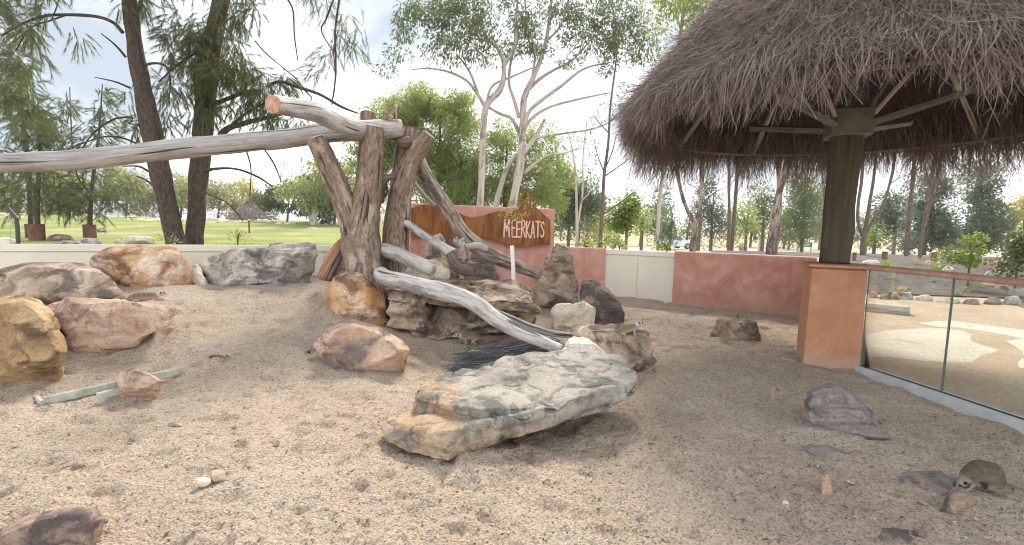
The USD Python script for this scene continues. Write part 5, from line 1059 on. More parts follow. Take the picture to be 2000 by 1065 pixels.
leaf_mat('bright_leaves', [(0.11, 0.15, 0.035), (0.16, 0.205, 0.05), (0.22, 0.26, 0.065), (0.30, 0.31, 0.09), (0.09, 0.125, 0.04)], 0.40, 0.4)
leaf_mat('olive_leaves', [(0.18, 0.185, 0.08), (0.26, 0.26, 0.11), (0.33, 0.32, 0.15), (0.22, 0.23, 0.10)], 0.40)
leaf_mat('autumn_leaves', [(0.24, 0.21, 0.06), (0.32, 0.27, 0.08), (0.20, 0.20, 0.07), (0.36, 0.30, 0.12)], 0.40)
leaf_mat('sprig_leaves', [(0.20, 0.19, 0.06), (0.30, 0.23, 0.08), (0.16, 0.20, 0.055), (0.30, 0.27, 0.12)], 0.40)
leaf_mat('dark_leaves', [(0.06, 0.08, 0.03), (0.09, 0.115, 0.042), (0.13, 0.155, 0.06), (0.18, 0.20, 0.08)], 0.30, 0.4)
leaf_mat('grey_leaves', [(0.16, 0.20, 0.15), (0.22, 0.26, 0.19), (0.13, 0.17, 0.12)], 0.30)
leaf_mat('grass_blades', [(0.12, 0.19, 0.03), (0.17, 0.24, 0.05), (0.22, 0.27, 0.07), (0.30, 0.29, 0.12)], 0.40)
leaf_mat('dry_blades', [(0.36, 0.30, 0.16), (0.44, 0.37, 0.22), (0.28, 0.24, 0.13)], 0.35)
def U3(n, rng):
    q = rng.normal(size=(n, 3)); return q / np.linalg.norm(q, axis=1, keepdims=True)
def blades(p, t, L, w, rng, fold=True):
    """lens-shaped leaves (2 triangles each) from p along t"""
    n = len(p); s = np.cross(t, U3(n, rng)); s /= np.linalg.norm(s, axis=1, keepdims=True) + 1e-9
    L, w = np.broadcast_to(L, n)[:, None], np.broadcast_to(w, n)[:, None]
    m = p + t * L * 0.45
    v = np.stack([p, m + s * w, p + t * L, m - s * w], 1).reshape(-1, 3); b = 4 * np.arange(n)[:, None]
    return v, np.vstack([b + [0, 1, 2], b + [0, 2, 3]])
def needles(p, t, L, w, rng):
    n = len(p); s = np.cross(t, U3(n, rng)); s /= np.linalg.norm(s, axis=1, keepdims=True) + 1e-9
    L, w = np.broadcast_to(L, n)[:, None], np.broadcast_to(w, n)[:, None]
    v = np.stack([p - s * w, p + s * w, p + t * L], 1).reshape(-1, 3); return v, 3 * np.arange(n)[:, None] + [0, 1, 2]
def leafy(cent, rad, n_each, L, w, rng, droop=0.3, flat=0.8, coherent=0.5, shape='blade', core=0.35):
    """leaves gathered in clumps: denser to the outside of each clump, pointing outwards and down"""
    cent = np.asarray(cent, float); K = len(cent); rad = np.broadcast_to(rad, K)
    idx = np.repeat(np.arange(K), n_each); n = len(idx)
    rad = rad * rng.uniform(0.55, 1.35, K)
    o = U3(n, rng) * (core + (1 - core) * rng.uniform(0, 1, n) ** 0.6)[:, None] * np.array([1, 1, flat])
    p = cent[idx] + o * rad[idx][:, None]
    cd = U3(K, rng); t = o + cd[idx] * coherent + U3(n, rng) * 0.8 + np.array([0, 0, -droop * 1.6]); t /= np.linalg.norm(t, axis=1, keepdims=True)
    l = L * rng.uniform(0.7, 1.3, n); w = w * 1.7
    return (blades if shape == 'blade' else needles)(p, t, l, w * rng.uniform(0.7, 1.2, n), rng)
def tassels(cent, rad, n_br, n_need, L, w, rng, droop=0.55, bl=0.45):
    """she-oak foliage: hanging branchlets set with long thin needles"""
    cent = np.asarray(cent, float); K = len(cent); rad = np.broadcast_to(rad, K); idx = np.repeat(np.arange(K), n_br); m = len(idx)
    o = U3(m, rng) * rng.uniform(0, 1, m)[:, None] ** 0.5; p = cent[idx] + o * rad[idx][:, None]
    bias = U3(K, rng) * [0.8, 0.8, 0.2]
    t = o * 0.7 + bias[idx] * 0.6 + U3(m, rng) * 0.5 + [0, 0, -droop]; t /= np.linalg.norm(t, axis=1, keepdims=True)
    b = np.repeat(np.arange(m), n_need); n = len(b); s = rng.uniform(0, 1, n)
    q = p[b] + t[b] * (s * bl)[:, None] + np.array([0, 0, -1.0]) * (0.3 * bl * s ** 2)[:, None]
    d = t[b] * 0.9 + U3(n, rng) * 0.45 + [0, 0, -droop * 0.9]; d /= np.linalg.norm(d, axis=1, keepdims=True)
    nd = needles(q, d, L * rng.uniform(0.6, 1.2, n), w, rng)
    st = needles(p, t, np.full(m, bl), w * 1.3, rng)
    return cat([nd, st])
DENS = 3.0
def in_blobs(blobs, rng, per, cull=0.26):
    """clump centres spread over photo ellipses (u, v, d, ru, rv[, depth])"""
    out = []
    for b in blobs:
        u, v, d, ru, rv = b[:5]; dep = b[5] if len(b) > 5 else ru / FPX * d * 0.8
        n = max(2, int(DENS * per * ru * rv / 1000)); q = U3(n, rng) * (0.25 + 0.75 * rng.uniform(0, 1, n)[:, None] ** 0.5)
        out.append(W(u + q[:, 0] * ru, v + q[:, 1] * rv, d + q[:, 2] * dep))
    out = np.vstack(out); d_ = np.linalg.norm(out[:, :2], axis=1).mean(); q = meshkit.fbm(out * (14.0 / max(d_, 8.0)) * 0.75 + d_, 2, 7)
    return out[q > np.quantile(q, cull)]
def tree(name, label, trunks, bark_, crown, leaf, category='tree', around=10, bark=0.01, step=0.15, group=None, scale=10):
    """trunks: (photo points, pixel widths)"""
    sp = []
    for pts, px in trunks:
        P_ = WL(pts); sp.append((P_, np.array(px, float) / 2 / FPX * np.array(pts)[:, 2] * 0.92 * np.cos(np.arctan2(P_[:, 0], P_[:, 1])) ** 0.9))
    t = thing(name, label, category, sp[0][0][0], group=group)
    big = max(r.max() for _, r in sp)
    v, f, rs = tubes([(P_, r, {'around': around if r.max() > 0.3 * big else 6, 'bark': bark * min(1, r.max() / big)}) for P_, r in sp], step=step, bark_scale=scale, seed=len(label))
    obj('trunk', (v, f), bark_, t, smooth=True, prim={'rest': rs})
    if crown is not None: obj('crown', crown, leaf, t)
    return t
# --- the two she-oaks behind the cream wall
rng = np.random.default_rng(101)
A1 = [(348, 500, 10.4), (336, 440, 10.4), (318, 360, 10.4), (303, 290, 10.4), (290, 230, 10.45), (276, 160, 10.5), (262, 80, 10.5), (252, 0, 10.5), (240, -120, 10.5), (225, -260, 10.6)]
cl = in_blobs([(30, 40, 10.0, 70, 60), (60, 110, 10.2, 45, 40), (110, 20, 10.0, 60, 22), (150, 62, 10, 14, 16), (30, 170, 10.5, 40, 40), (95, 150, 10.2, 14, 24), (270, 10, 10.6, 50, 22), (40, 215, 10.8, 40, 26), (335, 70, 10.7, 30, 50), (300, -60, 10.5, 80, 40), (80, -60, 10, 110, 40), (262, 235, 10.4, 18, 30), (255, 180, 10.4, 14, 20), (330, 210, 10.6, 25, 40)], rng, 1.9)
cr = tassels(cl, 0.17, 11, 40, 0.15, 0.0036, rng, 0.5, 0.28)
tree('she_oak', 'leaning she-oak with dark rough trunk behind the cream wall, its top leaning left', [
    (A1, [44, 42, 44, 46, 44, 40, 34, 32, 26, 16]),
    ([(240, 64, 10.45), (222, 45, 10.4), (190, 33, 10.3), (130, 29, 10.2), (85, 32, 10.1), (40, 48, 10.0), (5, 70, 10.0)], [10, 9, 8, 7, 7, 5, 3]), ([(130, 29, 10.2), (100, 40, 10.1), (60, 55, 10.1), (30, 100, 10.1)], [5, 4, 3, 2]),
    ([(100, 40, 10.1), (112, 10, 10.1), (118, -20, 10.1)], [3, 3, 2]),
    ([(246, 112, 10.5), (225, 88, 10.4), (198, 66, 10.35)], [7, 5, 3]), ([(254, 172, 10.5), (225, 160, 10.4), (185, 151, 10.3)], [6, 4, 2]),
    ([(262, 30, 10.5), (275, 10, 10.5), (280, -40, 10.5)], [12, 10, 8]), ([(272, 150, 10.5), (285, 127, 10.5), (318, 126, 10.6), (332, 150, 10.6), (330, 200, 10.6)], [8, 6, 5, 4, 2]),
    ([(260, 230, 10.4), (225, 232, 10.3), (185, 258, 10.3), (160, 290, 10.3)], [5, 5, 4, 3]), ([(275, 285, 10.4), (240, 270, 10.3), (200, 268, 10.3), (130, 292, 10.2)], [6, 5, 4, 2]), ([(290, 335, 10.4), (270, 325, 10.3), (240, 325, 10.3)], [6, 5, 3]), ([(298, 362, 10.4), (282, 350, 10.4), (266, 344, 10.4)], [5, 4, 2])],
    'bark_casuarina', cr, 'casuarina_needles', around=20, bark=0.022, step=0.07)
B1 = [(378, 500, 11.0), (383, 420, 11.0), (388, 340, 11.0), (396, 260, 11.0), (404, 180, 11.0), (412, 110, 11.0), (424, 40, 11.0), (436, -30, 11.0), (446, -160, 11.0), (450, -260, 11.0)]
cl = in_blobs([(400, 40, 10.7, 60, 55), (440, 110, 10.6, 50, 60), (375, 70, 10.9, 40, 60), (470, 40, 10.8, 40, 40), (480, 130, 10.8, 40, 50), (500, 165, 10.7, 35, 30), (345, 60, 11, 35, 45), (400, 215, 10.8, 26, 40), (440, -40, 11, 90, 50), (540, 160, 10.9, 40, 25), (560, 235, 10.8, 60, 22), (650, 215, 10.8, 45, 26), (690, 235, 10.8, 30, 22), (345, 170, 11, 30, 40), (520, 195, 10.8, 30, 30), (395, 150, 10.6, 30, 60), (455, 190, 10.7, 30, 30)], rng, 2.0)
c2 = in_blobs([(660, 10, 11.5, 70, 30), (630, 40, 11.5, 25, 25), (680, 60, 11.5, 30, 30), (640, 80, 11.5, 20, 16), (650, 120, 11.5, 24, 16), (690, 100, 11.5, 16, 14), (660, -40, 11.5, 90, 40), (620, 150, 11.5, 12, 10)], rng, 1.2)
cr = cat([tassels(cl, 0.18, 11, 42, 0.16, 0.0036, rng, 0.62, 0.32), tassels(c2, 0.2, 8, 30, 0.18, 0.0032, rng, 0.5, 0.34), tassels(WL([(566, 320, 10.8), (628, 330, 11), (590, 300, 10.9)]), 0.1, 4, 24, 0.18, 0.003, rng, 0.8, 0.35)])
tree('she_oak', 'upright she-oak with thick hanging needles, just right of the leaning she-oak', [
    ([(446, -160, 11), (540, -290, 11.2), (640, -240, 11.5), (672, -100, 11.6), (665, -20, 11.5), (655, 60, 11.5), (656, 130, 11.5), (652, 190, 11.5)], [20, 16, 12, 7, 5, 4, 4, 2]), ([(672, -60, 11.6), (640, 30, 11.5), (628, 60, 11.5), (650, 100, 11.5)], [5, 4, 3, 2]),
    (B1, [44, 40, 42, 42, 40, 38, 36, 36, 30, 20]),
    ([(420, 288, 10.9), (440, 255, 10.8), (480, 240, 10.7), (540, 225, 10.6), (580, 210, 10.6)], [15, 14, 11, 8, 6]), ([(425, 280, 10.9), (448, 250, 10.8), (480, 222, 10.8), (510, 205, 10.7), (524, 195, 10.7)], [10, 9, 7, 5, 3]),
    ([(412, 205, 10.9), (440, 195, 10.8), (480, 180, 10.8), (505, 177, 10.8)], [12, 10, 8, 6]), ([(520, 170, 10.8), (545, 160, 10.8), (575, 168, 10.8), (625, 185, 10.8), (665, 208, 10.8), (700, 222, 10.8)], [6, 7, 7, 6, 6, 3]),
    ([(590, 172, 10.8), (608, 190, 10.8), (605, 200, 10.8)], [3, 3, 2]), ([(648, 205, 10.8), (655, 150, 10.8), (652, 100, 10.8), (660, 60, 10.8)], [3, 3, 3, 2]),
    ([(400, 335, 10.9), (420, 330, 10.8), (460, 330, 10.8), (500, 344, 10.7), (532, 364, 10.7)], [8, 6, 5, 5, 3]), ([(400, 376, 10.9), (440, 395, 10.8), (462, 415, 10.8), (474, 432, 10.8)], [4, 3, 3, 2]),
    ([(392, 120, 10.9), (380, 150, 10.8), (384, 210, 10.8)], [9, 7, 5]), ([(420, 100, 10.9), (400, 95, 10.8), (350, 125, 10.8), (310, 160, 10.8)], [6, 6, 5, 3]), ([(498, 80, 10.9), (520, 105, 10.8), (550, 130, 10.8), (580, 155, 10.8)], [3, 3, 2, 2]),
    ([(556, -10, 10.9), (572, 20, 10.9), (575, 70, 10.9), (582, 120, 10.9)], [4, 4, 3, 2]), ([(480, 290, 10.7), (490, 330, 10.7), (488, 385, 10.7)], [4, 3, 2]), ([(515, 290, 10.7), (535, 320, 10.7), (550, 356, 10.7)], [4, 4, 2])],
    'bark_casuarina', cr, 'casuarina_needles', around=20, bark=0.02, step=0.07)
# --- she-oaks planted in rusty pipe sections on the lawn
def pot_tree(label, plabel, u, v1, v0, wpx, d, blobs, trunk, seed):
    b = on(u, v1, d); k = d / FPX; h = (v1 - v0) * k; r = wpx / 2 * k; zg = float(out_z(b[0], b[1]))
    pv = thing('pipe_planter', plabel, 'planter', b)
    prof = np.array([(r, zg - b[2] - 0.2), (r, h), (r - 0.03, h), (r - 0.03, h - 0.12), (0.0, h - 0.12)]); m = trimesh.creation.revolve(prof, sections=28); vv, ff = vf(m); obj('pipe', (vv + b, ff), 'rust_pot', pv, smooth=40)
    vv, ff = vf(trimesh.creation.cylinder(r - 0.035, 0.05, sections=20)); obj('soil', (vv + b + [0, 0, h - 0.10], ff), 'mulch', pv)
    rg = np.random.default_rng(seed); cl_ = in_blobs(blobs, rg, 4.0, 0.22)
    tree('potted_she_oak', label, trunk, 'bark_casuarina', tassels(cl_, 0.32, 8, 28, 0.28, 0.009, rg, 0.25, 0.45), 'casuarina_needles', around=9, bark=0.015)
pot_tree('tall dark she-oak in the left rear rusty pipe planter', 'rear rusty pipe planter at the far left, behind its twin', 61, 466, 438, 17, 24, [(50, 400, 24, 40, 40), (25, 340, 24, 45, 40), (50, 260, 24, 40, 60), (30, 180, 24, 45, 60), (20, 120, 24, 40, 50)], [([(61, 445, 24), (58, 380, 24), (50, 280, 24), (40, 180, 24), (36, 110, 24)], [13, 12, 10, 7, 3])], 1)
pot_tree('bushy she-oak in the front rusty pipe planter at the far left', 'front rusty pipe planter at the far left, on the lawn', 73, 470, 438, 25, 22, [(75, 395, 22, 32, 35), (85, 330, 22, 40, 45), (80, 260, 22, 36, 40), (70, 210, 22, 26, 30)], [([(73, 442, 22), (72, 400, 22), (76, 340, 22), (78, 270, 22), (74, 200, 22)], [14, 12, 9, 6, 3])], 2)
pot_tree('spreading she-oak in the single rusty pipe planter left of the leaning she-oak', 'single rusty pipe planter on the lawn left of the leaning trunk', 176, 465, 439, 21, 23, [(180, 400, 23, 72, 26), (160, 370, 23, 60, 30), (210, 360, 23, 50, 30), (180, 325, 23, 48, 30), (190, 270, 23, 34, 34), (200, 215, 23, 22, 30), (200, 180, 23, 12, 18), (130, 300, 23, 22, 40), (110, 250, 23, 22, 40), (135, 200, 23, 14, 30)], [([(176, 445, 23), (177, 400, 23), (184, 330, 23), (194, 250, 23), (200, 165, 23)], [12, 10, 8, 5, 2]), ([(178, 380, 23), (150, 340, 23), (140, 260, 23), (136, 170, 23)], [5, 4, 3, 2])], 3)
# --- gums behind the sign
rng = np.random.default_rng(202)
E1 = [([(937, 440, 14.5), (938, 404, 14.5), (941, 340, 14.5), (943, 276, 14.5), (949, 209, 14.5), (975, 178, 14.5), (984, 148, 14.4), (983, 118, 14.4), (972, 95, 14.3), (958, 82, 14.2), (945, 62, 14.1), (936, 40, 14.0)], [17, 15, 14, 14, 14, 13, 10, 9, 7, 6, 6, 4]),
      ([(949, 212, 14.5), (934, 186, 14.4), (912, 158, 14.3), (880, 142, 14.2), (840, 134, 14.1), (805, 136, 14)], [9, 7, 6, 5, 3, 2]), ([(934, 186, 14.4), (921, 148, 14.4), (905, 122, 14.3), (890, 104, 14.3)], [6, 5, 4, 2]),
      ([(984, 130, 14.4), (1005, 90, 14.5), (1008, 40, 14.5), (1012, -20, 14.5)], [8, 7, 5, 4]), ([(958, 82, 14.2), (920, 74, 14), (880, 60, 13.9)], [4, 3, 2]), ([(948, 218, 14.5), (960, 170, 14.6), (1000, 150, 14.8), (1042, 132, 14.9)], [6, 5, 4, 2])]
cl = in_blobs([(900, 60, 14, 80, 40), (860, 90, 14, 50, 30), (850, 20, 14, 70, 30), (940, 20, 14.2, 70, 40), (905, 110, 14, 60, 14), (805, 30, 14, 30, 30), (780, 110, 14, 25, 14), (930, -50, 14, 130, 40), (760, 140, 14, 22, 12), (800, 70, 14, 24, 18)], rng, 3.0)
tree('gum_tree', 'slimmer gum with bare grey trunk behind the rusty sign, curving right then back left', E1, 'bark_gum', leafy(cl, 0.34, 62, 0.12, 0.0125, rng, 0.55, 0.8, 0.6), 'gum_leaves', around=14, bark=0.01)
E2 = [([(996, 440, 15), (1000, 406, 15), (1008, 365, 15), (1016, 327, 15), (1018, 290, 15), (1020, 256, 15), (1022, 215, 15), (1025, 188, 15), (1042, 150, 14.9), (1060, 105, 14.8), (1070, 60, 14.7), (1076, 10, 14.6), (1080, -60, 14.6)], [20, 17, 16, 17, 15, 14, 13, 12, 10, 8, 7, 6, 4]),
      ([(1018, 290, 15), (1030, 225, 14.9), (1058, 196, 14.8), (1094, 170, 14.7), (1140, 135, 14.6), (1192, 122, 14.5)], [10, 8, 7, 6, 4, 2]), ([(1020, 262, 15), (1038, 232, 15), (1075, 209, 15), (1130, 194, 15), (1192, 181, 15)], [8, 7, 5, 4, 2]),
      ([(1015, 262, 15), (1000, 232, 14.9), (975, 222, 14.8), (952, 208, 14.7)], [9, 7, 6, 5]), ([(1014, 230, 15), (1004, 195, 15), (994, 160, 15), (1000, 110, 15), (1012, 75, 15), (1008, 30, 15)], [8, 7, 6, 5, 4, 3]),
      ([(1028, 180, 15), (1050, 158, 15.2), (1080, 138, 15.3), (1120, 116, 15.4), (1160, 70, 15.4)], [8, 7, 5, 4, 2]), ([(1040, 150, 14.9), (1045, 100, 14.7), (1030, 50, 14.6), (1025, 0, 14.6)], [6, 5, 4, 3]), ([(1064, 85, 14.8), (1095, 50, 14.7), (1110, 0, 14.6)], [5, 4, 3]),
      ([(968, 440, 15.4), (968, 406, 15.4), (980, 356, 15.3), (995, 318, 15.2), (1010, 300, 15.1)], [13, 12, 10, 9, 8]), ([(1022, 300, 15), (1045, 268, 14.9), (1064, 233, 14.8)], [10, 9, 6]), ([(1024, 338, 15), (1045, 320, 14.9), (1070, 304, 14.8), (1100, 300, 14.7), (1132, 290, 14.6)], [7, 6, 4, 3, 2]),
      ([(1044, 270, 14.9), (1094, 262, 14.8), (1152, 253, 14.7), (1188, 240, 14.6), (1215, 222, 14.6)], [5, 4, 4, 3, 2])]
cl = in_blobs([(1000, 30, 14.8, 60, 40), (1060, 40, 14.7, 70, 45), (1120, 60, 14.8, 70, 40), (1180, 70, 14.7, 60, 40), (1230, 50, 14.6, 50, 40), (1150, 10, 14.8, 90, 35), (1240, 95, 14.5, 50, 24), (1010, 90, 15, 50, 20), (1080, -50, 14.8, 150, 40), (1190, 130, 14.5, 30, 12), (1040, 90, 15, 40, 20), (1200, 0, 14.8, 70, 30), (1120, 120, 15, 30, 8)], rng, 3.0)
tree('gum_tree', 'large spreading gum with smooth white limbs behind the right end of the sign', E2, 'bark_gum', leafy(cl, 0.36, 62, 0.12, 0.0125, rng, 0.55, 0.8, 0.6), 'gum_leaves', around=16, bark=0.012)
cl = in_blobs([(1320, 30, 13.5, 60, 60), (1290, 90, 13.5, 26, 40), (1380, 20, 13.5, 60, 40), (1340, 110, 13.5, 30, 24), (1440, 10, 13.5, 40, 30), (1350, -40, 13.5, 120, 50), (1310, 130, 13.5, 14, 14)], rng, 2.2)
tree('gum_tree', 'light green gum whose leaves hang beside the thatched roof', [([(1283, 470, 14), (1290, 380, 14), (1305, 250, 14), (1318, 140, 13.9), (1330, 60, 13.8), (1345, -60, 13.8)], [8, 8, 8, 8, 7, 5]), ([(1318, 140, 13.9), (1360, 90, 13.6), (1400, 20, 13.5)], [5, 4, 2]), ([(1312, 190, 13.9), (1290, 120, 13.6), (1280, 60, 13.5)], [4, 3, 2])], 'bark_gum', leafy(cl, 0.34, 62, 0.12, 0.0135, rng, 0.6, 0.8, 0.6), 'wattle_leaves', around=10)
# --- slim trees between sign and shelter
cl = in_blobs([(1120, 270, 13, 26, 20), (1145, 250, 13, 20, 18), (1100, 300, 13, 14, 16), (1150, 320, 13, 12, 12), (1080, 270, 13, 16, 18)], rng, 1.6)
tree('gum_sapling', 'thin white forked gum beside the right edge of the sign', [([(1126, 492, 12.2), (1127, 450, 12.2), (1126, 393, 12.2), (1124, 341, 12.2), (1119, 300, 12.2), (1110, 260, 12.2)], [7.5, 6.5, 5.5, 4, 3.5, 2]), ([(1128, 440, 12.2), (1132, 415, 12.2), (1138, 372, 12.2), (1139, 300, 12.2), (1146, 240, 12.2)], [5, 5, 4, 3, 2]), ([(1138, 390, 12.2), (1152, 374, 12.2), (1154, 335, 12.2)], [3, 3, 2])], 'bark_gum', leafy(cl, 0.18, 16, 0.10, 0.011, rng, 0.4), 'gum_leaves', around=8, bark=0.003)
cl = in_blobs([(1205, 120, 13.4, 26, 40), (1195, 180, 13.4, 40, 24), (1225, 160, 13.4, 30, 24), (1180, 230, 13.4, 24, 20), (1235, 210, 13.4, 24, 16), (1215, 70, 13.4, 14, 20), (1225, 260, 13.4, 22, 10), (1160, 290, 13.4, 18, 14)], rng, 1.5)
tree('slim_tree', 'slim dark-barked tree with wispy leaves left of the thatched roof', [([(1173, 492, 12.9), (1173, 461, 13), (1177, 403, 13), (1180, 341, 13.2), (1188, 280, 13.3), (1192, 210, 13.4), (1202, 130, 13.4), (1210, 60, 13.4)], [9, 8, 7.5, 6.5, 5.5, 4, 3, 2]), ([(1180, 345, 13.2), (1205, 328, 13.1), (1235, 305, 13)], [3, 2.5, 1.5]), ([(1182, 330, 13.2), (1196, 296, 13.2), (1204, 262, 13.2)], [3, 2.5, 1.5]), ([(1178, 332, 13.2), (1166, 300, 13.2), (1160, 270, 13.2)], [3, 2, 1.5]), ([(1177, 420, 13), (1205, 400, 12.9), (1245, 370, 12.8)], [3.5, 3, 1.5]), ([(1177, 440, 13), (1200, 425, 12.9), (1213, 418, 12.9)], [3, 2.5, 1.5]), ([(1190, 240, 13.3), (1215, 215, 13.3), (1240, 205, 13.3)], [3, 2, 1.5]), ([(1189, 260, 13.3), (1170, 240, 13.3), (1158, 225, 13.3)], [2.5, 2, 1])], 'bark_brown', leafy(cl, 0.22, 22, 0.10, 0.010, rng, 0.4), 'gum_leaves', around=8, bark=0.004)
# --- feathery wattles filling the middle behind the trunks
def bushy(name, label, u, vbase, d, blobs, leaf, n_each, L, w, per, rad, seed, bark_='bark_brown', tw=10, droop=0.3, coherent=0.5, shape='blade', category='tree', stems=None, group=None):
    rg = np.random.default_rng(seed); cl_ = in_blobs(blobs, rg, per, 0.12 if name == 'wattle' else 0.26)
    top = min(b_[1] - b_[4] * 0.5 for b_ in blobs)
    base = on(u, vbase, d); base[2] = min(base[2], float(out_z(base[0], base[1])) - 0.02)
    T = stems or []
    sp = [(np.vstack([base, W(np.array([u + 2.0, u + 4, u + 6]), np.array([vbase + (top - vbase) * q for q in (0.3, 0.6, 0.9)]), np.array([d, d, d]))]), np.array([tw, tw * 0.8, tw * 0.5, tw * 0.2]) / 2 / FPX * d)]
    for k in range(6):
        c_ = cl_[rg.integers(len(cl_))]; a_ = sp[0][0][1] * (1 - 0.4 * rg.random()) + sp[0][0][2] * 0.4 * rg.random() * 1.0; a_ = sp[0][0][1] + (sp[0][0][2] - sp[0][0][1]) * rg.random()
        sp.append((np.array([a_, (a_ + c_) / 2 + [0, 0, 0.1], c_]), np.array([tw * 0.4, tw * 0.25, tw * 0.1]) / 2 / FPX * d))
    for pts, px in T: sp.append((WL(pts), np.array(px, float) / 2 / FPX * np.array(pts)[:, 2]))
    t = thing(name, label, category, base, group=group)
    v_, f_, r_ = tubes(sp, around=7, step=max(0.15, 0.02 * d), bark=0.004 * d / 15, seed=seed)
    obj('trunk', (v_, f_), bark_, t, smooth=True, prim={'rest': r_})
    obj('crown', leafy(cl_, rad, n_each, L, w, rg, droop, 0.85, coherent, shape), leaf, t)
    return t
bushy('wattle', 'broad feathery light-green wattle behind the forked trunk', 855, 440, 19, [(840, 250, 19, 95, 80), (800, 320, 19, 95, 75), (870, 350, 19.5, 85, 75), (780, 220, 19, 70, 45), (840, 195, 19, 70, 40), (740, 300, 19, 60, 70), (910, 290, 19, 50, 70), (880, 210, 19, 50, 40), (760, 260, 19.3, 70, 50), (720, 340, 19.5, 50, 50), (900, 380, 19.5, 60, 40)], 'wattle_leaves', 85, 0.17, 0.012, 5.0, 0.40, 11, droop=0.5, coherent=1.2)
bushy('wattle', 'feathery green wattle filling the gap between the two gum trunks', 985, 440, 20, [(960, 330, 20, 60, 70), (1000, 380, 20.5, 60, 40), (930, 380, 20, 50, 40), (1050, 330, 20, 60, 60), (1070, 390, 20, 50, 35), (1060, 270, 20.5, 40, 30), (985, 270, 20, 40, 40), (1030, 380, 20, 60, 40), (1090, 350, 20.5, 40, 50)], 'wattle_leaves', 85, 0.17, 0.012, 4.8, 0.40, 12, droop=0.5, coherent=1.2)
bushy('wattle', 'pale green wattle low behind the dead trunk and the leaning log', 760, 450, 24, [(760, 400, 24, 70, 40), (720, 380, 24, 50, 40), (820, 400, 24, 50, 30)], 'olive_leaves', 80, 0.2, 0.016, 2.2, 0.5, 13, coherent=1.0)
# --- trees across the lawn, left
far = [('broad yellow-green tree at the far left behind the pipe planters', 20, 432, 58, [(15, 390, 58, 55, 45), (-30, 360, 58, 50, 60)], 'olive_leaves', 'far_tree'), ('green tree between the pipe planters, across the lawn', 115, 430, 60, [(115, 370, 60, 40, 55), (120, 330, 60, 28, 40)], 'wattle_leaves', 'far_tree'),
    ('light olive tree just left of the leaning she-oak trunk', 245, 428, 60, [(245, 385, 60, 50, 40), (230, 350, 60, 30, 30), (285, 395, 60, 30, 30)], 'olive_leaves', 'far_tree'), ('rounded pale tree seen between the two she-oak trunks', 352, 428, 62, [(350, 385, 62, 34, 40), (335, 400, 62, 20, 24)], 'olive_leaves', 'far_tree'),
    ('pale greyish bushy tree left of the distant thatched hut', 425, 430, 66, [(430, 392, 66, 40, 32), (410, 380, 66, 24, 26), (455, 400, 66, 24, 22)], 'olive_leaves', 'far_tree'), ('dark low tree directly behind the distant thatched hut', 520, 432, 70, [(520, 405, 70, 30, 26), (500, 408, 70, 30, 20)], 'dark_leaves', 'far_tree'),
    ('yellowish tree behind the distant hut roof, left side', 470, 430, 74, [(470, 372, 74, 30, 20), (480, 388, 74, 26, 20)], 'autumn_leaves', 'far_tree')]
for k, (lab, u, vb, d, bl, lf, nm_) in enumerate(far):
    bushy(nm_, lab, u, vb + 4, d, [(b_[0], b_[1], b_[2], b_[3] * 1.2, b_[4] * 1.15) for b_ in bl], lf, 95, 0.42, 0.06, 4.2, 1.15, 40 + k, tw=5)
bushy('far_tree', 'pale forked gum with white stems left of the dead trunk, across the lawn', 610, 446, 44, [(600, 350, 44, 45, 34), (640, 370, 44, 40, 36), (570, 370, 44, 30, 26), (620, 330, 44, 36, 22), (660, 400, 44, 30, 34), (590, 395, 44, 34, 20)], 'wattle_leaves', 70, 0.34, 0.045, 3.0, 0.8, 60, 'bark_gum', 6, stems=[([(612, 444, 44), (604, 420, 44), (592, 390, 44), (578, 372, 44)], [7, 5, 4, 2]), ([(613, 444, 44), (617, 410, 44), (620, 380, 44), (626, 360, 44)], [7, 6, 4, 2])])
bushy('far_tree', 'dark spreading tree with hanging fringe between the hut and the forked gum', 560, 444, 48, [(545, 385, 48, 38, 26), (520, 392, 48, 24, 22), (580, 405, 48, 36, 28), (600, 380, 49, 40, 40)], 'dark_leaves', 90, 0.36, 0.045, 4.6, 0.8, 61, tw=5, droop=0.9)
bushy('far_tree', 'dark-trunked tree group at the lawn edge just left of the dead trunk', 640, 446, 46, [(650, 405, 46, 40, 32), (690, 385, 46, 44, 50), (630, 412, 46, 26, 22), (660, 350, 47, 40, 40)], 'dark_leaves', 90, 0.36, 0.045, 4.4, 0.8, 62, tw=9, stems=[([(632, 446, 46), (630, 420, 46), (636, 396, 46)], [6, 5, 3]), ([(652, 446, 46), (655, 415, 46), (650, 390, 46)], [6, 5, 3])])
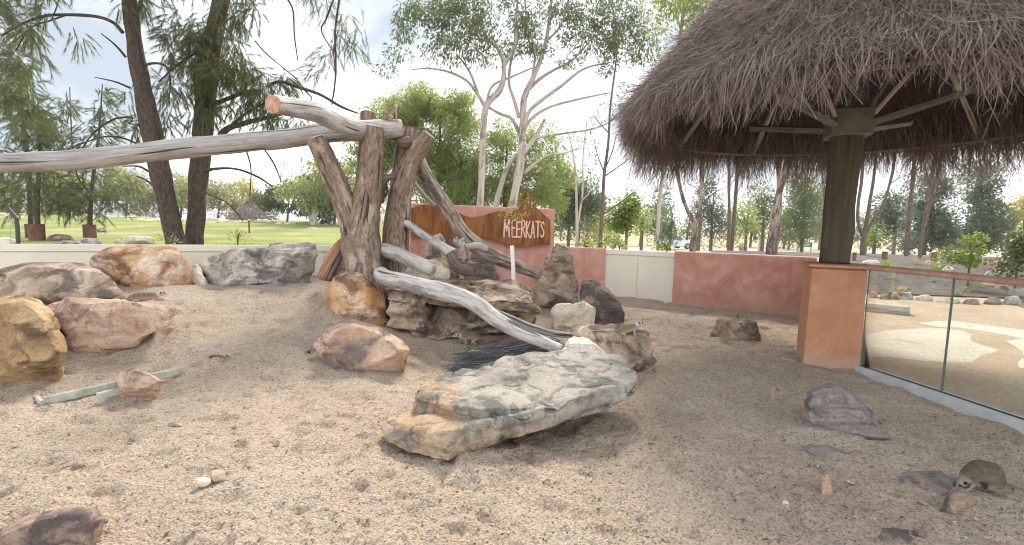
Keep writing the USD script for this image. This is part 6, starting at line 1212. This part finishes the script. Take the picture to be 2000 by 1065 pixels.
# --- trees across the car park, right
rt = [('dark green tree just right of the rusty sign', 1110, 470, 34, [(1105, 400, 34, 36, 55), (1090, 370, 34, 26, 34), (1135, 400, 34, 34, 50), (1160, 420, 34, 30, 36)], 'gum_leaves', 90, 0.3, 0.035), ('small olive tree behind the thin white forked gum', 1145, 465, 46, [(1150, 425, 46, 26, 34), (1160, 400, 46, 18, 26)], 'olive_leaves', 60, 0.34, 0.045),
    ('bright yellow-green bushy tree left of the car', 1222, 482, 21, [(1222, 425, 21, 20, 30), (1228, 405, 21, 18, 22), (1210, 440, 21, 22, 24), (1225, 455, 21, 16, 18)], 'bright_leaves', 80, 0.16, 0.03), ('pale green sapling in front of the car', 1252, 482, 26, [(1254, 435, 26, 20, 26), (1250, 420, 26, 12, 16)], 'wattle_leaves', 40, 0.2, 0.025),
    ('tall blue-green cypress behind the car', 1285, 478, 50, [(1284, 430, 50, 22, 44), (1284, 390, 50, 16, 36), (1275, 445, 50, 20, 28)], 'cypress_leaves', 100, 0.34, 0.03), ('green cypress close left of the forked peeling gum', 1308, 474, 44, [(1308, 430, 44, 17, 40), (1302, 455, 44, 22, 20)], 'cypress_green', 90, 0.3, 0.035),
    ('blue-green cypress right of the forked peeling gum', 1388, 478, 46, [(1386, 430, 46, 26, 44), (1384, 385, 46, 18, 36), (1395, 455, 46, 24, 22)], 'cypress_leaves', 100, 0.34, 0.03), ('light green low tree between the pair of straight trunks and the peeling gum', 1455, 484, 36, [(1455, 440, 36, 24, 32), (1450, 415, 36, 16, 22)], 'wattle_leaves', 70, 0.26, 0.03),
    ('green cypress just left of the peeling gum trunk', 1488, 482, 42, [(1488, 420, 42, 18, 40), (1486, 385, 42, 14, 30), (1492, 445, 42, 18, 22)], 'cypress_green', 90, 0.3, 0.03), ('large pale-green cypress above the teal notice board', 1566, 482, 40, [(1566, 420, 40, 34, 44), (1566, 375, 40, 24, 40), (1566, 345, 40, 14, 24), (1550, 450, 40, 26, 18), (1590, 445, 40, 26, 22)], 'cypress_green', 100, 0.3, 0.03),
    ('dark cypress close left of the shelter post', 1618, 482, 46, [(1618, 410, 46, 20, 44), (1622, 370, 46, 14, 34), (1612, 450, 46, 18, 22)], 'cypress_leaves', 100, 0.32, 0.03), ('olive low tree behind the three-stemmed tree', 1706, 490, 34, [(1708, 460, 34, 20, 20), (1700, 445, 34, 14, 16)], 'bright_leaves', 70, 0.24, 0.03),
    ('grey-green cypress between the three-stemmed tree and the single dark trunk', 1745, 492, 36, [(1742, 440, 36, 26, 40), (1740, 405, 36, 18, 30), (1730, 465, 36, 20, 20)], 'cypress_leaves', 100, 0.3, 0.03), ('dense grey-green cypress behind the leaning pair of trunks', 1805, 494, 30, [(1800, 430, 30, 44, 50), (1820, 380, 30, 36, 40), (1785, 470, 30, 30, 22), (1840, 450, 30, 34, 40)], 'cypress_leaves', 120, 0.24, 0.022),
    ('big dark blue-green cypress left of the yellow tree, right side', 1910, 494, 32, [(1905, 420, 32, 50, 60), (1900, 360, 32, 36, 40), (1930, 450, 32, 40, 40), (1880, 460, 32, 40, 30), (1915, 345, 32, 20, 26)], 'cypress_leaves', 120, 0.24, 0.024), ('yellow-green tree at the right edge of the photo', 1998, 494, 40, [(1995, 430, 40, 34, 36), (2010, 405, 40, 30, 24), (2040, 420, 40, 40, 60)], 'autumn_leaves', 80, 0.28, 0.035),
    ('distant grey-green tree far behind the notice board', 1530, 482, 70, [(1532, 455, 70, 22, 20)], 'cypress_green', 80, 0.4, 0.05), ('distant tree far behind the car, left', 1190, 470, 75, [(1185, 440, 75, 26, 24), (1160, 450, 75, 20, 16)], 'olive_leaves', 80, 0.5, 0.07), ('distant dark tree behind the pair of straight trunks', 1420, 478, 72, [(1420, 445, 72, 26, 28)], 'cypress_leaves', 80, 0.5, 0.06), ('distant tree directly behind the car', 1340, 476, 78, [(1345, 440, 78, 30, 30)], 'cypress_green', 80, 0.5, 0.06)]
rt += [('distant tree between the rusty sign and the slim dark-barked tree', 1130, 470, 70, [(1130, 425, 70, 34, 34), (1100, 435, 70, 30, 26)], 'cypress_green', 80, 0.5, 0.06), ('distant dark tree right of the thick peeling gum trunk', 1540, 482, 66, [(1540, 440, 66, 26, 34)], 'cypress_leaves', 80, 0.45, 0.055), ('distant tree behind the slim pair of straight trunks, to their right', 1465, 480, 74, [(1468, 430, 74, 30, 36)], 'cypress_green', 80, 0.5, 0.06),
    ('distant tree seen left of the shelter post', 1600, 484, 70, [(1600, 425, 70, 30, 44)], 'cypress_leaves', 80, 0.5, 0.06), ('distant tree seen between the stems of the three-stemmed tree', 1690, 488, 62, [(1690, 435, 62, 30, 36)], 'cypress_green', 80, 0.45, 0.055), ('distant tree right of the big blue-green cypress', 1965, 492, 60, [(1965, 450, 60, 24, 30)], 'wattle_leaves', 80, 0.42, 0.055),
    ('distant tree left of the blue-green cypress behind the car', 1250, 474, 68, [(1248, 430, 68, 24, 34)], 'cypress_green', 80, 0.48, 0.06)]
for k, (lab, u, vb, d, bl, lf, n_, L_, w_) in enumerate(rt):
    bushy('cypress_pine' if 'cypress' in lab else 'far_tree', lab, u, vb + 3, d, [(b_[0], b_[1], b_[2], b_[3] * 1.1, b_[4] * 1.05) for b_ in bl], lf, int(n_ * 1.0), L_, w_, 5.5, 0.020 * d + 0.1, 80 + k, tw=7 if d < 50 else 5, droop=-0.1 if 'cypress' in lab else 0.3)
def pole_tree(label, trunks, bark_, blobs, seed, leaf='gum_leaves'):
    rg = np.random.default_rng(seed); cl_ = in_blobs(blobs, rg, 1.2)
    return tree('car_park_tree', label, trunks, bark_, leafy(cl_, 0.5, 40, 0.16, 0.02, rg, 0.5), leaf, around=10, bark=0.015, step=0.2)
pole_tree('forked tree with peeling pale bark right of the car', [([(1352, 496, 22), (1354, 470, 22), (1358, 440, 22), (1345, 415, 22), (1334, 388, 22), (1325, 350, 22), (1318, 300, 22), (1310, 220, 22)], [14, 13, 13, 9, 8, 7, 7, 5]), ([(1358, 445, 22), (1366, 410, 22), (1371, 360, 22), (1376, 300, 22), (1384, 220, 22)], [10, 8, 7, 6, 4]), ([(1370, 385, 22), (1362, 368, 22), (1345, 360, 22)], [3, 2.5, 1.5])], 'bark_peeling', [(1345, 210, 22, 80, 50)], 1)
pole_tree('straight grey trunk close right of the forked peeling tree', [([(1362, 496, 25), (1366, 440, 25), (1369, 380, 25), (1371, 300, 25), (1373, 200, 25)], [10, 9, 8, 7, 5]), ([(1371, 400, 25), (1390, 380, 25), (1412, 368, 25)], [3, 2.5, 1.5])], 'bark_brown', [(1380, 190, 25, 60, 40)], 2)
pole_tree('pair of straight dark trunks left of the peeling gum', [([(1423, 498, 25), (1424, 420, 25), (1424, 340, 25), (1425, 220, 25)], [9, 7, 7, 5]), ([(1428, 498, 25.2), (1434, 420, 25.2), (1440, 335, 25.2), (1446, 220, 25.2)], [9, 8, 7, 5])], 'bark_brown', [(1435, 200, 25, 60, 40)], 3)
pole_tree('thick gum trunk with hanging strips of peeling bark', [([(1503, 500, 19.5), (1507, 460, 19.5), (1512, 420, 19.5), (1522, 375, 19.5), (1534, 330, 19.5), (1548, 240, 19.5)], [19, 16, 15, 14, 12, 9]), ([(1513, 500, 20), (1518, 430, 20), (1522, 360, 20), (1520, 300, 20), (1516, 200, 20)], [14, 14, 12, 10, 7])], 'bark_peeling', [(1530, 200, 20, 70, 40)], 4)
pole_tree('three-stemmed dark tree just right of the shelter post', [([(1685, 500, 21), (1686, 470, 21), (1690, 450, 21), (1698, 400, 21), (1706, 350, 21), (1715, 260, 21)], [13, 12, 11, 8, 7, 5]), ([(1688, 465, 21), (1677, 440, 21), (1676, 400, 21), (1683, 350, 21), (1688, 260, 21)], [9, 8, 7, 7, 5]), ([(1692, 452, 21), (1706, 430, 21), (1724, 400, 21), (1736, 365, 21), (1746, 320, 21), (1752, 240, 21)], [8, 8, 7, 6, 6, 4]), ([(1738, 360, 21), (1752, 350, 21), (1764, 342, 21)], [3, 2.5, 1.5])], 'bark_brown', [(1715, 230, 21, 80, 40)], 5)
pole_tree('single dark leaning trunk right of the three-stemmed tree', [([(1770, 506, 21), (1775, 430, 21), (1781, 370, 21), (1785, 320, 21), (1792, 220, 21)], [11, 10, 9, 8, 5])], 'bark_brown', [(1795, 210, 21, 60, 40)], 6)
pole_tree('crossing pair of leaning trunks in front of the grey-green cypress', [([(1795, 508, 19), (1804, 440, 19), (1814, 380, 19), (1826, 310, 19), (1838, 220, 19)], [9, 9, 8, 7, 5]), ([(1806, 440, 19.2), (1818, 390, 19.2), (1833, 335, 19.2), (1842, 290, 19.2), (1855, 200, 19.2)], [9, 8, 8, 7, 4])], 'bark_brown', [(1840, 200, 19, 70, 40)], 7)
# --- shrubs and weeds near the wall and in the bed
def shrub(label, u, vb, d, blobs, leaf, n_, L_, w_, per, rad, seed, name='shrub', droop=0.2):
    return bushy(name, label, u, vb, d, blobs, leaf, n_, L_, w_, per, rad, seed, tw=4, droop=droop, category='shrub')
shrub('bright green glossy-leaved shrub above the handrail', 1892, 538, 13.2, [(1892, 480, 13.2, 34, 24), (1880, 505, 13.2, 40, 20), (1905, 500, 13.2, 26, 24), (1890, 460, 13.2, 18, 12)], 'bright_leaves', 32, 0.10, 0.02, 4.5, 0.2, 301)
shrub('glossy dark-green shrub at the right edge above the handrail', 1985, 545, 12.3, [(1985, 500, 12.3, 34, 26), (2010, 480, 12.3, 36, 30), (1970, 525, 12.3, 30, 14), (2020, 520, 12.3, 40, 24), (1990, 465, 12.3, 24, 16)], 'dark_leaves', 32, 0.10, 0.022, 4.5, 0.2, 302)
shrub('leggy pale weed bush rising above the low pink wall', 1142, 496, 11.4, [(1142, 470, 11.4, 12, 16), (1152, 478, 11.4, 14, 12), (1133, 480, 11.4, 10, 10)], 'wattle_leaves', 26, 0.10, 0.012, 7, 0.14, 303)
shrub('leafy weed bush above the left end of the cream panel', 1208, 496, 11.0, [(1208, 478, 11, 18, 12), (1200, 470, 11, 12, 12), (1215, 484, 11, 14, 8)], 'wattle_leaves', 28, 0.10, 0.012, 8, 0.15, 304)
shrub('light green bush low behind the slim dark-barked tree', 1180, 490, 16, [(1185, 465, 16, 20, 16), (1170, 475, 16, 16, 12)], 'bright_leaves', 40, 0.12, 0.015, 6, 0.22, 305)
shrub('small leafy sapling above the cream panel, right end', 1300, 497, 10.8, [(1298, 484, 10.8, 14, 8), (1308, 478, 10.8, 10, 8)], 'bright_leaves', 26, 0.08, 0.012, 9, 0.12, 306)
shrub('wispy green weed growing between the she-oak trunks and the grey boulder', 462, 482, 9.6, [(462, 458, 9.6, 22, 12), (478, 465, 9.6, 14, 10)], 'wattle_leaves', 16, 0.09, 0.007, 6, 0.15, 307, droop=-0.5)
shrub('grassy weed clump at the foot of the leaning she-oak', 322, 482, 10.0, [(322, 470, 10, 18, 7)], 'wattle_leaves', 20, 0.10, 0.006, 12, 0.14, 308, droop=-0.3)
def tuft(label, u, v, hpx, wpx, leaf, seed, n=70, name='grass_tuft', P0=None, bw=0.006):
    b = GO(u, v) if P0 is None else P0; k = b[1] / FPX; rg = np.random.default_rng(seed)
    p = b + rg.normal(0, 1, (n, 3)) * [wpx * k * 0.12, wpx * k * 0.12, 0]; o = p - b; o[:, 2] = 0
    t = o / (wpx * k * 0.25 + 1e-6) * 0.5 + rg.normal(0, 0.3, (n, 3)) * [1, 1, 0] + [0, 0, 1]; t /= np.linalg.norm(t, axis=1, keepdims=True)
    v_, f_ = blades(p, t, hpx * k * rg.uniform(0.6, 1.15, n), bw, rg)
    x = thing(name, label, 'plant', b); obj('blades', (v_, f_), leaf, x)
tuft('small green sprout behind the weathered knobbly rock', 1441, 628, 20, 16, 'grass_blades', 1, 26, 'sprout', on(1441, 626, 6.9), 0.006)
tuft('green strappy plant at the left top of the mulch bed', 1731, 523, 20, 18, 'grass_blades', 2, 50)
tuft('low green plant beside the strappy one in the bed', 1745, 527, 12, 16, 'wattle_leaves', 3, 50)
tuft('green tuft on the upper slope of the bed, left of centre', 1788, 518, 18, 20, 'wattle_leaves', 4, 60)
tuft('low bright tuft below the upper slope tuft', 1792, 529, 10, 18, 'bright_leaves', 5, 50)
tuft('spiky upright plant in the middle of the bed top', 1829, 531, 22, 22, 'grass_blades', 6, 70)
tuft('green clump in the mulch left of the glass joint', 1743, 549, 14, 24, 'grass_blades', 7, 60)
tuft('tiny green plant at the mulch bed front left', 1722, 568, 10, 12, 'grass_blades', 8, 40)
tuft('dry straw-coloured tuft above the grey wedge rock', 1759, 570, 14, 14, 'dry_blades', 9, 60)
tuft('grey-green tuft just left of the glass joint', 1822, 553, 10, 16, 'grey_leaves', 10, 60)
tuft('soft grey-green tuft above the border right of the glass joint', 1867, 580, 18, 18, 'grey_leaves', 11, 90)
tuft('upright green tuft in the mulch right of the joint', 1893, 560, 14, 12, 'grass_blades', 12, 50)
tuft('yellow-green fluffy tuft below the handrail on the right', 1930, 560, 14, 26, 'dry_blades', 13, 90)
tuft('green tuft at the upper right below the handrail', 1806, 542, 8, 18, 'grass_blades', 14, 50)
# --- the staked sapling on the ledge
sp0 = on(1004, 553, 7.35); spl = thing('staked_sapling', 'thin yellowish sapling in a white plastic sleeve on the ledge in front of the sign', 'sapling', sp0)
k = 7.35 / FPX
v_, f_, r_ = tube(np.vstack([sp0 + [0, 0, -0.15], on(1002, 515, 7.35), on(1000, 480, 7.35)]), [4.6 * k] * 3, around=4, n=12); obj('sleeve', (v_, f_), 'white_plastic', spl)
v_, f_, r_ = tubes([(WL([(1000, 484, 7.35), (998, 450, 7.35), (999, 430, 7.35), (1004, 405, 7.35)]), np.array([2.2, 2, 1.8, 1.2]) / 2 * k), (WL([(999, 440, 7.35), (1015, 428, 7.3), (1040, 420, 7.2)]), np.array([1.5, 1.3, 1]) / 2 * k), (WL([(998, 445, 7.35), (985, 432, 7.4), (974, 425, 7.4)]), np.array([1.5, 1.3, 1]) / 2 * k), (WL([(1000, 430, 7.35), (1028, 410, 7.3), (1042, 398, 7.3)]), np.array([1.5, 1.2, 0.8]) / 2 * k)], around=5, step=0.05)
obj('stem', (v_, f_), 'bark_brown', spl, smooth=True, prim={'rest': r_})
rg = np.random.default_rng(55); cl_ = in_blobs([(1003, 425, 7.35, 24, 10), (1035, 405, 7.3, 14, 10), (1015, 395, 7.35, 12, 10), (1045, 440, 7.3, 12, 8), (1052, 448, 7.3, 8, 6), (985, 420, 7.4, 12, 8)], rg, 11)
obj('foliage', leafy(cl_, 0.07, 9, 0.075, 0.0042, rg, 0.1, 0.8, 0.8), 'sprig_leaves', spl)

# ------------------------------------------------------------------ things on the lawn, far left
hb_ = on(487, 431, 53); hb_[2] = 1.36; hut = thing('distant_hut', 'small thatched hut roof far across the lawn', 'hut', hb_)
k = 53 / FPX; R_, H_ = 39 * k, 38 * k
pr = np.array([(R_, 0.0), (R_ * 1.0, 0.12), (R_ * 0.5, H_ * 0.5), (0.25, H_ * 0.97), (0.0, H_)]); m = trimesh.creation.revolve(pr, sections=40); v_, f_ = vf(m); v_ = v_ + hb_
obj('roof_core', (v_, f_), 'thatch_core', hut, smooth=40)
n = 5000; r_ = R_ * np.sqrt(rg.uniform(0.0, 1, n)); a_ = rg.uniform(0, 2 * np.pi, n); rad = np.column_stack([np.cos(a_), np.sin(a_), 0 * a_]); z_ = H_ * (1 - r_ / R_) + 0.05
p = hb_ + rad * r_[:, None] + np.array([0, 0, 1]) * z_[:, None]; t = rad * 0.7 + [0, 0, -0.65] + rg.normal(0, 0.12, (n, 3))
strand_mat('hut_thatch', [(0.30, 0.26, 0.23), (0.42, 0.37, 0.33), (0.50, 0.45, 0.40)], 0.8)
obj('roof_thatch', needles(p, t / np.linalg.norm(t, axis=1, keepdims=True), 0.6, 0.05, rg), 'hut_thatch', hut, kind='stuff')
for q in range(6):
    a_ = q * math.pi / 3 + 0.3; c = hb_ + np.array([math.cos(a_), math.sin(a_), 0]) * (R_ - 0.5); v_, f_, r2 = tube([c + [0, 0, -1.2], c + [0, 0, 0.4]], [0.09, 0.09], around=8, n=6); obj('hut_post', (v_, f_), 'bark_brown', hut, smooth=True, prim={'rest': r2})
bp = on(36, 488, 8.6); pp = thing('bent_post', 'dark bent steel fence post at the left edge, behind the cream wall', 'post', bp)
v_, f_, _ = tube(WL([(36, 500, 8.6), (35, 460, 8.6), (32.5, 432, 8.6), (30, 425, 8.6), (15, 406, 8.6)]), [0.032] * 5, around=8, n=30); obj('tube', (v_, f_), 'steel_dark', pp, smooth=True)
v_, f_, _ = tube(WL([(21, 488, 8.6), (21, 440, 8.6), (21, 414, 8.6)]), [0.005] * 3, around=5, n=6); obj('wire', (v_, f_), 'steel_grey', pp, smooth=True)
b = GO(487, 456); tp = thing('marker_post', 'thin dark rusty post on the lawn below the distant hut', 'post', b)
hh = 22 * b[1] / FPX; obj('shaft', boxm((b[0], b[1], b[2] + hh / 2), (0.10, 0.10, hh + 0.1), 0.1, 0.02), 'rust_post', tp); obj('cap', boxm((b[0], b[1], b[2] + hh + 0.06), (0.12, 0.12, 0.03), 0.1, 0.01), 'steel_dark', tp)
fl = thing('far_fence', 'thin pale rail fence along the far side of the lawn', 'fence', on(0, 416, 58))
fu = np.linspace(-40, 700, 30); fp = np.array([(W(u, 421 + 0.02 * u, 62.0)) for u in fu]); fp[:, 2] = out_z(fp[:, 0], fp[:, 1])
for a_ in fp: obj('fence_post', boxm((a_[0], a_[1], a_[2] + 0.5), (0.09, 0.09, 1.1), 0, 0.015), 'timber_pale', fl) if 'timber_pale' in M else obj('fence_post', boxm((a_[0], a_[1], a_[2] + 0.5), (0.09, 0.09, 1.1), 0, 0.015), 'cream_dirty', fl)
for h_ in (0.55, 0.95):
    v_, f_, _ = tube(fp + [0, 0, h_], [0.035] * len(fp), around=5, n=60); obj('rail', (v_, f_), 'cream_dirty', fl)
# flat stones on the lawn
ls = [('flat pale rock on the lawn behind the bent post', -20, 42, 463, 482, 17, 'rock_pale'), ('second flat rock at the far left of the lawn, behind the wall', 0, 60, 474, 486, 12, 'rock_grey'), ('flat tan rock right of the front pipe planter', 92, 144, 457, 467, 22, 'rock_tan'), ('long low pale rock in front of the single planter', 100, 165, 470, 480, 15, 'rock_grey'),
      ('rounded grey rock beside the long low rock, right', 148, 198, 464, 478, 16, 'rock_grey'), ('small pale rock left of the leaning trunk', 220, 240, 465, 473, 18, 'rock_pale'), ('broad pale flat rock near the leaning trunk', 238, 306, 460, 471, 20, 'rock_pale'), ('small rock behind the single planter', 188, 208, 444, 450, 30, 'rock_grey'), ('pale stone on the lawn right of the marker post', 598, 622, 443, 449, 38, 'rock_pale')]
for k, (lab, u0, u1, v0_, v1_, d, mt) in enumerate(ls):
    c = W((u0 + u1) / 2, v1_, d); dz = v1_
    rgk = np.random.default_rng(500 + k); o = [(u0, v1_ - 2), (u0 + (u1 - u0) * 0.12, v0_ + 3), (u0 + (u1 - u0) * (0.3 + 0.3 * rgk.random()), v0_), (u0 + (u1 - u0) * 0.85, v0_ + 2), (u1, v1_ - 3), (u1 - 4, v1_), (u0 + 6, v1_)]
    rock(lab, o, d, (u1 - u0) / FPX * d * 0.5, mt, 520 + k, 0.06, 0.03, 2.0, 'lawn_rock', 'rock')
rg = np.random.default_rng(66)
vs = []
for k in range(150):
    u = rg.uniform(-30, 690); b = W(u, 424 + 0.02 * u + rg.uniform(-3, 8), 0.0 + rg.uniform(44, 56)); b[2] = float(out_z(b[0], b[1]))
    q = U3(12, rg) * [rg.uniform(0.3, 0.9), rg.uniform(0.25, 0.6), rg.uniform(0.06, 0.2)]; v_, f_ = vf(m3.Manifold.hull_points(q)); vs.append((v_ + b, f_))
obj('rubble', cat(vs), 'rock_pale', smooth=30, label='band of pale rubble stones along the far bank of the lawn', cat='rubble', kind='stuff')
# grass near the wall
n = 26000; x = rg.uniform(-16, -0.9, n); y = rg.uniform(8.6, 24, n); lp = lawn_poly.buffer(-0.1); kk = shapely.contains_xy(lp, x, y); x, y = x[kk], y[kk]; n = len(x)
p = np.column_stack([x, y, out_z(x, y) + 0.015]); t = rg.normal(0, 0.35, (n, 3)) + [0, 0, 1]; t /= np.linalg.norm(t, axis=1, keepdims=True)
obj('lawn_grass', needles(p, t, rg.uniform(0.04, 0.11, n), 0.006, rg), 'grass_blades', label='short green grass of the lawn behind the cream wall', cat='grass', kind='stuff')

# fallen leaves and bits of bark on the sand
n = 900; x = rg.uniform(-5.5, 4.0, n); y = 2.0 + 7.0 * rg.uniform(0, 1, n) ** 1.4; kk = shapely.contains_xy(ring.buffer(-0.25), x, y); x, y = x[kk], y[kk]
kk = meshkit.noise(np.column_stack([x * 0.9, y * 0.9, 0 * x]), 12) + rg.uniform(-0.3, 0.3, len(x)) > 0.5; x, y = x[kk], y[kk]; n = len(x)
t = rg.normal(size=(n, 3)) * [1, 1, 0.12]; t /= np.linalg.norm(t, axis=1, keepdims=True); s_ = np.cross(t, [0, 0, 1.0]); s_ /= np.linalg.norm(s_, axis=1, keepdims=True)
p = np.column_stack([x, y, sand_sheet(x, y) + 0.008]); L_ = rg.uniform(0.025, 0.075, n)[:, None]; w_ = rg.uniform(0.003, 0.007, n)[:, None]
v_ = np.stack([p, p + t * L_ * 0.45 + s_ * w_ + [0, 0, 0.006], p + t * L_, p + t * L_ * 0.45 - s_ * w_ + [0, 0, 0.002]], 1).reshape(-1, 3); b_ = 4 * np.arange(n)[:, None]
strand_mat('litter', [(0.10, 0.07, 0.05), (0.20, 0.14, 0.09), (0.30, 0.24, 0.17), (0.06, 0.045, 0.04), (0.38, 0.33, 0.27)], 0.8)
obj('leaf_litter', (v_, np.vstack([b_ + [0, 1, 2], b_ + [0, 2, 3]])), 'litter', label='dry fallen leaves and bark chips strewn over the sand', cat='leaf litter', kind='stuff')
# ------------------------------------------------------------------ the air
M['haze'] = usdkit.material(stage, '/World/Looks/haze_look', {'v': ('principled_volume', {'color': (0.95, 0.96, 1.0), 'density': 0.0006, 'anisotropy': 0.2})}, [], volume='v.volume')
obj('haze', boxm((0, 40, 9.0), (240, 200, 24.0)), 'haze', kind='stuff', label='thin pale haze in the air over the far trees', cat='haze')
